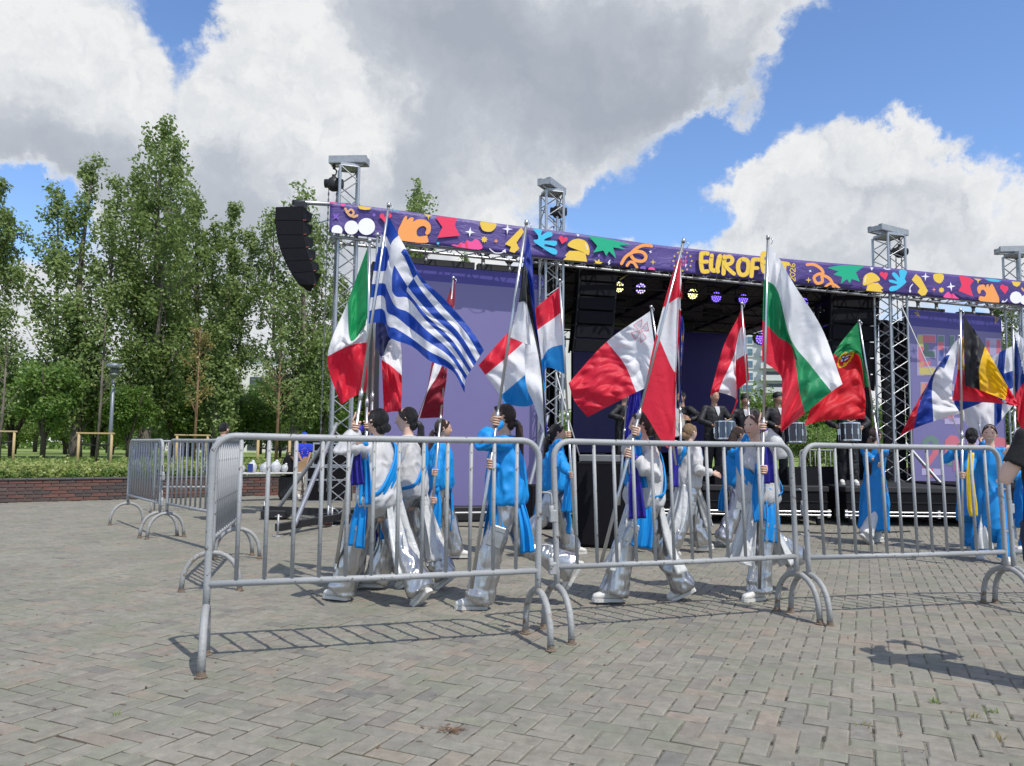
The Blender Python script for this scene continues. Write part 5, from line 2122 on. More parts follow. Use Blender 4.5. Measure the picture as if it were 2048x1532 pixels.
def make_kit():
    p = gp(648, 1006)
    flight_case((p.x, p.y + .5, 0), (.95, .6, .80), R(8), 'black flight case standing behind the left tower, under another case')
    flight_case((p.x + .05, p.y + .5, .80), (.75, .6, .52), R(3), 'small black flight case stacked on top behind the left tower')
    # outrigger base of the left tower
    c = TOWERS[0][1]
    base = V(c.x, c.y, 0)
    root = thing('outrigger', 'black steel outrigger base with diagonal aluminium braces at the left tower', 'tower base', base)

    def beam(a, b_, w=.1, h=.1, m=BLACK, name='beam'):
        a, b_ = Vector(a), Vector(b_)
        d = b_ - a
        x = d.normalized()
        y = V(0, 0, 1).cross(x).normalized()
        b = MB()
        b.box((a + b_) / 2, (d.length, w, h), Matrix((x, y, x.cross(y))).transposed())
        return b.build(name, m, root)
    L0 = gp(556, 1058, .1)
    L1 = gp(528, 1026, .1)
    Rr = V(c.x + .35, c.y + .1, .12)
    beam(V(L0.x, L0.y, .12), V(c.x + .1, c.y - .35, .13))
    beam(V(L1.x, L1.y, .16), V(c.x + .2, c.y + .15, .14), .10, .12)
    beam(V(c.x - .25, c.y - .4, .12), V(c.x + .3, c.y + .5, .12))
    beam(V(c.x + .3, c.y - .4, .12), V(c.x - .3, c.y + .5, .12))
    b = MB()
    b.box((c.x, c.y, .03), (.62, .62, .04))
    b.box((L1.x + .2, L1.y, .09), (.42, .34, .14), None, 0, None, .02)
    b.build('base_plate', BLACK, root)
    for q in (L0, L1, V(c.x + .02, c.y - .55, 0), V(c.x - .1, c.y - .3, 0)):
        b = MB()
        b.tube([(q.x, q.y, .0), (q.x, q.y, .3)], .016, 8)
        b.tube([(q.x, q.y, 0), (q.x, q.y, .015)], .075, 14)
        b.tube([(q.x - .05, q.y, .27), (q.x + .05, q.y, .27)], .01, 6)
        b.build('levelling_jack', ALU_D, root)
    t1, t2 = at(673, 848, c.y - .1), at(664, 866, c.y + .1)
    rod('brace_pipe', (L0.x + .22, L0.y + .02, .16), t1, .036, ALU, root, 10)
    rod('brace_pipe', (L1.x + .25, L1.y, .2), t2, .034, ALU_D, root, 10)
    # folding table along the planter, with bags
    a = gp(470, 1000)
    r = thing('folding_table', 'white topped folding table along the planter behind the barriers', 'table', (a.x + .75, a.y - .15, 0), math.atan2(WDIR.y, WDIR.x))
    b = MB()
    b.box((0, 0, .62), (1.75, .5, .035), None, 0, None, .008)
    new_obj('tabletop', b.mesh('tabletop', mat('table_white', (.62, .62, .60), .5)), r)
    for x in (-.78, .78):
        b = MB()
        b.tube([(x, -.2, 0), (x, -.2, .6), (x, .2, .6), (x, .2, 0)], .014, 6)
        new_obj('leg', b.mesh('leg', ALU_D), r)
    off = Vector((a.x + .75, a.y - .15, 0))
    bagm = [mat('clear_bag', (.50, .52, .54), .25, 0, var=.3, scale=9, bump=.8, bscale=25), mat('pale_bag', (.6, .62, .66), .4, 0, var=.2, scale=9, bump=.8, bscale=25)]
    bl = mat('navy_print', s2l(40, 60, 130), .5)
    for i, (u, w, h) in enumerate(((-.62, .26, .2), (-.34, .2, .26), (-.06, .22, .22), (.2, .22, .27), (.42, .2, .2))):
        q = off + WDIR * u + V(0, 0, .64)
        o = thing('plastic_bag', ['crumpled clear bag at the left end of the folding table', 'clear bag with a navy label on the folding table', 'small pale bag in the middle of the folding table', 'taller clear bag right of the middle of the folding table', 'pale bag next to the cardboard box on the table'][i], 'bag', q, 0, 'bags on the folding table')
        b = MB()
        b.ball(q + V(0, 0, h * .42), (w * .5, .12, h * .5), 12, 8, rot=Matrix.Rotation(i * .7, 3, 'Z'))
        b.ball(q + V(.02, 0, h * .86), (w * .2, .05, h * .2), 8, 6)
        b.build('bag', bagm[i % 2], o)
        if i == 1:
            b = MB()
            b.box(q + V(0, -.122, h * .4), (.11, .012, .18))
            b.build('label_sheet', bl, o)
    q = off + WDIR * .72 + V(0, 0, .64)
    o = thing('cardboard_box', 'open brown cardboard box on the right end of the folding table', 'box', q)
    rot = Matrix.Rotation(math.atan2(WDIR.y, WDIR.x) + .1, 3, 'Z')
    card = mat('cardboard', (.36, .23, .13), .85, var=.12)
    b = MB()
    b.box(q + V(0, 0, .12), (.3, .24, .24), rot)
    b.build('carton', card, o)
    for s in (-1, 1):
        b = MB()
        b.box(q + rot @ V(s * .17, 0, .29), (.012, .24, .13), rot @ Matrix.Rotation(s * .5, 3, 'Y'))
        b.build('flap', card, o)
    # suitcase and backpack
    q = gp(574, 1000)
    o = thing('suitcase', 'black hard shell suitcase standing at the end of the planter, under the backpack', 'suitcase', q)
    b = MB()
    b.box(q + V(0, 0, .30), (.36, .24, .52), None, 0, None, .04)
    b.build('shell', mat('suitcase_black', (.02, .02, .022), .3, 0, var=.2), o)
    for k in range(5):
        b = MB()
        b.box(q + V(-.12 + .06 * k, -.123, .3), (.02, .012, .42))
        b.build('rib', BLACK, o)
    for s in (-.13, .13):
        b = MB()
        b.tube([q + V(s - .015, -.06, .03), q + V(s + .015, -.06, .03)], .03, 10)
        b.build('wheel', RUB, o)
    q = q + V(.03, 0, .565)
    o = thing('backpack', 'black backpack resting on top of the black suitcase', 'backpack', q)
    b = MB()
    b.ball(q + V(0, 0, .22), (.17, .12, .25), 14, 10)
    b.build('bag', BLACKC, o)
    b = MB()
    b.ball(q + V(0, -.1, .14), (.12, .06, .13), 12, 8)
    b.build('front_pocket', BLACKC, o)
    b = MB()
    b.tube([q + V(-.04, 0, .45), q + V(-.03, 0, .52), q + V(.03, 0, .52), q + V(.04, 0, .45)], .012, 6)
    b.tube([q + V(-.15, -.02, .38), q + V(-.23, -.03, .2), q + V(-.16, -.02, .05)], .014, 6)
    b.build('strap', BLACK, o)
    # subwoofers and monitor on the ground before the stage
    q = gp(1190, 1098)
    o = thing('subwoofer', 'tall black subwoofer cabinet standing on the paving before the stage', 'loudspeaker', q)
    rot = Matrix.Rotation(R(-18), 3, 'Z')
    b = MB()
    b.box(q + V(.2, .42, .54), (.66, .72, 1.08), rot, 0, None, .015)
    b.build('cabinet', CAB, o)
    b = MB()
    b.box(q + V(.2, .42, .54) + rot @ V(0, -.368, 0), (.6, .014, 1.0), rot)
    b.build('grille', GRILL, o)
    for z in (.35, .75):
        b = MB()
        b.box(q + V(.2, .42, z) + rot @ V(.334, 0, 0), (.014, .2, .1), rot, 0, None, .004)
        b.build('handle', BLACK, o)
    q2 = q + V(.12, .40, 1.08)
    o = thing('grey_panel', 'flat grey equipment lid lying on the subwoofer cabinet', 'lid', q2)
    b = MB()
    b.box(q2 + V(0, 0, .05), (.5, .4, .09), rot, 0, None, .01)
    b.build('lid', mat('lid_grey', (.22, .23, .23), .6), o)
    b = MB()
    b.box(q2 + V(0, 0, .1) + rot @ V(0, -.1, 0), (.14, .02, .03), rot)
    b.build('handle', BLACK, o)
    q = gp(1078, 1060)
    o = thing('monitor_speaker', 'small black monitor speaker on the paving beside the second tower', 'loudspeaker', q)
    b = MB()
    b.box(q + V(0, .25, .34), (.36, .44, .68), Matrix.Rotation(R(12), 3, 'Z'), 0, None, .015)
    b.build('cabinet', CAB, o)
    b = MB()
    b.box(q + V(0, .25, .34) + Matrix.Rotation(R(12), 3, 'Z') @ V(0, -.226, 0), (.32, .014, .6), Matrix.Rotation(R(12), 3, 'Z'))
    b.build('grille', GRILL, o)
    # braces at the second and third towers, and stay ropes
    r = thing('tower_brace', 'diagonal aluminium brace pipe leaning against the second tower', 'brace')
    t = TOWERS[1][1]
    r.location = (t.x - .3, t.y - .6, 0)
    rod('pipe', at(1052, 1000, t.y - .55), at(1096, 830, t.y - .1), .034, ALU, r, 10)
    t = TOWERS[2][1]
    r = thing('tower_brace', 'diagonal aluminium brace pipe running down right of the third tower', 'brace')
    r.location = (t.x + .5, t.y - .6, 0)
    rod('pipe', at(1812, 888, t.y - .15), at(1888, 974, t.y - .9), .034, ALU_D, r, 10)
    rope = mat('white_rope', (.62, .62, .6), .8)
    for (a, b_, dd, lab) in [((1112, 745), (1161, 918), 11.5, 'thin white stay rope slanting down behind the second tower'), ((1802, 610), (1926, 882), 13.0, 'thin white stay rope slanting across the right screen')]:
        p0, p1 = at(a[0], a[1], dd), at(b_[0], b_[1], dd)
        o = thing('stay_rope', lab, 'rope', p1)
        b = MB()
        b.tube([p0, (p0 + p1) / 2 + V(0, 0, -.03), p1], .009, 6)
        b.build('rope', rope, o)
        b = MB()
        b.tube([p1 + V(0, 0, -.06), p1 + V(0, 0, .06)], .02, 8)
        b.build('turnbuckle', ALU_D, o)


make_kit()


# ------------------------------------------------------------------ crowd barriers
GALV = mat('barrier_paint', (.335, .345, .35), .5, 0, var=.12, scale=7, bump=.15, bscale=60, col2=(.10, .085, .07), spots=(24, .61, .66))
GALV_F = mat('barrier_foot_paint', (.32, .325, .32), .55, 0, var=.18, scale=8, bump=.3, bscale=50, col2=(.20, .125, .075), spots=(11, .58, .68))
RUST = mat('rusty_foot', (.21, .155, .115), .8, 0, var=.35, scale=24, bump=.6, bscale=60)


def make_barrier(Lb, n, shear=0.0, hooks=True, H=1.30):
    """built along local x from 0 to Lb; feet arches stand across it"""
    root = thing('crowd_barrier', '', 'barrier')
    zb = .455
    sh = lambda x, z: x - shear * (z)
    # outer frame: posts and top rail bent from one pipe
    r = .12
    pts = []
    for z in (.30, zb, .8, H - r):
        pts.append((sh(0, z), 0, z))
    for k in range(1, 6):
        a = PI - PI / 2 * k / 6
        pts.append((sh(r + r * math.cos(a), H - r + r * math.sin(a)), 0, H - r + r * math.sin(a)))
    pts.append((sh(r, H), 0, H))
    for k in range(1, 6):
        pts.append((sh(r + (Lb - 2 * r) * k / 6, H), 0, H - .004 * math.sin(PI * k / 6)))
    pts.append((sh(Lb - r, H), 0, H))
    for k in range(1, 6):
        a = PI / 2 - PI / 2 * k / 6
        pts.append((sh(Lb - r + r * math.cos(a), H - r + r * math.sin(a)), 0, H - r + r * math.sin(a)))
    for z in (H - r, .8, zb, .30):
        pts.append((sh(Lb, z), 0, z))
    b = MB()
    b.tube(pts, .0205, 12, side=(0, 1, 0))
    new_obj('frame', b.mesh('frame', GALV), root)
    b = MB()
    b.tube([(sh(0, zb), 0, zb), (sh(Lb / 2, zb), 0, zb - .004), (sh(Lb, zb), 0, zb)], .0195, 12)
    new_obj('bottom_rail', b.mesh('bottom_rail', GALV), root)
    b = MB()
    b.tube([(sh(0, zb), 0, zb), (sh(0, H), 0, H - .002)], .0125, 10)
    bm_ = b.mesh('baluster', GALV)
    for k in range(n):
        x = Lb * (k + 1) / (n + 1)
        o = new_obj('baluster', bm_, root)
        o.location = (x, 0, 0)
    fw = .235
    for x, xs in ((0, sh(0, .3)), (Lb, sh(Lb, .3))):
        b = MB()
        ps = []
        for k in range(13):
            a = PI * k / 12
            z = .33 * math.sin(a) ** .72 if 0 < k < 12 else .012
            ps.append((xs, -fw * math.cos(a), z))
        b.tube(ps, .0215, 10, side=(1, 0, 0))
        ft = b.mesh('foot', GALV_F)
        f = new_obj('foot', ft, root)
        for s in (-1, 1):
            b = MB()
            b.tube([(xs, s * fw, .001), (xs, s * fw, .010)], .033, 14)
            b.tube([(xs, s * fw, .010), (xs, s * fw, .034)], .0235, 10, caps=False)
            new_obj('foot_plate', b.mesh('foot_plate', RUST), f)
    if hooks:
        for z in (.52, .86):
            b = MB()
            x = sh(Lb, z)
            b.tube([(x + .015, 0, z + .10), (x + .06, 0, z + .10), (x + .085, 0, z + .09), (x + .09, 0, z + .05), (x + .09, 0, z - .03)], .0075, 8)
            new_obj('hook', b.mesh('hook', GALV), root)
            b = MB()
            b.tube([(x + .09, 0, z - .055), (x + .09, 0, z + .015)], .0165, 10)
            b.box((x + .10, 0, z - .055), (.05, .036, .08), None, 0, None, .006)
            new_obj('eye', b.mesh('eye', GALV), root)
    return root


def set_barrier(o, a, c, label, L):
    """stand it with its left foot at ground point a, heading to c"""
    o['label'] = label
    o['group'] = 'crowd barriers'
    o['category'] = 'barrier'
    o.location = (a.x, a.y, 0)
    o.rotation_euler = (0, 0, math.atan2(c.y - a.y, c.x - a.x))
    k = (Vector((c.x - a.x, c.y - a.y, 0))).length / L
    o.scale = (k, 1, 1)
    return o


def make_barriers():
    b1 = make_barrier(2.0, 12)
    b2 = make_barrier(2.0, 12, .038)
    set_barrier(b1, gp(407, 1332), gp(1075, 1284), 'grey steel barrier nearest the camera, at the front left with rusty feet', 2.0)
    set_barrier(b2, gp(1117, 1272), gp(1598, 1235), 'grey steel barrier in the middle of the front row, leaning slightly', 2.0)
    g3 = copy_tree(b2)
    set_barrier(g3, gp(1622, 1238), gp(2018, 1218), 'grey steel barrier at the front right before the blue dresses', 2.0)
    set_barrier(copy_tree(b2), gp(2034, 1218), gp(2460, 1215), 'grey steel barrier continuing out of view past the right edge', 2.0)
    A, B, C, D = gp(253, 1049), gp(317, 1074), gp(331, 1076), gp(478, 1115)
    N_ = gp(421, 1183)
    set_barrier(copy_tree(b1), A, B, 'leftmost grey barrier by the planter, seen almost end on', 2.0)
    set_barrier(copy_tree(b1), C, D + V(-.1, .05, 0), 'second grey barrier from the left, in the back row', 2.0)
    set_barrier(copy_tree(b1), N_, D + V(.02, -.12, 0), 'grey barrier running away from the camera, seen edge on behind the front left one', 2.0)
    set_barrier(copy_tree(b1), gp(305, 1024), gp(465, 1022), 'grey barrier standing farther back, glimpsed through the left ones', 2.0)
    p, q = at(1600, 930, 23), at(1672, 930, 23)
    set_barrier(copy_tree(b1), V(p.x, p.y, 0), V(q.x + .9, q.y, 0), 'distant pale barrier behind the stage, seen between drummers', 2.0)


make_barriers()

# ------------------------------------------------------------------ flags
FLAGM = mat('flag_cloth', (.5, .5, .5), .55, 0, var=.05, scale=5, bump=.4, bscale=7, bdist=1.6, attr='Col', translucent=.38, sheen=.15)
POLEM = mat('pole_steel', (.56, .57, .58), .28, .9, var=.08, scale=20)
TMP = {}


def hermite(xs, ys, q):
    """smooth curve through points (ys: n x k) without overshoot"""
    xs = np.asarray(xs, float)
    ys = np.asarray(ys, float)
    n = len(xs)
    if n == 2:
        t = ((q - xs[0]) / (xs[1] - xs[0]))[:, None]
        return ys[0] * (1 - t) + ys[1] * t
    d = (ys[1:] - ys[:-1]) / (xs[1:] - xs[:-1])[:, None]
    m = np.zeros_like(ys)
    m[0], m[-1] = d[0], d[-1]
    for i in range(1, n - 1):
        h0, h1 = xs[i] - xs[i - 1], xs[i + 1] - xs[i]
        m[i] = (d[i - 1] * h1 + d[i] * h0) / (h0 + h1)
    i = np.clip(np.searchsorted(xs, q, side='right') - 1, 0, n - 2)
    h = xs[i + 1] - xs[i]
    t = ((q - xs[i]) / h)[:, None]
    h = h[:, None]
    return ((2 * t ** 3 - 3 * t ** 2 + 1) * ys[i] + (t ** 3 - 2 * t ** 2 + t) * h * m[i] + (-2 * t ** 3 + 3 * t ** 2) * ys[i + 1] + (t ** 3 - t ** 2) * h * m[i + 1])


FLAG_N = [0]


def cloth_part(root, depth, us, vs, grid, colf, nu, nv, amp=.06, wave=2.2, phase=0.0, depths=None, z=1.0, o=(0, 0), pleat=0.0):
    """flag cloth: control points (photo columns and rows) hung at `depth`, folded in depth"""
    G = np.array(grid, float)
    G = np.stack([o[0] + G[:, :, 0] / z, o[1] + G[:, :, 1] / z], 2)
    uq = np.linspace(0, 1, nu + 1)
    vq = np.linspace(0, 1, nv + 1)
    A = np.stack([hermite(vs, G[i], vq) for i in range(len(us))], 0)          # nus x nv+1 x 2
    S = np.stack([hermite(us, A[:, j], uq) for j in range(nv + 1)], 1)      # nu+1 x nv+1 x 2
    dd = np.zeros((nu + 1, nv + 1))
    if depths is not None:
        dd += hermite(us, np.array(depths, float)[:, None], uq)
    U, Vv = np.meshgrid(uq, vq, indexing='ij')
    env = np.clip(U * 3.2, 0, 1)
    dd += env * amp * (np.sin(2 * PI * (wave * U + .55 * Vv) + phase) + .45 * np.sin(2 * PI * (wave * 2.3 * U - .8 * Vv) + phase * 2.1) + .25 * np.sin(2 * PI * (wave * 4.1 * U + 1.7 * Vv) + phase))
    dd += pleat * np.sin(2 * PI * 5 * Vv + 2.5 * U + phase) * (1 - U) ** 2
    pn = np.stack([U.ravel() * 7, Vv.ravel() * 5, np.full(U.size, phase * 3.7)], 1)
    dd += .022 * env * vnoise(pn, 4).reshape(U.shape) + .008 * env * vnoise(pn * 2.6, 5).reshape(U.shape)
    rn = vnoise(np.stack([(U * 12 + Vv * 6).ravel(), (Vv * 5 - U * 3).ravel(), np.full(U.size, phase * 5.1)], 1), 8).reshape(U.shape)
    dd += .019 * env * (1 - 2.4 * np.abs(rn))
    b = MB()
    P = np.zeros((nu + 1, nv + 1, 3))
    for i in range(nu + 1):
        for j in range(nv + 1):
            P[i, j] = at(S[i, j, 0], S[i, j, 1], depth + dd[i, j])
    cols = [[tuple(colf((i + .5) / nu, (j + .5) / nv)) for j in range(nv)] for i in range(nu)]
    b.grid(P, 0, True, cols)
    return b.build('cloth', FLAGM, root)


def flag(label, top, bot, depth, cloths, r=.0125, group='national flags on steel poles', dtop=0.0):
    """steel pole from photo position top to bot, with its cloth"""
    p, q = at(top[0], top[1], depth + dtop), at(bot[0], bot[1], depth)
    if q.z < .02:
        q = p + (q - p) * ((p.z - .02) / (p.z - q.z))
    root = thing('flag', label, 'flag', q, 0, group)
    b = MB()
    b.tube([q, q + (p - q) * .45], r * 1.15, 10)
    b.tube([q + (p - q) * .45, p], r * .92, 10)
    b.tube([q + (p - q) * .445, q + (p - q) * .47], r * 1.4, 10)
    b.build('pole', POLEM, root)
    b = MB()
    b.tube([p - (p - q).normalized() * .03, p], r * 1.3, 10)
    b.tube([p + V(.02, -.01, -.02), p + V(.035, -.012, -.05), p + V(.02, -.01, -.08)], .0035, 6)
    b.build('finial', POLEM, root)
    for c in cloths:
        cloth_part(root, depth, **c)
    return root, p, q


RED = s2l(232, 32, 62)
WHT = (.88, .88, .90)
BLU = s2l(22, 74, 178)
YLW = s2l(250, 200, 10)
BLK = (.022, .022, .024)


def hstripes(*c):
    return lambda u, v: c[min(len(c) - 1, int(v * len(c)))]


def vstripes(*c):
    return lambda u, v: c[min(len(c) - 1, int(u * len(c)))]


def greek(u, v):
    x, y = u * 27, v * 18
    if x < 10 and y < 10:
        return WHT if (4 <= x < 6 or 4 <= y < 6) else BLU
    return BLU if int(y // 2) % 2 == 0 else WHT


def dane(u, v):
    x, y = u * 37, v * 28
    return WHT if (12 <= x < 16 or 12 <= y < 16) else RED


def finn(u, v):
    x, y = u * 18, v * 11
    return s2l(16, 66, 160) if (5 <= x < 8 or 4 <= y < 7) else WHT


def malta(u, v):
    if u >= .5:
        return RED
    x, y = (u - .15) / .105, (v - .20) / .16
    a, b = abs(x), abs(y)
    # small cross with flared arms outlined in red
    inside = min(a, b) < .10 + .42 * max(a, b) and max(a, b) < 1
    if inside:
        rim = min(.10 + .42 * max(a, b) - min(a, b), 1 - max(a, b)) < .10
        return s2l(220, 150, 160) if rim else s2l(216, 213, 221)
    return WHT


def portugal(u, v):
    x, y = (u - .40) / .105, (v - .52) / .17
    d = math.hypot(x, y)
    if d < 1.0:
        if d > .80:
            return YLW
        if abs(x) < .52 and -.55 < y < .6:
            return s2l(214, 26, 44) if abs(x) > .36 or y < -.4 or y > .45 else (WHT if (abs(x) > .10 and abs(y) > .08) else s2l(30, 60, 150))
        if abs(y - .35 * x) < .10 or abs(x) < .08:
            return YLW
    return s2l(0, 142, 78) if u < .4 else s2l(226, 24, 42)


def eu(u, v):
    for k in range(12):
        a = 2 * PI * k / 12
        x, y = u - (.5 + .22 * math.cos(a)), (v - (.5 + .33 * math.sin(a))) * .66
        if math.hypot(x, y) < .035:
            return YLW
    return s2l(22, 56, 160)


def czech(u, v):
    if u < .5 * (1 - abs(2 * v - 1)):
        return s2l(24, 62, 138)
    return WHT if v < .5 else RED


def slovene(u, v):
    if .16 < u < .34 and .18 < v < .5:
        x, y = (u - .25) / .08, (v - .34) / .14
        if abs(x) < 1 - max(0, y) * .6 and abs(y) < 1:
            return s2l(36, 72, 160) if y < .2 + .5 * abs(x) or y > .7 else WHT
    return (WHT, s2l(26, 64, 166), s2l(214, 26, 52))[min(2, int(v * 3))]


SKYBLUE = s2l(40, 140, 210)
A5 = dict(z=3.332, o=(620, 400))
A7 = dict(z=3.6475, o=(900, 440))
A9 = dict(z=3.647, o=(1120, 440))
A10 = dict(z=3.647, o=(1380, 440))
A11 = dict(z=2.946, o=(1640, 620))

POLES = {}


def addflag(key, *a, **k):
    r, p, q = flag(*a, **k)
    POLES[key] = (p, q)


addflag('greece', 'blue and white striped Greek flag held highest at the left', (778, 406), (673, 1127), 6.05, [dict(
    us=[0, .10, .15, .22, .37, .6, .8, 1], vs=[0, .22, .33, .555, .78, 1], grid=[
        [(515, 85), (478, 228), (457, 310), (424, 472), (404, 652), (390, 822)],
        [(519, 100), (514, 250), (512, 318), (504, 470), (497, 655), (499, 832)],
        [(593, 238), (540, 302), (530, 378), (514, 450), (512, 742), (521, 905)],
        [(640, 325), (605, 347), (562, 430), (545, 600), (566, 775), (560, 930)],
        [(725, 490), (690, 520), (652, 575), (648, 652), (660, 850), (672, 972)],
        [(905, 670), (845, 730), (812, 765), (772, 800), (780, 940), (800, 1072)],
        [(1062, 850), (1000, 895), (970, 915), (938, 965), (930, 1045), (950, 1142)],
        [(1160, 1000), (1110, 1075), (1092, 1105), (1062, 1150), (1036, 1200), (1030, 1285)]],
    colf=greek, nu=81, nv=54, amp=.030, wave=1.7, phase=.6, depths=[0, .10, .02, -.04, .02, -.03, .03, 0], **A5)])
addflag('italy', 'green white red Italian flag drooping from its pole at the far left', (739.5, 478), (729, 1090), 6.75, [dict(
    us=[0, .33, .67, 1], vs=[0, .5, 1], grid=[
        [(387, 305), (384, 540), (386, 770)], [(250, 680), (272, 935), (372, 830)], [(117, 1045), (262, 972), (386, 950)], [(205, 1365), (296, 1308), (375, 1280)]],
    colf=vstripes(s2l(0, 158, 88), WHT, RED), nu=60, nv=30, amp=.06, wave=1.2, phase=.3, depths=[0, .08, -.02, .05], **A5)])
addflag('france', 'blue white red French flag hanging half hidden behind the Greek flag', (755, 466), (736, 1080), 6.95, [dict(
    us=[0, .33, .67, 1], vs=[0, .5, 1], grid=[
        [(441, 400), (437, 800), (440, 990)], [(590, 880), (522, 945), (482, 1062)], [(612, 1172), (545, 1112), (478, 1066)], [(607, 1408), (550, 1410), (492, 1420)]],
    colf=vstripes(s2l(24, 34, 86), WHT, RED), nu=60, nv=30, amp=.05, wave=1.6, phase=1.6, depths=[0, .1, .04, .02], **A5)])
addflag('latvia', 'dark red and white Latvian flag hanging before the lavender screen', (907, 553), (858, 1085), 8.35, [dict(
    us=[0, .3, .62, .78, 1], vs=[0, .4, .6, 1], grid=[
        [(964, 520), (962, 700), (950, 800), (925, 1010)], [(905, 690), (930, 880), (930, 930), (914, 1090)], [(812, 1085), (824, 1102), (852, 1165), (908, 1210)], [(782, 1252), (784, 1257), (790, 1268), (893, 1310)], [(716, 1452), (722, 1453), (730, 1455), (884, 1448)]],
    colf=lambda u, v: WHT if .4 <= v < .6 else s2l(150, 24, 48), nu=48, nv=30, amp=.06, wave=1.4, phase=2.2, **A5)])
addflag('estonia', 'blue black white Estonian flag drooping beside the second tower', (1053.5, 441), (943, 1177), 5.95, [dict(
    us=[0, .35, .6, .8, 1], vs=[0, .333, .667, 1], grid=[
        [(568, 85), (530, 350), (500, 600), (437, 855)], [(602, 330), (562, 375), (556, 610), (590, 925)], [(628, 722), (612, 728), (584, 716), (545, 950)],
        [(672, 1076), (669, 1082), (660, 1092), (556, 1200)], [(712, 1555), (704, 1566), (690, 1575), (606, 1330)]],
    colf=hstripes(s2l(20, 52, 160), BLK, WHT), nu=48, nv=36, amp=.045, wave=1.5, phase=.4, depths=[0, -.05, .03, -.03, .02], **A7)])
addflag('luxembourg', 'red white light blue Luxembourg flag blowing left before the second tower', (1119, 558), (1150, 1070), 8.6, [dict(
    us=[0, .13, .4, .7, 1], vs=[0, .333, .667, 1], grid=[
        [(805, 470), (820, 665), (838, 905), (850, 1130)], [(782, 505), (768, 708), (742, 930), (722, 1075)], [(625, 640), (632, 805), (664, 1026), (690, 1250)],
        [(430, 815), (432, 985), (530, 1146), (575, 1356)], [(208, 1060), (258, 1130), (368, 1282), (402, 1345)]],
    colf=hstripes(RED, WHT, s2l(24, 142, 214)), nu=60, nv=36, amp=.07, wave=1.7, phase=1.1, depths=[0, .10, -.02, .04, 0], **A7)])
addflag('malta', 'white and red Maltese flag with a small cross, blowing left on the stage front', (1302, 611), (1352, 930), 8.9, [dict(
    us=[0, .5, 1], vs=[0, .5, 1], grid=[
        [(657, 665), (686, 900), (716, 1190)], [(340, 888), (470, 1052), (556, 1256)], [(62, 1190), (108, 1322), (202, 1437)]],
    colf=malta, nu=90, nv=60, amp=.045, wave=1.3, phase=2.7, **A9)])
addflag('denmark', 'red Danish flag with white cross hanging long before the centre of the stage', (1368, 478), (1200, 1135), 6.15, [dict(
    us=[0, .324, .432, 1], vs=[0, .4286, .5714, 1], grid=[
        [(888, 175), (750, 640), (702, 828), (588, 1385)], [(882, 280), (870, 560), (850, 1045), (843, 1545)], [(878, 400), (868, 568), (818, 740), (848, 1080)], [(874, 430), (878, 560), (880, 655), (858, 1040)]],
    colf=dane, nu=74, nv=56, amp=.035, wave=1.2, phase=.9, depths=[0, .03, .06, .02], **A9)])
addflag('eu', 'blue European flag with yellow stars, mostly hidden by the Danish one', (1356, 612), (1364, 1000), 9.4, [dict(
    us=[0, .5, 1], vs=[0, .5, 1], grid=[
        [(868, 660), (872, 900), (876, 1180)], [(905, 800), (892, 1000), (880, 1250)], [(870, 1330), (880, 1340), (892, 1340)]],
    colf=eu, nu=48, nv=36, amp=.06, wave=1.8, phase=.2, **A9)])
addflag('plain', 'plain violet blue satin flag hanging behind the Danish flag bearer', (1262, 690), (1238, 1010), 9.2, [dict(
    us=[0, .5, 1], vs=[0, .5, 1], grid=[
        [(520, 980), (505, 1250), (470, 1560)], [(560, 1030), (540, 1300), (500, 1600)], [(590, 1300), (575, 1400), (545, 1480)]],
    colf=lambda u, v: s2l(92, 92, 224), nu=30, nv=24, amp=.07, wave=2.6, phase=.2, **A9)])
addflag('austria', 'red white red Austrian flag drooping in front of the drummers', (1483, 604), (1508, 985), 9.5, [dict(
    us=[0, .2, .5, .8, 1], vs=[0, .333, .667, 1], grid=[
        [(380, 608), (402, 785), (418, 975), (432, 1168)], [(362, 682), (368, 790), (354, 1010), (344, 1240)], [(250, 905), (316, 1000), (332, 1062), (346, 1270)],
        [(172, 1180), (238, 1172), (338, 1210), (338, 1345)], [(146, 1284), (208, 1257), (342, 1318), (277, 1466)]],
    colf=hstripes(RED, WHT, RED), nu=48, nv=30, amp=.06, wave=1.5, phase=2.0, depths=[0, .1, -.03, 0, -.04], **A10)])
addflag('bulgaria', 'white green red Bulgarian flag blowing right in front of the banner word', (1536, 471), (1519, 1178), 6.3, [dict(
    us=[0, .25, .5, .75, 1], vs=[0, .333, .667, 1], grid=[
        [(562, 165), (540, 430), (530, 730), (525, 1025)], [(640, 262), (640, 520), (640, 850), (655, 1126)], [(765, 480), (732, 862), (746, 940), (672, 1250)],
        [(962, 790), (878, 1058), (800, 1262), (662, 1528)], [(1112, 1196), (1032, 1252), (838, 1410), (690, 1530)]],
    colf=hstripes(WHT, s2l(22, 146, 92), RED), nu=66, nv=48, amp=.06, wave=1.6, phase=.5, depths=[0, .05, -.05, .04, 0], **A10)])
addflag('portugal', 'green and red Portuguese flag with yellow emblem, left of the third tower', (1718, 640), (1772, 985), 10.15, [dict(
    us=[0, .4, .7, 1], vs=[0, .5, .8, 1], grid=[
        [(1224, 742), (1244, 900), (1268, 1060), (1308, 1218)], [(1050, 975), (1120, 1012), (1238, 1000), (1275, 1230)], [(930, 1245), (1060, 1240), (1225, 1235), (1282, 1330)], [(836, 1498), (1000, 1462), (1180, 1450), (1275, 1450)]],
    colf=portugal, nu=90, nv=60, amp=.07, wave=1.3, phase=1.4, **A10)])
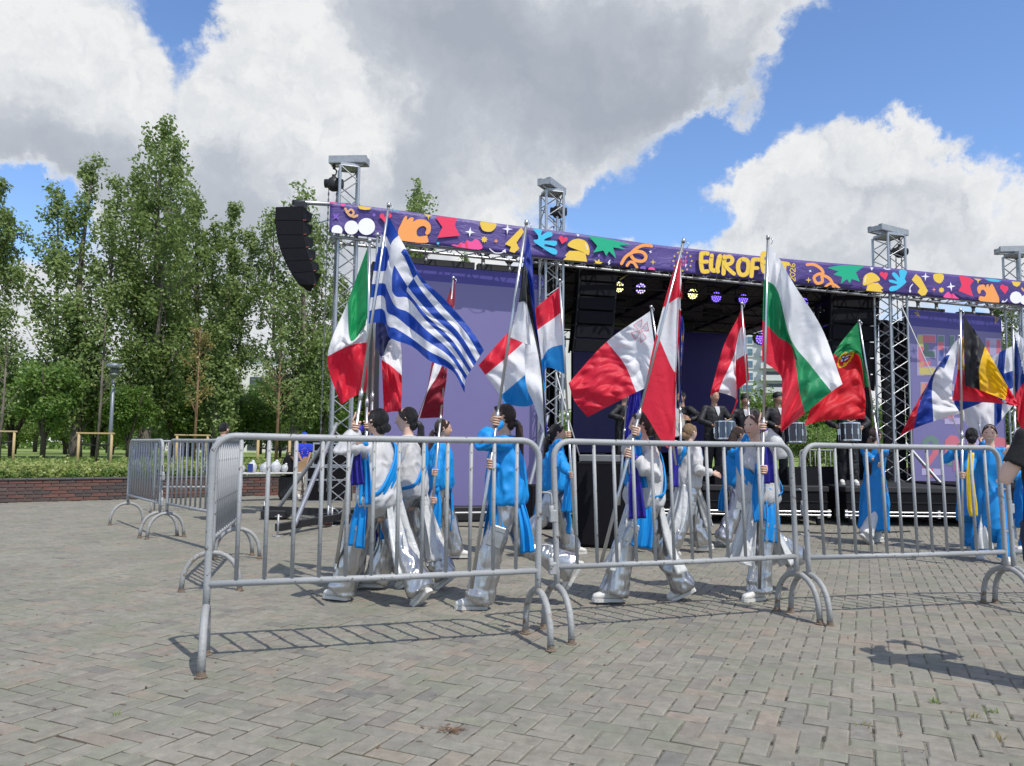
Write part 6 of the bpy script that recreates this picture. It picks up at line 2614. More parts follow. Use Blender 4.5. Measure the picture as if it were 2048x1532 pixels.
addflag('slovenia', 'white blue red Slovenian flag, left of the Belgian one', (1917.5, 670), (1926, 960), 9.9, [dict(
    us=[0, .5, 1], vs=[0, .333, .667, 1], grid=[
        [(824, 160), (782, 205), (748, 262), (735, 285)], [(776, 480), (668, 405), (605, 500), (572, 542)], [(824, 608), (668, 656), (552, 700), (470, 746)]],
    colf=slovene, nu=54, nv=36, amp=.06, wave=1.7, phase=.7, **A11)])
addflag('belgium', 'black yellow red Belgian flag in front of the right screen', (1921, 617), (1926, 1090), 8.75, [dict(
    us=[0, .333, .667, 1], vs=[0, .5, 1], grid=[
        [(845, 28), (849, 250), (852, 445)], [(972, 214), (938, 345), (942, 472)], [(1106, 450), (1100, 495), (1090, 532)], [(1180, 562), (1130, 562), (1090, 552)]],
    colf=vstripes(BLK, YLW, RED), nu=60, nv=30, amp=.055, wave=1.5, phase=.2, depths=[0, -.06, .03, .02], **A11),
    dict(us=[0, 1], vs=[0, .5, 1], grid=[[(822, 172), (812, 350), (778, 532)], [(858, 168), (862, 352), (1090, 552)]],
         colf=lambda u, v: YLW if v < .5 else RED, nu=16, nv=24, amp=.03, wave=1.0, phase=.2, depths=[.06, .10], **A11)])
addflag('finland', 'white Finnish flag with blue cross, behind the Belgian one', (1936, 745), (1970, 905), 10.2, [dict(
    us=[0, .5, 1], vs=[0, .5, 1], grid=[
        [(1150, 205), (1160, 400), (1135, 565)], [(1040, 262), (1010, 460), (1012, 702)], [(826, 420), (794, 562), (888, 706)]],
    colf=finn, nu=54, nv=33, amp=.06, wave=1.6, phase=1.9, **A11)])
addflag('czech', 'white red flag with a blue wedge at the right edge of the view', (2026, 652), (2032, 960), 9.3, [dict(
    us=[0, .5, 1], vs=[0, .5, 1], grid=[
        [(1135, 112), (1140, 300), (1150, 485)], [(1230, 190), (1210, 420), (1180, 690)], [(1390, 260), (1360, 520), (1300, 820)]],
    colf=czech, nu=48, nv=32, amp=.06, wave=1.4, phase=1.2, **A11)])

# ------------------------------------------------------------------ people
TSC = bpy.data.scenes.new('workbench')
TVL = TSC.view_layers[0]


def remesh(b, voxel, smooth=3, fac=.5):
    """fuse the overlapping shapes of b into one continuous skin; returns verts, quads"""
    me = b.mesh('tmp', [])
    ob = bpy.data.objects.new('tmp', me)
    TSC.collection.objects.link(ob)
    m = ob.modifiers.new('r', 'REMESH')
    m.mode = 'VOXEL'
    m.voxel_size = voxel
    s = ob.modifiers.new('s', 'SMOOTH')
    s.iterations = smooth
    s.factor = fac
    TVL.update()
    dg = TVL.depsgraph
    ev = ob.evaluated_get(dg)
    em = ev.to_mesh()
    v = np.zeros(len(em.vertices) * 3)
    em.vertices.foreach_get('co', v)
    nrm = np.zeros(len(em.vertices) * 3)
    em.vertices.foreach_get('normal', nrm)
    q = [tuple(p.vertices) for p in em.polygons]
    ev.to_mesh_clear()
    bpy.data.objects.remove(ob)
    bpy.data.meshes.remove(me)
    return v.reshape(-1, 3), nrm.reshape(-1, 3), q


def poly_mesh(name, v, faces, mats):
    me = bpy.data.meshes.new(name)
    me.from_pydata(np.asarray(v).tolist(), [], faces)
    for m in (mats if isinstance(mats, (list, tuple)) else [mats]):
        me.materials.append(m)
    me.polygons.foreach_set('use_smooth', [True] * len(me.polygons))
    me.update()
    return me


SKIN = mat('skin', (.5, .3, .2), .5, 0, var=.06, scale=9, attr='Col')
SILVER = mat('silver_satin', (.50, .505, .52), .29, .88, var=.05, scale=8, bump=.5, bscale=7, bdist=1.0, stretch=(1, 1, .38))
WHITE_B = mat('white_chiffon', (.70, .70, .70), .55, 0, var=.04, scale=6, bump=.4, bscale=7, bdist=.9, translucent=.25)
WHITE_S = mat('white_satin', (.70, .71, .70), .38, .1, var=.05, scale=6, bump=.8, bscale=7, bdist=1.2, translucent=.12)
AZURE = mat('azure_cloth', s2l(10, 146, 224), .62, 0, var=.07, scale=6, bump=.35, bscale=7, bdist=.8, translucent=.12, stretch=(1, 1, .5))
AZURE_D = mat('azure_dress', s2l(14, 140, 216), .5, 0, var=.07, scale=5, bump=.3, bscale=5, bdist=.8, translucent=.12, stretch=(1, 1, .25))
NAVYC = mat('royal_cloth', s2l(34, 26, 140), .6, 0, var=.1, scale=6, bump=.3, bscale=16)
YELC = mat('yellow_cloth', s2l(236, 200, 20), .6, 0, var=.08, scale=6, bump=.3, bscale=16)
SHOE = mat('white_shoe', (.66, .65, .62), .55, 0, var=.08, scale=12)
SOLE = mat('shoe_sole', (.60, .59, .56), .7, 0, var=.08)
HAIRS = {'black': mat('black_hair', (.010, .009, .009), .38, 0, var=.35, scale=5, bump=.9, bscale=30, stretch=(12, 12, 1.5)),
         'brown': mat('brown_hair', (.045, .022, .014), .4, 0, var=.35, scale=5, bump=.9, bscale=30, stretch=(12, 12, 1.5)),
         'auburn': mat('auburn_hair', (.13, .062, .035), .42, 0, var=.35, scale=5, bump=.9, bscale=30, stretch=(12, 12, 1.5)),
         'blonde': mat('blonde_hair', (.30, .19, .10), .42, 0, var=.35, scale=5, bump=.9, bscale=30, stretch=(12, 12, 1.5))}
DRUMB = mat('black_jacket', (.010, .010, .012), .6, 0, var=.25, scale=6, bump=.9, bscale=10, bdist=1)
DENIM = mat('dark_denim', (.018, .026, .06), .75, 0, var=.25, scale=14, bump=.4, bscale=120)
BLK_T = mat('black_tshirt', (.012, .012, .013), .85, 0, var=.25, scale=8, bump=.3, bscale=30)
BLUE_T = mat('blue_tshirt', s2l(26, 56, 190), .75, 0, var=.1, scale=8, bump=.3, bscale=20)
STONE = mat('stone_trousers', (.55, .53, .49), .8, 0, var=.1, scale=8, bump=.3, bscale=18)
FAIR, LIGHT, TAN_S = (.66, .43, .325), (.60, .375, .265), (.42, .235, .155)
LIP, BROW, EYEW, EYED = (.36, .12, .10), (.05, .03, .022), (.55, .52, .50), (.03, .018, .012)


def bez(p, q, f):
    return p + (q - p) * f


class Body:
    def __init__(self, pos, heading, height, base=0.0):
        self.k = height / 1.65
        self.pos = Vector((pos[0], pos[1], base))
        h = heading
        self.f = Vector((math.sin(h), math.cos(h), 0))       # facing
        self.r = Vector((math.cos(h), -math.sin(h), 0))      # their right
        self.M = Matrix((self.r, self.f, Vector((0, 0, 1)))).transposed()

    def W(self, x, y, z):
        return self.pos + self.M @ (Vector((x, y, z)) * self.k)

    def L(self, w):
        return (self.M.transposed() @ (Vector(w) - self.pos)) / self.k


def ik(S, T, l1, l2, hint):
    d = T - S
    D = min(d.length, (l1 + l2) * .995)
    u = d.normalized()
    T = S + u * D
    a = (l1 * l1 - l2 * l2 + D * D) / (2 * D)
    h = math.sqrt(max(0, l1 * l1 - a * a))
    p = hint - u * hint.dot(u)
    p = p.normalized() if p.length > 1e-5 else u.orthogonal().normalized()
    return S + u * a + p * h, T


def head_mesh(b, c, rot, skin, k=1.0, female=True, eyes=True):
    nu, nv = 44, 36
    vs, cols = [], []
    for j in range(nv + 1):
        th = PI * j / nv
        for i in range(nu):
            ph = 2 * PI * i / nu
            ux, uy, uz = math.sin(th) * math.sin(ph), math.sin(th) * math.cos(ph), math.cos(th)
            x, y, z = .073 * ux, .091 * uy, .113 * uz
            if uz < 0:
                t = -uz
                x *= 1 - (.30 if female else .22) * t ** 1.4
                y = y * (1 - .16 * t) + .014 * t
            fr = max(0.0, uy)
            if fr > 0:
                g = lambda cx, cz, sx, sz: math.exp(-((x - cx) / sx) ** 2 - ((z - cz) / sz) ** 2)
                nose = 0
                if -.042 < z < .03:
                    tt = (.03 - z) / .06
                    nose = .021 * math.exp(-(x / (.0085 + .006 * max(0, tt))) ** 2) * (max(0, tt) if tt < 1 else max(0, 1 - (tt - 1) * 5))
                y += nose
                y += -.0075 * (g(.031, .010, .016, .012) + g(-.031, .010, .016, .012)) * fr
                y += .004 * (g(.03, .030, .022, .007) + g(-.03, .030, .022, .007)) * fr
                y += .0065 * g(0, -.060, .019, .011) * fr
                y -= .003 * g(0, -.0605, .02, .003) * fr
                y += .005 * g(0, -.095, .018, .014)
                y += .004 * (g(.038, -.02, .02, .02) + g(-.038, -.02, .02, .02)) * fr
            vs.append((x, y, z))
    fs = []
    for j in range(nv):
        for i in range(nu):
            i2 = (i + 1) % nu
            fs.append((j * nu + i, j * nu + i2, (j + 1) * nu + i2, (j + 1) * nu + i))
    for fc in fs:
        x, y, z = (sum(vs[i][a] for i in fc) / 4 for a in range(3))
        col = skin
        if y > .05:
            if abs(x) < .021 and abs(z + .0605) < .0062 * (1 - (x / .023) ** 2) + .0012:
                col = LIP
            elif .012 < abs(x) < .047 and .0255 < z < .0335:
                col = BROW
            elif abs(x) > .02 and -.035 < z < 0:
                col = tuple(s * m for s, m in zip(skin, (1.05, .93, .92)))
        cols.append(col)
    k0 = len(b.v)
    b.v.extend([tuple(c + rot @ (Vector(v) * k)) for v in vs])
    for fc, cl in zip(fs, cols):
        b.f.append(tuple(i + k0 for i in fc))
        b.mi.append(0)
        b.sm.append(True)
        b.c.append(cl)
    for s in (-1, 1):
        b.ball(c + rot @ (Vector((s * .074, -.006, -.004)) * k), (.011 * k, .020 * k, .031 * k), 8, 6, rot=rot @ Matrix.Rotation(s * -.35, 3, 'Z'), col=tuple(q * .93 for q in skin))
        if eyes:
            b.ball(c + rot @ (Vector((s * .0305, .0745, .0105)) * k), (.0125 * k, .008 * k, .0062 * k), 8, 6, rot=rot, col=EYEW)
            b.ball(c + rot @ (Vector((s * .0305, .0790, .0108)) * k), (.0062 * k, .0052 * k, .0060 * k), 8, 6, rot=rot, col=EYED)
            b.tube([c + rot @ (Vector((s * (.0305 + q), .0815 - abs(q - .002) * .28, .0165 - abs(q) * .16)) * k) for q in (-.013, 0, .014)], .0018 * k, 5, col=EYED)


def grip_hand(b, P, a, wrist_dir, r, skin, k=1.0, palm_side=1, point=False):
    """a hand closed round a pole: P on the pole, a along it, wrist_dir from the wrist towards the pole"""
    a = a.normalized()
    f = (wrist_dir - a * wrist_dir.dot(a))
    f = f.normalized() if f.length > 1e-4 else a.orthogonal().normalized()
    s = a.cross(f) * palm_side
    fr = .0082 * k
    R0 = r + fr * .9
    wrist = P - f * (.088 * k) + s * (.020 * k) - a * (.012 * k)
    kn = P + f * (.006 * k) + s * (R0 + .012 * k)
    # palm
    b.tube([wrist - f * .012, wrist + f * .018 * k, P - f * .034 * k + s * .024 * k, kn], [(.020 * k, .0155 * k), (.025 * k, .015 * k), (.037 * k, .0145 * k), (.039 * k, .0115 * k)], 10, side=a, col=skin, rnd=True)
    L = [.92, 1.06, 1.0, .84]
    for i in range(4):
        o = a * ((1.5 - i) * .0186 * k)
        if point and i == 0:
            b.tube([kn + o * .9, kn + o + f * .012 + a * .02 * k, kn + o * .9 - s * .006 + a * .052 * k, kn + o * .9 - s * .010 + a * .082 * k], [fr * 1.1, fr * 1.05, fr * .95, fr * .75], 7, col=skin, rnd=True)
            continue
        pts = [kn + o - f * .012 * k]
        n = 6
        for q in range(n + 1):
            an = math.radians(80 - (225 * L[i]) * q / n)
            rr = R0 * (1.12 if q < 2 else 1.0)
            pts.append(P + o + f * (math.cos(an) * rr + (.004 * k if q < 3 else 0)) + s * (math.sin(an) * rr))
        b.tube(pts, [fr * 1.15] + [fr * 1.1, fr * 1.05, fr * 1.06, fr * .98, fr * .95, fr * .88, fr * .78], 7, col=skin, rnd=True)
    # thumb comes round the other side
    t0 = wrist + f * .028 * k + a * .018 * k
    t1 = P - f * (R0 + .010 * k) + a * .030 * k - s * .002 * k
    t2 = P - f * (R0 * .6) - s * (R0 + .002 * k) + a * .034 * k
    t3 = P + f * (R0 * .45) - s * (R0 + .004 * k) + a * .030 * k
    b.tube([t0, t1, t2, t3], [fr * 1.6, fr * 1.35, fr * 1.15, fr * .9], 7, col=skin, rnd=True)
    return wrist


def open_hand(b, W, d, back, skin, k=1.0, thumb=1):
    """a relaxed hand hanging on from wrist W along d; back is the side of the knuckles"""
    d = d.normalized()
    n = (back - d * back.dot(d)).normalized()
    s = d.cross(n)
    K = W + d * .085 * k
    b.tube([W - d * .01, W + d * .02 * k, K], [(.021 * k, .015 * k), (.031 * k, .015 * k), (.037 * k, .011 * k)], 10, side=s, col=skin, rnd=True)
    for i in range(4):
        o = s * ((1.5 - i) * .0185 * k)
        L = (.070, .080, .075, .060)[i] * k
        b.tube([K + o - d * .012, K + o + d * L * .42, K + o + d * L * .75 - n * .012 * k, K + o + d * L * .95 - n * .028 * k], [.0088 * k, .0082 * k, .0075 * k, .006 * k], 7, col=skin, rnd=True)
    b.tube([W + d * .022 * k + s * thumb * .022 * k, W + d * .05 * k + s * thumb * .043 * k - n * .008, W + d * .082 * k + s * thumb * .044 * k - n * .016 * k], [.0115 * k, .0095 * k, .007 * k], 7, col=skin, rnd=True)


def drape_folds(v, nrm, amp, seed, k=1.0, freq=12.0, zs=.17):
    """sharp hanging folds that run down the cloth and wander a little"""
    w = vnoise(v * np.array([5, 5, 3]) + seed, seed + 1)
    w2 = vnoise(v * np.array([4, 4, 5]) + seed * 2, seed + 2)
    p = v * np.array([freq, freq, freq * zs]) + np.stack([w, w2, w], 1) * .9
    a = 1 - 2.3 * np.abs(vnoise(p + seed, seed))
    b = 1 - 2.3 * np.abs(vnoise(p * np.array([1.9, 1.9, 1.5]) + 9.1, seed + 4))
    return v + nrm * (amp * (a * .75 + b * .45))[:, None]


def folds(v, nrm, amp, freq, seed, ridged=.5, stretch=(1, 1, .35), fine=.3):
    p = v * np.array(stretch)[None] * freq
    n1 = vnoise(p + seed, seed)
    n2 = vnoise(p * 2.1 + 7.3 * seed, seed + 3)
    q = v * np.array([1, 1, .5]) * 23
    n3 = vnoise(q + nrm * .6, seed + 5)
    n = n1 * (1 - ridged) + (1 - 2 * np.abs(n1)) * ridged + .35 * n2 + fine * (1 - 2.2 * np.abs(n3))
    return v + nrm * (amp * n)[:, None]


def strip(name, parent, m, path, half, side, ripple=.02, waves=2.5, seed=0, nw=16, thick=.005, spread=None):
    """hanging length of cloth: path down its middle, half width along side (may vary), rippled, with thickness"""
    path = [Vector(p) for p in path]
    n = len(path)
    ts = np.linspace(0, 1, n)
    q = np.linspace(0, 1, 22)
    C = hermite(ts, np.array([tuple(p) for p in path]), q)
    hw = np.interp(q, np.linspace(0, 1, len(half)), half)
    P = []
    for i in range(len(q)):
        i0, i1 = max(0, i - 1), min(len(q) - 1, i + 1)
        tg = Vector(C[i1] - C[i0]).normalized()
        s = Vector(side)
        s = (s - tg * s.dot(tg)).normalized()
        o = tg.cross(s)
        row = []
        for j in range(nw + 1):
            f = 2 * j / nw - 1
            rp = ripple * (math.sin(f * waves * PI + seed + q[i] * 1.4) + .4 * math.sin(f * waves * 2.3 * PI + seed * 2 - q[i] * 2)) * (.35 + .65 * q[i])
            row.append(tuple(Vector(C[i]) + s * (hw[i] * f) + o * rp))
        P.append(row)
    b = MB()
    b.grid(P)
    o = b.build(name, m, parent)
    sd = o.modifiers.new('thick', 'SOLIDIFY')
    sd.thickness = thick
    return o


def person(label, pos, heading, height=1.60, base=0.0, legs=((.35, .1, 0), (-.3, .35, .6)), lean=.04, yaw=0.0, pitch=0.0,
           arms=None, outfit='azure', hair=('black', 'pony'), skin=LIGHT, female=True, group=None, seed=0, smile=False, hipx=0.0, bag=None, twist=0.0, cat='person', hatc=None, roll=0.0):
    B = Body(pos, heading, height, base)
    W, k = B.W, B.k
    rg = random.Random(seed * 77 + 5)
    # ---- skeleton
    L1, L2 = .40, .385
    reach = []
    for (th, kn, ft) in legs:
        reach.append(L1 * math.cos(th) + L2 * math.cos(th - kn) + .075 * math.cos(ft) + .115 * math.sin(max(0, ft)))
    hz = max(reach)
    J = {}
    for s, (th, kn, ft) in zip((-1, 1), legs):
        h = Vector((s * .085 + hipx, 0, hz))
        kneep = h + Vector((s * .008 - hipx * .45, math.sin(th) * L1, -math.cos(th) * L1))
        an = kneep + Vector((s * .004 - hipx * .55, math.sin(th - kn) * L2, -math.cos(th - kn) * L2))
        J[s] = (h, kneep, an, ft)
    up = Vector((0, math.sin(lean), math.cos(lean)))
    Hc = Vector((hipx, 0, hz))
    tw = Matrix.Rotation(-twist, 3, 'Z')
    chest = Hc + up * .36
    neck0 = Hc + up * .515
    hd = neck0 + up * .02 + Vector((0, .022, .145))
    hrot = Matrix.Rotation(-yaw, 3, 'Z') @ Matrix.Rotation(pitch, 3, 'X') @ Matrix.Rotation(roll, 3, 'Y')
    SH = {s: Hc + up * .465 + tw @ Vector((s * (.158 if female else .18), -.005, 0)) for s in (-1, 1)}
    hand = MB()
    A = {}
    arms = arms or {}
    for s in (-1, 1):
        sp_ = arms.get(s, ('hang', .1))
        if sp_[0] == 'grip':
            _, P, ax, point = sp_[:4]
            hint = sp_[4] if len(sp_) > 4 else (s * .5, -.2, -1)
            P = Vector(P)
            S = W(*SH[s])
            E0 = (P - S)
            wd = E0.normalized()
            if len(sp_) > 5:
                wd = (B.M @ Vector(sp_[5])).normalized()
            wr = grip_hand(hand, P, Vector(ax), wd, .013, skin, k, s, point)
            E, T = ik(SH[s], B.L(wr), .272, .245, Vector(hint))
            A[s] = (SH[s], E, T)
        elif sp_[0] == 'wrist':
            T0 = Vector(sp_[1])
            hint = sp_[2] if len(sp_) > 2 else (s * .5, -.4, -.8)
            E, T = ik(SH[s], T0, .272, .245, Vector(hint))
            d = B.M @ (Vector(sp_[3]) if len(sp_) > 3 else (T - E))
            open_hand(hand, W(*T), d, B.M @ Vector(sp_[4] if len(sp_) > 4 else (s, .2, .3)), skin, k, -1 if s > 0 else 1)
            A[s] = (SH[s], E, T)
        elif sp_[0] == 'pose':
            E, T = Vector(sp_[1]), Vector(sp_[2])
            open_hand(hand, W(*T), B.M @ (T - E), B.M @ Vector((s, -.5, .3)), skin, k, 1 if s > 0 else -1)
            A[s] = (SH[s], E, T)
        else:
            sw = sp_[1]
            E = SH[s] + Vector((s * .035, math.sin(sw) * .272, -math.cos(sw) * .272))
            T = E + Vector((s * .01, math.sin(sw + .25) * .245, -math.cos(sw + .25) * .245))
            open_hand(hand, W(*T), B.M @ (T - E), B.M @ Vector((s, 0, .1)), skin, k, 1 if s > 0 else -1)
            A[s] = (SH[s], E, T)
    # ---- the body: one fused skin, then head and hands
    b = MB()
    tr = [(-.06, .135, .095), (.03, .145, .105), (.14, .112, .084), (.24, .118, .092), (.36, .138, .098), (.45, .142, .078), (.505, .062, .056), (.55, .049, .050), (.60, .048, .052)]
    pts, rad = [], []
    for (h, a_, c_) in tr:
        p = Hc + up * h
        if h > .54:
            p = neck0 + (hd - neck0) * ((h - .515) / .13)
        pts.append(W(*p))
        rad.append((a_ * k * (1 if female else 1.08), c_ * k))
    b.tube(pts, rad, 16, side=B.M @ (tw @ Vector((1, 0, 0))), rnd=True)
    for s in (-1, 1):
        S, E, T = A[s]
        b.tube([W(*(S + Vector((-s * .05, 0, .0)))), W(*S), W(*bez(S, E, .5)), W(*E), W(*bez(E, T, .35)), W(*T)], [.046 * k, .047 * k, .041 * k, .034 * k, .036 * k, .0235 * k], 10, rnd=True)
        h, kn, an, ft = J[s]
        b.tube([W(*h), W(*bez(h, kn, .4)), W(*kn), W(*bez(kn, an, .35)), W(*an)], [.078 * k, .072 * k, .048 * k, .046 * k, .030 * k], 10, rnd=True)
    v, nrm, fq = remesh(b, .0125, 3)
    body = MB()
    body.add(v, fq, 0, True, skin)
    head_mesh(body, W(*hd), B.M @ hrot, skin, k, female)
    if smile:
        body.tube([W(*hd) + B.M @ hrot @ (Vector((q, .0935 - abs(q) * .35, -.0602 + abs(q) * .16)) * k) for q in (-.02, 0, .02)], [.0028 * k, .0042 * k, .0028 * k], 8, col=(.75, .73, .70), rnd=True)
    off = len(body.v)
    body.v += hand.v
    body.f += [tuple(i + off for i in f) for f in hand.f]
    body.mi += hand.mi
    body.sm += hand.sm
    body.c += hand.c
    root = body.build('person', SKIN, None, B.pos)
    tag(root, label, cat, group)

    def fused(name, mb, m, vox, amp, freq, st, sm=2, ridged=.5, fine=.3, drape=None):
        v, n_, f = remesh(mb, vox, sm)
        if amp:
            v = folds(v, n_, amp, freq, seed + len(name), ridged, st, fine)
        if drape:
            v = drape_folds(v, n_, drape[0], seed + len(name), 1.0, drape[1], drape[2])
        o = new_obj(name, poly_mesh(name, v - np.array(B.pos)[None], f, m), root)
        return o

    def torso_tube(prof, side=None):
        t = MB()
        t.tube([W(*(Hc + up * h + Vector((0, dy, 0)))) for (h, _, _, dy) in prof], [(a_ * k, c_ * k) for (_, a_, c_, _) in prof], 20, side=B.M @ (tw @ Vector((1, 0, 0))))
        return t

    def sleeves(t, r0, r1, r2, end=.94, cuff=True):
        for s in (-1, 1):
            S, E, T = A[s]
            E2 = E + Vector((0, 0, -.012))
            tend = bez(E, T, end)
            pp = [W(*(S + Vector((-s * .06, 0, -.005)))), W(*(S + Vector((s * .005, 0, .004)))), W(*bez(S, E2, .5)), W(*E2), W(*bez(E2, tend, .45)), W(*tend)]
            rr = [r0 * k * 1.02, r0 * k, r1 * k, r1 * k * 1.04, r1 * k * .96, r2 * k]
            if end < .3:
                pp, rr = pp[:3] + [W(*bez(S, E2, .60))], [r0 * k * 1.02, r0 * k, r1 * k, r1 * k * 1.05]
            t.tube(pp, rr, 12)
        return t

    def trousers(m, rt, rk, rh, wide=1.0, pel=1.0, name='trousers', amp=.015, low=.055, short=0, crump=.015):
        t = MB()
        t.tube([W(*(Hc + up * .135)), W(*(Hc + up * .06)), W(*(Hc + Vector((0, 0, -.03)))), W(*(Hc + Vector((0, 0, -.10))))], [(.125 * k * pel, .097 * k * pel), (.147 * k * pel, .112 * k * pel), (.157 * k * pel, .118 * k * pel), (.12 * k * pel, .10 * k * pel)], 18, side=B.M @ Vector((1, 0, 0)))
        for s in (-1, 1):
            h, kn, an, ft = J[s]
            e = an + Vector((0, -.012, -low + .02))
            t.tube([W(*(h + Vector((0, 0, .02)))), W(*bez(h, kn, .35)), W(*kn), W(*bez(kn, e, .5)), W(*bez(kn, e, .86)), W(*e)],
                   [rt * k, rt * k * .97, rk * k, (rk + (rh - rk) * .45) * k, (rk + (rh - rk) * .9) * k, rh * k], 14)
        o = fused(name, t, m, .0110, amp * .25, 10, (1, 1, .5), 1, .6, .10, (amp, 12, .16))
        # crumples gathering over the shoes
        me = o.data
        n = len(me.vertices)
        v = np.zeros(n * 3)
        me.vertices.foreach_get('co', v)
        v = v.reshape(-1, 3)
        nn = np.zeros(n * 3)
        me.vertices.foreach_get('normal', nn)
        nn = nn.reshape(-1, 3)
        w = np.clip(1 - (v[:, 2] - .05) / (.34 * k), 0, 1)
        c = vnoise(v * np.array([6, 6, 24]) + seed, seed + 9)
        v = v + nn * (w * crump * c)[:, None]
        me.vertices.foreach_set('co', v.ravel())
        me.update()
        return o

    def shoe(m, ms):
        for s in (-1, 1):
            h, kn, an, ft = J[s]
            rx = Matrix.Rotation(-ft, 3, 'X') @ Matrix.Rotation(s * -.10, 3, 'Z')
            base_ = an + rx @ Vector((0, 0, -.075))
            fp = lambda x, y, z: W(*(base_ + rx @ Vector((x, y, z))))
            t = MB()
            prof = [(-.078, .020, .034), (-.070, .034, .044), (-.03, .037, .052), (.03, .037, .048), (.085, .043, .036), (.125, .043, .029), (.158, .034, .024), (.172, .016, .016)]
            N = 14
            vs = []
            for (y, rx_, rz_) in prof:
                for q in range(N):
                    a = 2 * PI * q / N
                    vs.append(fp(math.cos(a) * rx_, y, max(.012, .018 + rz_ + math.sin(a) * rz_)))
            fs = [(i * N + q, i * N + (q + 1) % N, (i + 1) * N + (q + 1) % N, (i + 1) * N + q) for i in range(len(prof) - 1) for q in range(N)]
            fs += [tuple(range(N))[::-1], tuple((len(prof) - 1) * N + q for q in range(N))]
            t.add(vs, fs, 0, True)
            t.tube([fp(0, -.03, .06), fp(0, -.035, .125)], [(.04 * k, .045 * k), (.04 * k, .046 * k)], 12, side=B.M @ Vector((1, 0, 0)))
            so = t.build('shoe', m, root)
            t = MB()
            pr2 = [(-.084, .022), (-.07, .038), (-.02, .041), (.04, .040), (.09, .047), (.13, .047), (.162, .036), (.178, .014)]
            vs = [fp(sx * rx_, y, z) for (y, rx_) in pr2 for sx in (-1, 1) for z in (0, .026)]
            fs = []
            for i in range(len(pr2) - 1):
                a0, a1 = i * 4, (i + 1) * 4
                fs += [(a0, a1, a1 + 1, a0 + 1), (a0 + 2, a0 + 3, a1 + 3, a1 + 2), (a0 + 1, a1 + 1, a1 + 3, a0 + 3), (a0, a0 + 2, a1 + 2, a1)]
            fs += [(0, 1, 3, 2), (len(vs) - 4, len(vs) - 2, len(vs) - 1, len(vs) - 3)]
            t.add(vs, fs, 0, False)
            t.build('sole', ms, so)

    # ---- clothes
    if outfit in ('azure', 'white'):
        top = AZURE if outfit == 'azure' else WHITE_B
        t = torso_tube([(-.02, .150, .120, 0), (.0, .190, .155, 0), (.05, .200, .168, 0), (.14, .186, .162, 0), (.25, .178, .150, 0), (.34, .180, .145, 0), (.42, .176, .120, 0), (.478, .146, .092, 0), (.52, .084, .076, .006)])
        sleeves(t, .064, .060, .040, .52 if seed == 4 else .80)
        fused('blouse', t, top, .0105, .005, 9, (1, 1, .5), 1, .6, .3, (.017, 11, .32))
        trousers(SILVER, .089, .087, .108, low=.028)
        for s in (-1, 1):
            h, kn, an, ft = J[s]
            c_ = bez(h, kn, .62) + Vector((s * .094, 0, 0))
            dn = (kn - h).normalized()
            x_ = Vector((1, 0, 0)).cross(dn).normalized()
            for (dz, hh_, th_) in ((.035, .13, .016), (-.045, .045, .026)):
                g = MB()
                g.box(W(*(c_ + dn * dz)), (th_ * k, .125 * k, hh_ * k), B.M @ Matrix((Vector((1, 0, 0)), x_, dn)).transposed(), 0, None, .007)
                g.build('pocket', SILVER, root)
        shoe(SHOE, SOLE)
        # waist cloths
        f = B.f
        if outfit == 'azure':
            sx = -1 if seed % 2 else 1
            strip('waist_scarf', root, AZURE, [W(sx * .06, .14, hz + .05), W(sx * .09, .165, hz - .14), W(sx * .10, .15 + .03, hz - .36), W(sx * .07, .17, hz - .52)], [.06 * k, .085 * k, .11 * k, .10 * k], B.r, .02, 2.2, seed)
            strip('waist_scarf', root, AZURE, [W(-sx * .10, -.10, hz + .03), W(-sx * .14, -.15, hz - .18), W(-sx * .13, -.17, hz - .38)], [.03 * k, .045 * k, .06 * k], B.f, .018, 2.0, seed + 2)
        else:
            strip('skirt_panel', root, WHITE_S, [W(.05, -.12, hz + .03), W(.07, -.17, hz - .2), W(.07, -.24, hz - .42), W(.05, -.30, hz - .58)], [.09 * k, .13 * k, .17 * k, .18 * k], B.r, .05, 2.6, seed, 26)
            strip('skirt_panel', root, WHITE_S, [W(-.05, .13, hz + .03), W(-.05, .19, hz - .2), W(-.06, .27, hz - .42), W(-.05, .30, hz - .52)], [.08 * k, .11 * k, .14 * k, .15 * k], B.r, .045, 2.4, seed + 1, 26)
            # sash over the shoulder
            pts = [Hc + up * .06 + tw @ Vector((-.16, -.02, 0)), Hc + up * .18 + tw @ Vector((-.09, .135, 0)), Hc + up * .34 + tw @ Vector((.03, .140, 0)), Hc + up * .47 + tw @ Vector((.095, .085, 0)), Hc + up * .508 + tw @ Vector((.10, .0, 0)),
                   Hc + up * .46 + tw @ Vector((.09, -.11, 0)), Hc + up * .30 + tw @ Vector((.02, -.150, 0)), Hc + up * .10 + tw @ Vector((-.11, -.13, 0)), Hc + up * .05 + tw @ Vector((-.175, -.02, 0))]
            P = hermite(np.linspace(0, 1, 9), np.array([tuple(W(*p)) for p in pts]), np.linspace(0, 1, 40))
            g = MB()
            rows = []
            for i in range(40):
                tg = Vector(P[min(39, i + 1)] - P[max(0, i - 1)]).normalized()
                out = (Vector(P[i]) - W(*(Hc + up * .28)))
                out = (out - tg * out.dot(tg)).normalized()
                sd = tg.cross(out)
                rows.append([tuple(Vector(P[i]) + sd * (.058 * k * (2 * j / 8 - 1)) + out * (.016 + .008 * math.sin(j * 2.1 + i * .2))) for j in range(9)])
            g.grid(rows)
            o = g.build('sash', AZURE, root)
            sdm = o.modifiers.new('thick', 'SOLIDIFY')
            sdm.thickness = .006
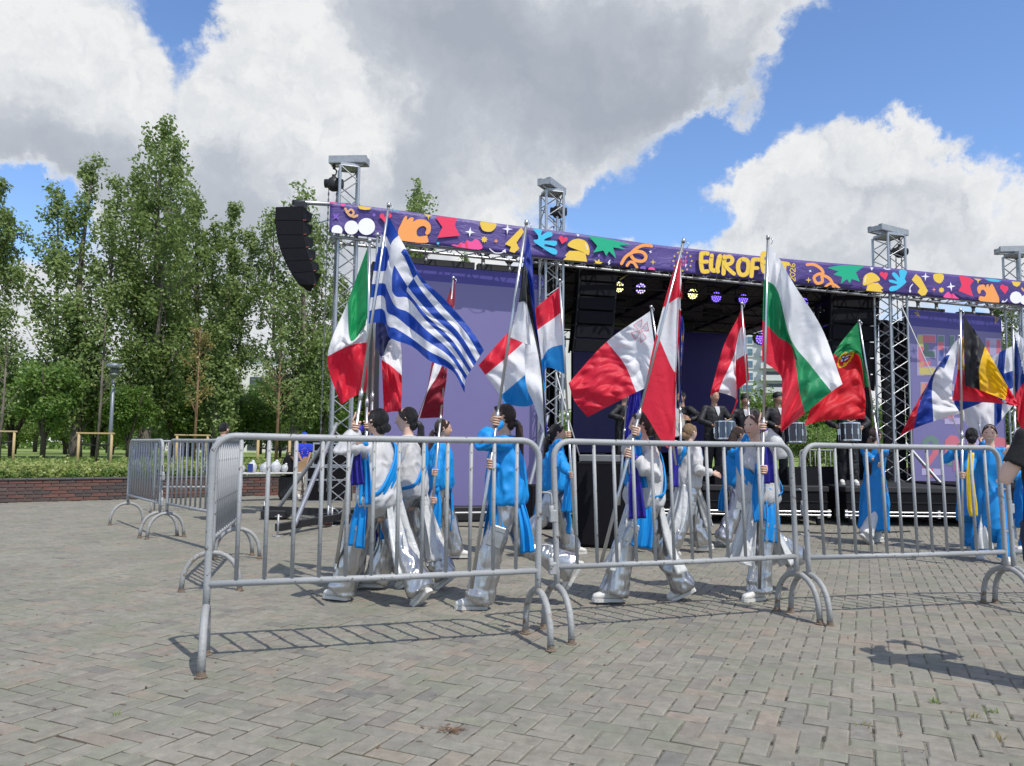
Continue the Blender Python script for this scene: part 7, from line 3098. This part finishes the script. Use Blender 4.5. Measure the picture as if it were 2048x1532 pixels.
            strip('sash_tail', root, AZURE, [W(-.16, .02, hz + .06), W(-.20, .03, hz - .12), W(-.20, .06, hz - .34)], [.05 * k, .07 * k, .085 * k], B.f, .018, 2, seed + 4)
        # wrist scarves
        for s in (-1, 1):
            sp_ = arms.get(s, ('hang',))
            if sp_[0] == 'grip':
                S, E, T = A[s]
                t = MB()
                for q in range(3):
                    a_, c_ = bez(E, T, .80 + q * .06), bez(E, T, .86 + q * .06)
                    t.tube([W(*a_), W(*c_)], [.034 * k, .031 * k], 12, rnd=True)
                cl = AZURE if (s > 0 or outfit == 'azure') else NAVYC
                t.build('wrist_band', cl, root)
                if outfit == 'azure' and s < 0:
                    continue
                p0 = bez(E, T, .86)
                lng = .42 + .12 * rg.random()
                strip('wrist_scarf', root, cl, [W(*p0), W(*(p0 + Vector((s * .02, .0, -lng * .5)))), W(*(p0 + Vector((s * .01, -.02, -lng))))], [.03 * k, .055 * k, .07 * k], B.f, .016, 2, seed + s * 3)
    elif outfit == 'dress':
        hm = {13: .26, 12: .22, 14: .2}.get(seed, 0)
        t = torso_tube([(-.66 + hm, .195, .235, -.02), (-.50 + hm * .4, .190, .215, -.01), (-.30, .188, .190, 0), (-.08, .178, .158, 0), (.06, .150, .118, 0), (.18, .132, .105, 0), (.32, .152, .118, 0), (.42, .160, .100, 0), (.475, .135, .082, 0), (.515, .078, .070, .004)])
        sleeves(t, .058, .052, .040, .93)
        fused('dress', t, AZURE_D, .0120, .003, 9, (1, 1, .3), 1, .6, .1, (.014, 10, .10))
        trousers(AZURE_D if seed > 11 else WHITE_S, .068, .068, .098, amp=.004, pel=.85, low=.03)
        if seed > 11:
            strip('skirt_panel', root, WHITE_S, [W(.10, .10, hz - .28), W(.12, .17, hz - .5), W(.11, .20, hz - .68)], [.03, .06, .09], B.r, .02, 2, seed)
        shoe(SHOE, SOLE)
    elif outfit == 'drum':
        t = torso_tube([(-.06, .172, .128, 0), (.05, .170, .132, 0), (.2, .165, .130, 0), (.34, .178, .132, 0), (.43, .180, .108, 0), (.48, .140, .088, 0), (.52, .085, .078, .004)])
        sleeves(t, .068, .058, .042, .93)
        fused('jacket', t, DRUMB, .015, .008, 12, (1, 1, .7), 2)
        g = MB()
        g.add([W(*(Hc + up * h + Vector((x, y, 0)))) for (x, h, y) in ((-.05, .505, .09), (.05, .505, .09), (.035, .40, .140), (.0, .33, .143), (-.035, .40, .140))], [(0, 1, 2, 3, 4)])
        g.build('shirt_front', WHITE_B, root)
        trousers(DRUMB, .088, .074, .075)
        shoe(SHOE, SOLE)
    elif outfit in ('tee', 'black'):
        t = torso_tube([(-.04, .160, .122, 0), (.06, .158, .124, 0), (.2, .150, .118, 0), (.34, .165, .124, 0), (.43, .168, .104, 0), (.48, .135, .085, 0), (.515, .08, .074, .004)])
        sleeves(t, .066, .062, .06, .1 if outfit == 'tee' else .93)
        fused('tshirt' if outfit == 'tee' else 'jacket', t, hatc if (outfit == 'tee' and hatc) else (BLK_T if outfit == 'tee' else DRUMB), .0135, .006, 12, (1, 1, .7), 2)
        trousers(DENIM if outfit == 'tee' and not hatc else (STONE if hatc else DRUMB), .090, .072, .062, low=.03)
        shoe(SHOE if hatc else RUB, SOLE if hatc else RUB)
    # ---- hair
    HM = HAIRS[hair[0]]
    hr = B.M @ hrot
    hp = lambda x, y, z: W(*hd) + hr @ (Vector((x, y, z)) * k)
    g = MB()
    g.ball(hp(0, -.014, .022), (.0772 * k, .0895 * k, .0995 * k), 44, 26, rot=hr @ Matrix.Rotation(.25, 3, 'X'))
    st = hair[1]
    if st in ('pony', 'bun', 'long'):
        g.ball(hp(0, -.06, -.045), (.054 * k, .042 * k, .054 * k), 14, 10, rot=hr)
    for s in (-1, 1):
        if st in ('pony', 'long', 'bun'):
            g.tube([hp(s * .02, .058, .085), hp(s * .066, .030, .040), hp(s * .074, -.012, -.0)], [(.020 * k, .010 * k), (.022 * k, .010 * k), (.02 * k, .012 * k)], 8, side=hr @ Vector((0, 1, 0)), rnd=True)
    hv = np.array(g.v)
    hc = np.array(hp(0, -.02, 0))
    dv = (hv - hc)
    dv /= np.linalg.norm(dv, axis=1)[:, None]
    loc_ = np.array([tuple(hr.transposed() @ Vector(q)) for q in dv])
    an = np.stack([np.arctan2(loc_[:, 0], -loc_[:, 1] + .3) * 9, loc_[:, 2] * 1.2, np.full(len(hv), seed * 1.7)], 1)
    hv = hv + dv * ((.0032 * vnoise(an, 2) + .0022 * vnoise(an * np.array([2.7, 1.5, 1]), 3)) * k)[:, None]
    g.v = [tuple(q) for q in hv]
    hcap = g.build('hair', HM, root)
    if st == 'pony':
        t = MB()
        z0 = -.03
        pl = hair[2] if len(hair) > 2 else .36
        p0 = hp(0, -.10, z0)
        pts = [p0, hp(0, -.135, z0 - .03)]
        for q in (.3, .6, 1.0):
            pts.append(hp(.01 * math.sin(q * 3 + seed), -.135, z0 - .03) * (1) + Vector((0, 0, -pl * q * k)) + B.f * (-.02 * q) + B.r * (.015 * math.sin(seed + q * 2)))
        t.tube(pts, [(.026 * k, .022 * k), (.034 * k, .030 * k), (.044 * k, .034 * k), (.038 * k, .028 * k), (.010 * k, .010 * k)], 12, side=B.r, rnd=True)
        o = t.build('ponytail', HM, root)
        t = MB()
        t.tube([hp(0, -.105, z0 - .002), hp(0, -.122, z0 - .014)], .030 * k, 12, rnd=True)
        t.build('hair_tie', BLACK, o)
    elif st == 'bun':
        t = MB()
        t.ball(hp(0, -.115, -.035), (.045 * k, .038 * k, .042 * k), 14, 10, rot=hr)
        t.build('bun', HM, root)
    elif st == 'long':
        t = MB()
        t.tube([hp(0, -.06, .03), hp(0, -.10, -.08), W(*(hd + Vector((0, -.13, -.24)))), W(*(hd + Vector((0, -.14, -.48))))], [(.06 * k, .045 * k), (.085 * k, .05 * k), (.10 * k, .04 * k), (.07 * k, .02 * k)], 14, side=B.r, rnd=True)
        t.build('long_hair', HM, root)
    elif st in ('cap', 'capback'):
        t = MB()
        cm2 = bag if bag else DRUMB
        t.ball(hp(0, -.012, .040), (.087 * k, .099 * k, .085 * k), 20, 12, rot=hr)
        dr = 1 if st == 'cap' else -1
        vs, n = [], 12
        for zz in (0, .007):
            for q in range(n + 1):
                a = -1.15 + 2.3 * q / n
                vs.append(hp(math.sin(a) * .075, dr * (.070 + .01 * math.cos(a)), .045 + zz))
            for q in range(n + 1):
                a = -1.15 + 2.3 * q / n
                vs.append(hp(math.sin(a) * .070, dr * (.075 + .085 * math.cos(a)), .036 + zz - .010 * abs(math.sin(a))))
        m_ = n + 1
        fs = [(q, q + 1, m_ + q + 1, m_ + q) for q in range(n)] + [(2 * m_ + q, 3 * m_ + q, 3 * m_ + q + 1, 2 * m_ + q + 1) for q in range(n)]
        fs += [(m_ + q, m_ + q + 1, 3 * m_ + q + 1, 3 * m_ + q) for q in range(n)]
        t.add(vs, fs, 0, True)
        t.build('cap', cm2, root)
    return root, B, A, Hc, hz


def on_pole(key, py=None, f=None):
    """point on a flag pole at a photo row"""
    p, q = POLES[key]
    best = None
    for i in range(401):
        c = q + (p - q) * (i / 400)
        d = CM.transposed() @ (c - CAM)
        y = 766 - F * d.y / -d.z
        if best is None or abs(y - py) < best[0]:
            best = (abs(y - py), c)
    return best[1], (p - q).normalized()


WALK_L = -PI / 2        # facing to the left of the view
WALK_R = PI / 2


def feet(px, py):
    g_ = gp(px, py)
    return (g_.x, g_.y)


def grip(key, py, point=False, hint=None, wd=None):
    P, a = on_pole(key, py)
    t = ['grip', P, a, point]
    t.append(hint if hint else (0, -.3, -1))
    if wd:
        t.append(wd)
    return tuple(t)


GW = 'flag bearers walking past the stage'
# near row, walking to the left
person('woman with low black bun in white blouse, lifting the Greek flag', feet(752, 1206), WALK_L + .55, 1.60, legs=((.42, .05, 0), (-.42, .20, .75)), yaw=.15, pitch=.12, lean=.02,
       arms={-1: grip('greece', 851, True, (-.6, .1, -.9)), 1: grip('greece', 880, False, (.7, .1, -.8))}, outfit='white', hair=('black', 'bun'), skin=FAIR, group=GW, seed=1)
person('brown haired woman in blue behind the Greek flag bearer, holding the Italian flag', feet(748, 1178), WALK_L + .25, 1.58, legs=((.30, .05, 0), (-.25, .25, .6)), yaw=.2,
       arms={-1: grip('italy', 965, hint=(-.6, -.3, -.8)), 1: grip('italy', 850, True, (.6, -.3, -.8))}, outfit='azure', hair=('auburn', 'bun'), skin=LIGHT, group=GW, seed=2)
person('woman with black ponytail in white, behind the Greek flag bearer with the French flag', feet(812, 1178), WALK_L + .3, 1.62, legs=((.36, .05, 0), (-.34, .2, .65)), yaw=-.2, lean=.02,
       arms={-1: grip('france', 975, hint=(-.6, -.3, -.8)), 1: grip('france', 900, False, (.6, -.3, -.8))}, outfit='white', hair=('black', 'pony', .3), skin=FAIR, group=GW, seed=3)
person('woman in azure blouse and silver trousers walking left, holding the Estonian flag to her face', feet(1012, 1214), WALK_L + .04, 1.63, legs=((.30, .02, 0), (-.42, .75, 1.05)), yaw=0, pitch=.05, lean=.04,
       arms={-1: grip('estonia', 842, False, (-.5, .5, -1)), 1: grip('estonia', 928, False, (.8, -.1, -.8))}, outfit='azure', hair=('brown', 'pony', .48), skin=LIGHT, group=GW, seed=4)
person('woman in white with blue sash striding left, Danish flag before her face', feet(1290, 1204), WALK_L + .0, 1.60, legs=((.50, .25, .0), (-.40, .12, .45)), yaw=0, lean=.02,
       arms={-1: grip('denmark', 906, False, (-.6, -.4, -1)), 1: grip('denmark', 861, False, (.9, .3, -.6))}, outfit='white', hair=('brown', 'pony', .2), skin=FAIR, group=GW, seed=5)
person('auburn haired woman in white looking left, raising the Bulgarian flag', feet(1520, 1194), WALK_L - .45, 1.58, legs=((.16, .0, 0), (-.52, .55, .95)), yaw=-.15, lean=.05,
       arms={-1: grip('bulgaria', 852, True, (-.9, -.1, -.6)), 1: grip('bulgaria', 938, False, (.7, .1, -.9))}, outfit='white', hair=('auburn', 'pony', .22), skin=FAIR, group=GW, seed=6)
# far row, walking to the right
person('woman in blue walking right before the lavender screen with the Latvian flag', feet(874, 1120), WALK_R - .15, 1.58, legs=((.34, .08, 0), (-.30, .25, .6)), yaw=-.05,
       arms={-1: grip('latvia', 945, hint=(-.5, -.5, -.8)), 1: grip('latvia', 1000, hint=(.6, -.4, -.8))}, outfit='azure', hair=('brown', 'pony', .5), skin=LIGHT, group=GW, seed=7)
person('woman in blue walking right beside the second tower with the Luxembourg flag', feet(1106, 1110), WALK_R - .1, 1.58, legs=((.38, .06, 0), (-.42, .3, .75)), yaw=0,
       arms={-1: grip('luxembourg', 868, hint=(-.7, -.1, -.8)), 1: grip('luxembourg', 950, hint=(.6, -.4, -.8))}, outfit='azure', hair=('black', 'pony', .4), skin=LIGHT, group=GW, seed=8)
person('blonde woman in white with blue waist scarf behind the Danish flag, walking right', feet(1376, 1108), WALK_R - .35, 1.58, legs=((.40, .08, 0), (-.30, .2, .6)), yaw=-.2,
       arms={-1: grip('malta', 880, hint=(-.7, -.1, -.8)), 1: ('wrist', (.24, .22, 1.02))}, outfit='white', hair=('blonde', 'bun'), skin=FAIR, group=GW, seed=9)
person('woman with long dark loose hair in blue, half hidden behind the Bulgarian flag bearer', feet(1474, 1092), WALK_R - .3, 1.56, legs=((.28, .08, 0), (-.26, .2, .55)), yaw=.1,
       arms={-1: grip('austria', 905, hint=(-.6, -.3, -.8)), 1: grip('austria', 850, hint=(.7, -.2, -.8))}, outfit='azure', hair=('brown', 'long'), skin=TAN_S, group=GW, seed=10)
person('woman in long azure dress walking right under the third tower with the Portuguese flag', feet(1752, 1086), WALK_R - .45, 1.60, legs=((.16, .05, 0), (-.24, .35, .7)), yaw=-.1,
       arms={-1: grip('portugal', 930, hint=(-.6, -.3, -.8)), 1: grip('portugal', 900, hint=(.6, -.3, -.8))}, outfit='dress', hair=('brown', 'pony', .5), skin=LIGHT, group=GW, seed=11)
person('dark haired woman seen from behind with the Finnish flag, beside the smiling woman', feet(1950, 1104), WALK_R + .6 - PI / 2 + .2, 1.58, legs=((.25, .08, 0), (-.25, .2, .5)), yaw=-.3,
       arms={-1: grip('slovenia', 890, hint=(-.7, -.1, -.8)), 1: grip('finland', 880, hint=(.6, -.4, -.8))}, outfit='dress', hair=('black', 'bun'), skin=LIGHT, group=GW, seed=12)
r13 = person('smiling woman in azure dress facing the camera, holding the Belgian flag pole at the right', feet(1988, 1124), PI - .15 + .55, 1.60, legs=((.26, .10, 0), (-.26, .25, .55)), yaw=.16, roll=-.06,
       arms={1: grip('belgium', 950, False, (.7, .1, -.9)), -1: ('wrist', (-.13, .20, 1.0), (-.6, -.2, -.8))}, outfit='dress', hair=('black', 'bun'), skin=FAIR, group=GW, seed=13, smile=True)
person('woman in azure dress at the right edge, mostly hidden by the photographer', feet(2062, 1104), WALK_L - .2, 1.58, legs=((.25, .08, 0), (-.25, .2, .5)),
       arms={-1: grip('czech', 950, hint=(-.7, -.1, -.8)), 1: grip('czech', 890, hint=(.6, -.4, -.8))}, outfit='dress', hair=('black', 'pony', .4), skin=LIGHT, group=GW, seed=14)
strip('wrist_scarf', r13[0], YELC, [at(1942, 905, 8.72), at(1940, 950, 8.7), at(1945, 1010, 8.7), at(1948, 1032, 8.7)], [.03, .035, .055, .04], Vector((1, 0, 0)), .02, 2, 3)

# bystanders
pf = Vector((3.01, 4.22, 0))
person('bystander in black t-shirt and jeans at the right edge, arms raised with a phone', (pf.x, pf.y), -.25, 1.66, legs=((.03, 0, 0), (-.04, 0, 0)), lean=-.02, pitch=.1,
       arms={-1: ('pose', (-.36, .05, 1.10), (-.15, .20, 1.24)), 1: ('wrist', (.22, .25, 1.30), (.6, -.2, -1), (-.15, .3, .9), (.5, -.8, 0))}, outfit='tee', hair=('brown', 'pony', .3), skin=FAIR, seed=21, hipx=-.10)
Bp = Body((pf.x, pf.y), -.25, 1.66)
ph = MB()
ph.box(Bp.W(.19, .31, 1.38), (.17, .012, .085), Bp.M, 0, None, .004)
po = ph.build('phone', mat('phone_black', (.015, .015, .018), .25), None, Bp.W(.19, .31, 1.34))
tag(po, 'black phone held up sideways by the bystander in the black t-shirt', 'phone')
ph = MB()
ph.box(Bp.W(.19, .3035, 1.38), (.155, .003, .076), Bp.M)
ph.build('screen', mat('phone_glass', (.06, .08, .10), .1), po)
person('man in black jacket standing with his back turned behind the left barriers', feet(437, 1043), .35, 1.60, legs=((.03, 0, 0), (-.03, 0, 0)), pitch=-.25, arms={-1: ('wrist', (-.16, .25, .98)), 1: ('hang', .1)}, outfit='black', hair=('black', 'short'), skin=LIGHT, female=False, seed=22)
rb_, Bb, Ab, Hb, hzb = person('boy in bright blue t-shirt and blue cap with hands clasped, by the flight cases', feet(604, 996), PI - .5, 1.56, legs=((.02, 0, 0), (-.02, 0, 0)), arms={-1: ('wrist', (-.03, .19, .80), (-1, -.3, -.4), (.3, .1, -1)), 1: ('wrist', (.03, .19, .80), (1, -.3, -.4), (-.3, .1, -1))}, outfit='tee', hair=('brown', 'cap'), skin=TAN_S, female=False, seed=23, hatc=BLUE_T, bag=BLUE_T)
pb = MB()
for q in range(12):
    a = 2 * PI * q / 12
    p = Bb.W(.075 * math.cos(a), .126, hzb + .31 + .085 * math.sin(a))
    pb.disc(p, Bb.f, .011, 5)
pb.build('star_ring', ink(YEL), rb_)
pb = MB()
for r_ in range(3):
    for q in range(3):
        pb.disc(Bb.W(-.025 + q * .025, .127, hzb + .34 - r_ * .03), Bb.f, .010, 4)
pb.build('chest_print', ink((226, 120, 150)), rb_)


# drummers on the risers
CHROME = mat('drum_chrome', (.62, .63, .65), .2, .95, var=.05)
DRUMSH = mat('drum_shell', (.03, .03, .04), .25, 0, var=.15, coat=.4)
DSH2 = mat('drum_shell_blue', (.06, .09, .13), .22, .2, var=.15, coat=.5)
HEADM = mat('drum_head', (.55, .55, .54), .6, 0, var=.06)
STICK = mat('drumstick', (.55, .40, .22), .6, 0, var=.1)


def drum(c, r, h, axis, label, shell, group, n=10):
    root = thing('drum', label, 'drum', c, 0, group)
    a = Vector(axis).normalized()
    b = MB()
    b.tube([c - a * h / 2, c + a * h / 2], r, 28, caps=False)
    b.build('shell', shell, root)
    for s in (-1, 1):
        b = MB()
        b.tube([c + a * (s * (h / 2 - .012)), c + a * (s * (h / 2 + .012))], [r * 1.045, r * 1.045], 28, caps=False)
        b.tube([c + a * (s * (h / 2 + .012)), c + a * (s * (h / 2 + .010))], [r * 1.045, r * .96], 28, caps=False)
        b.build('hoop', CHROME, root)
        b = MB()
        b.disc(c + a * (s * (h / 2 + .004)), a * s, r * .98, 28)
        b.build('drumhead', HEADM, root)
    e = a.orthogonal().normalized()
    f = a.cross(e)
    for k in range(n):
        t = 2 * PI * k / n
        o = (e * math.cos(t) + f * math.sin(t)) * (r * 1.03)
        rod('tension_rod', c + o - a * h / 2, c + o + a * h / 2, .006, CHROME, root, 6)
        b = MB()
        b.box(c + o, (.018, .018, h * .34), Matrix((e, f, a)).transposed())
        b.build('lug', CHROME, root)
    return root


def stick(p, q, label):
    o = thing('drumstick', label, 'drumstick', p, 0, 'drumsticks')
    b = MB()
    b.tube([p, q], [.008, .006], 8)
    b.build('shaft', STICK, o)
    b = MB()
    b.ball(q, .012, 8, 6)
    b.build('tip', STICK, o)


GD = 'drummers in black on the stage'
DR = [  # px, feet row, heading, height, drum kind, label, cap
    (1428, 964, PI - .35, 1.70, 'snare', 'drummer in black jacket playing a snare drum under the Austrian flag', 'short'),
    (1492, 962, PI + .1, 1.66, None, 'musician in black cap and open jacket, between the Austrian flag and the pole', 'capback'),
    (1556, 964, PI - .25, 1.72, 'tenor', 'drummer in a backward black cap, left of the red Bulgarian stripe', 'capback'),
    (1697, 968, PI + .25, 1.70, 'snare', 'drummer in black at the right, head hidden by the Portuguese flag', 'short'),
    (1246, 962, PI - .9, 1.70, 'bass', 'bass drummer in black in the stage shade under the Maltese flag', 'short'),
    (1366, 958, PI + .9, 1.70, 'bass', 'bass drummer in black just right of the Danish flag', 'short')]
for i, (px, py, hd_, hh, kind, lab, hs) in enumerate(DR):
    p = at(px, py, 14.15 + (i % 3) * .22)
    hh *= .985
    k_ = hh / 1.65
    hz_ = .86
    arms_ = {-1: ('wrist', (-.20, .27, 1.02), (-1, -.3, -.5), (.35, .8, -.2), (-.3, 0, 1)), 1: ('wrist', (.20, .27, 1.02), (1, -.3, -.5), (-.35, .8, -.2), (.3, 0, 1))}
    if kind == 'bass':
        arms_ = {-1: ('wrist', (-.34, .22, 1.12), (-1, -.4, -.4), (.2, .7, .4), (-1, 0, 0)), 1: ('wrist', (.34, .22, 1.12), (1, -.4, -.4), (-.2, .7, .4), (1, 0, 0))}
    rt, BB_, AA_, _, _ = person(lab, (p.x, p.y), hd_, hh, base=DECK + .002, legs=((.05, 0, 0), (-.06, .02, 0)), arms=arms_, outfit='drum', hair=('black', hs), skin=TAN_S, female=False, group=GD, seed=30 + i, pitch=-.1)
    if kind == 'snare':
        drum(BB_.W(.02, .36, .93), .175 * k_, .30, (0, .05, 1), 'deep marching snare drum carried by the ' + ('drummer under the Austrian flag' if i == 0 else 'drummer at the right'), DSH2 if i == 0 else DRUMSH, 'marching drums')
    elif kind == 'tenor':
        drum(BB_.W(-.10, .37, .90), .19 * k_, .34, (0, .05, 1), 'black tenor drum with chrome rods carried by the drummer in the backward cap', DRUMSH, 'marching drums')
    elif kind == 'bass':
        drum(BB_.W(0, .42, 1.08), .27 * k_, .36, tuple(BB_.r), 'black bass drum with pale heads, ' + ('under the Maltese flag' if i == 4 else 'right of the Danish flag'), DRUMSH, 'marching drums')
    for s in (-1, 1):
        if kind:
            T = BB_.W(*AA_[s][2])
            q = BB_.W(s * .04, .40, 1.09) if kind != 'bass' else BB_.W(s * .24, .45, 1.12)
            h0 = T + (BB_.f * .07 + V(0, 0, .0))
            stick(h0 - (q - h0) * .15, h0 + (q - h0).normalized() * .30, ('left' if s < 0 else 'right') + ' hand drumstick of the ' + ['drummer under the Austrian flag', '', 'drummer in the backward cap', 'drummer at the right', 'bass drummer under the Maltese flag', 'bass drummer by the Danish flag'][i])

bpy.data.scenes.remove(TSC)


# ------------------------------------------------------------------ small things on the paving
def small_things():
    rg = np.random.default_rng(41)
    for i, (px, py, n, lab) in enumerate([(1868, 1404, 26, 'bright green weed tuft in a wide joint, lower right'), (1986, 1424, 22, 'green and brown weed tuft in a joint near the right edge'),
                                          (1943, 1436, 14, 'small dry weed tuft between the two greener ones, lower right'), (1992, 1478, 16, 'brownish weed tuft nearest the lower right corner'),
                                          (1726, 1452, 12, 'small dry weed in a joint at the lower right, left of the others'), (232, 1432, 12, 'moss and weed clump in a joint at the lower left')]):
        p = gp(px, py)
        q = []
        for k in range(n):
            a = rg.uniform(0, 2 * PI)
            l, h = rg.uniform(.01, .04), rg.uniform(.012, .035)
            b0 = np.array([rg.normal(0, .012), rg.normal(0, .012), -.006])
            d = np.array([math.cos(a), math.sin(a), 0])
            s = np.array([-d[1], d[0], 0]) * .0025
            t = b0 + d * l + np.array([0, 0, h])
            q.append([b0 - s, b0 + s, t + s * .3, t - s * .3])
        root = thing('weed', lab, 'weed', p, 0, 'weeds in the paving joints')
        o = leaves_obj('blades', np.array(q), GRASS if i in (0, 1, 5) else LEAF_ORANGE, root, rg)
        o['kind'] = 'stuff'
    # dry litter
    lit = mat('dry_litter', (.17, .10, .055), .9, var=.4, scale=30)
    root_p = gp(905, 1462)
    q = []
    for k in range(70):
        c = np.array([root_p.x + rg.normal(0, .035), root_p.y + rg.normal(0, .02), .004 + rg.random() * .006])
        a = rg.uniform(0, PI)
        d = np.array([math.cos(a), math.sin(a), rg.normal(0, .25)]) * rg.uniform(.006, .018)
        s = np.array([-math.sin(a), math.cos(a), 0]) * .002
        q.append([c - d - s, c + d - s, c + d + s, c - d + s])
    for k in range(420):
        y = 2.2 + 9 * rg.random()
        x = rg.uniform(-.66, .66) * y
        c = np.array([x, y, .005])
        a = rg.uniform(0, PI)
        d = np.array([math.cos(a), math.sin(a), rg.normal(0, .2)]) * rg.uniform(.004, .016)
        s = np.array([-math.sin(a), math.cos(a), .1]) * rg.uniform(.002, .005)
        q.append([c - d - s, c + d - s, c + d + s, c - d + s])
    q = np.array(q)
    o = new_obj('litter', arr_mesh('litter', q.reshape(-1, 3), np.arange(len(q) * 4).reshape(-1, 4), lit, False))
    tag(o, kind='stuff')
    # cables
    rub = mat('cable_rubber', (.02, .02, .022), .6)
    org_ = mat('cable_brown', (.22, .07, .03), .6)
    p = gp(640, 1052)
    b = MB()
    pts = []
    for k in range(90):
        a = k * .42
        r = .16 + .05 * math.sin(k * .37)
        pts.append((p.x + r * math.cos(a), p.y + r * .8 * math.sin(a), .02 + .05 * abs(math.sin(k * .21))))
    b.tube(pts, .009, 6)
    o = b.build('cable_coil', org_, None, p)
    tag(o, 'tangled reddish brown cable lying by the left tower base', 'cable')
    for pts, lab in [([gp(1180, 1094), gp(1120, 1082), gp(1070, 1066), gp(1010, 1060), gp(930, 1054), gp(820, 1056), gp(700, 1050)], 'black cable running along the paving from the subwoofer to the left tower'),
                     ([gp(1262, 1075), gp(1330, 1068), gp(1420, 1070), gp(1540, 1064), gp(1680, 1068), gp(1820, 1064)], 'black cable lying before the rolling risers')]:
        b = MB()
        P = hermite(np.linspace(0, 1, len(pts)), np.array([(q.x, q.y, .012) for q in pts]), np.linspace(0, 1, 40))
        b.tube([tuple(q) for q in P], .011, 6)
        tag(b.build('cable', rub, None, pts[0]), lab, 'cable')


small_things()
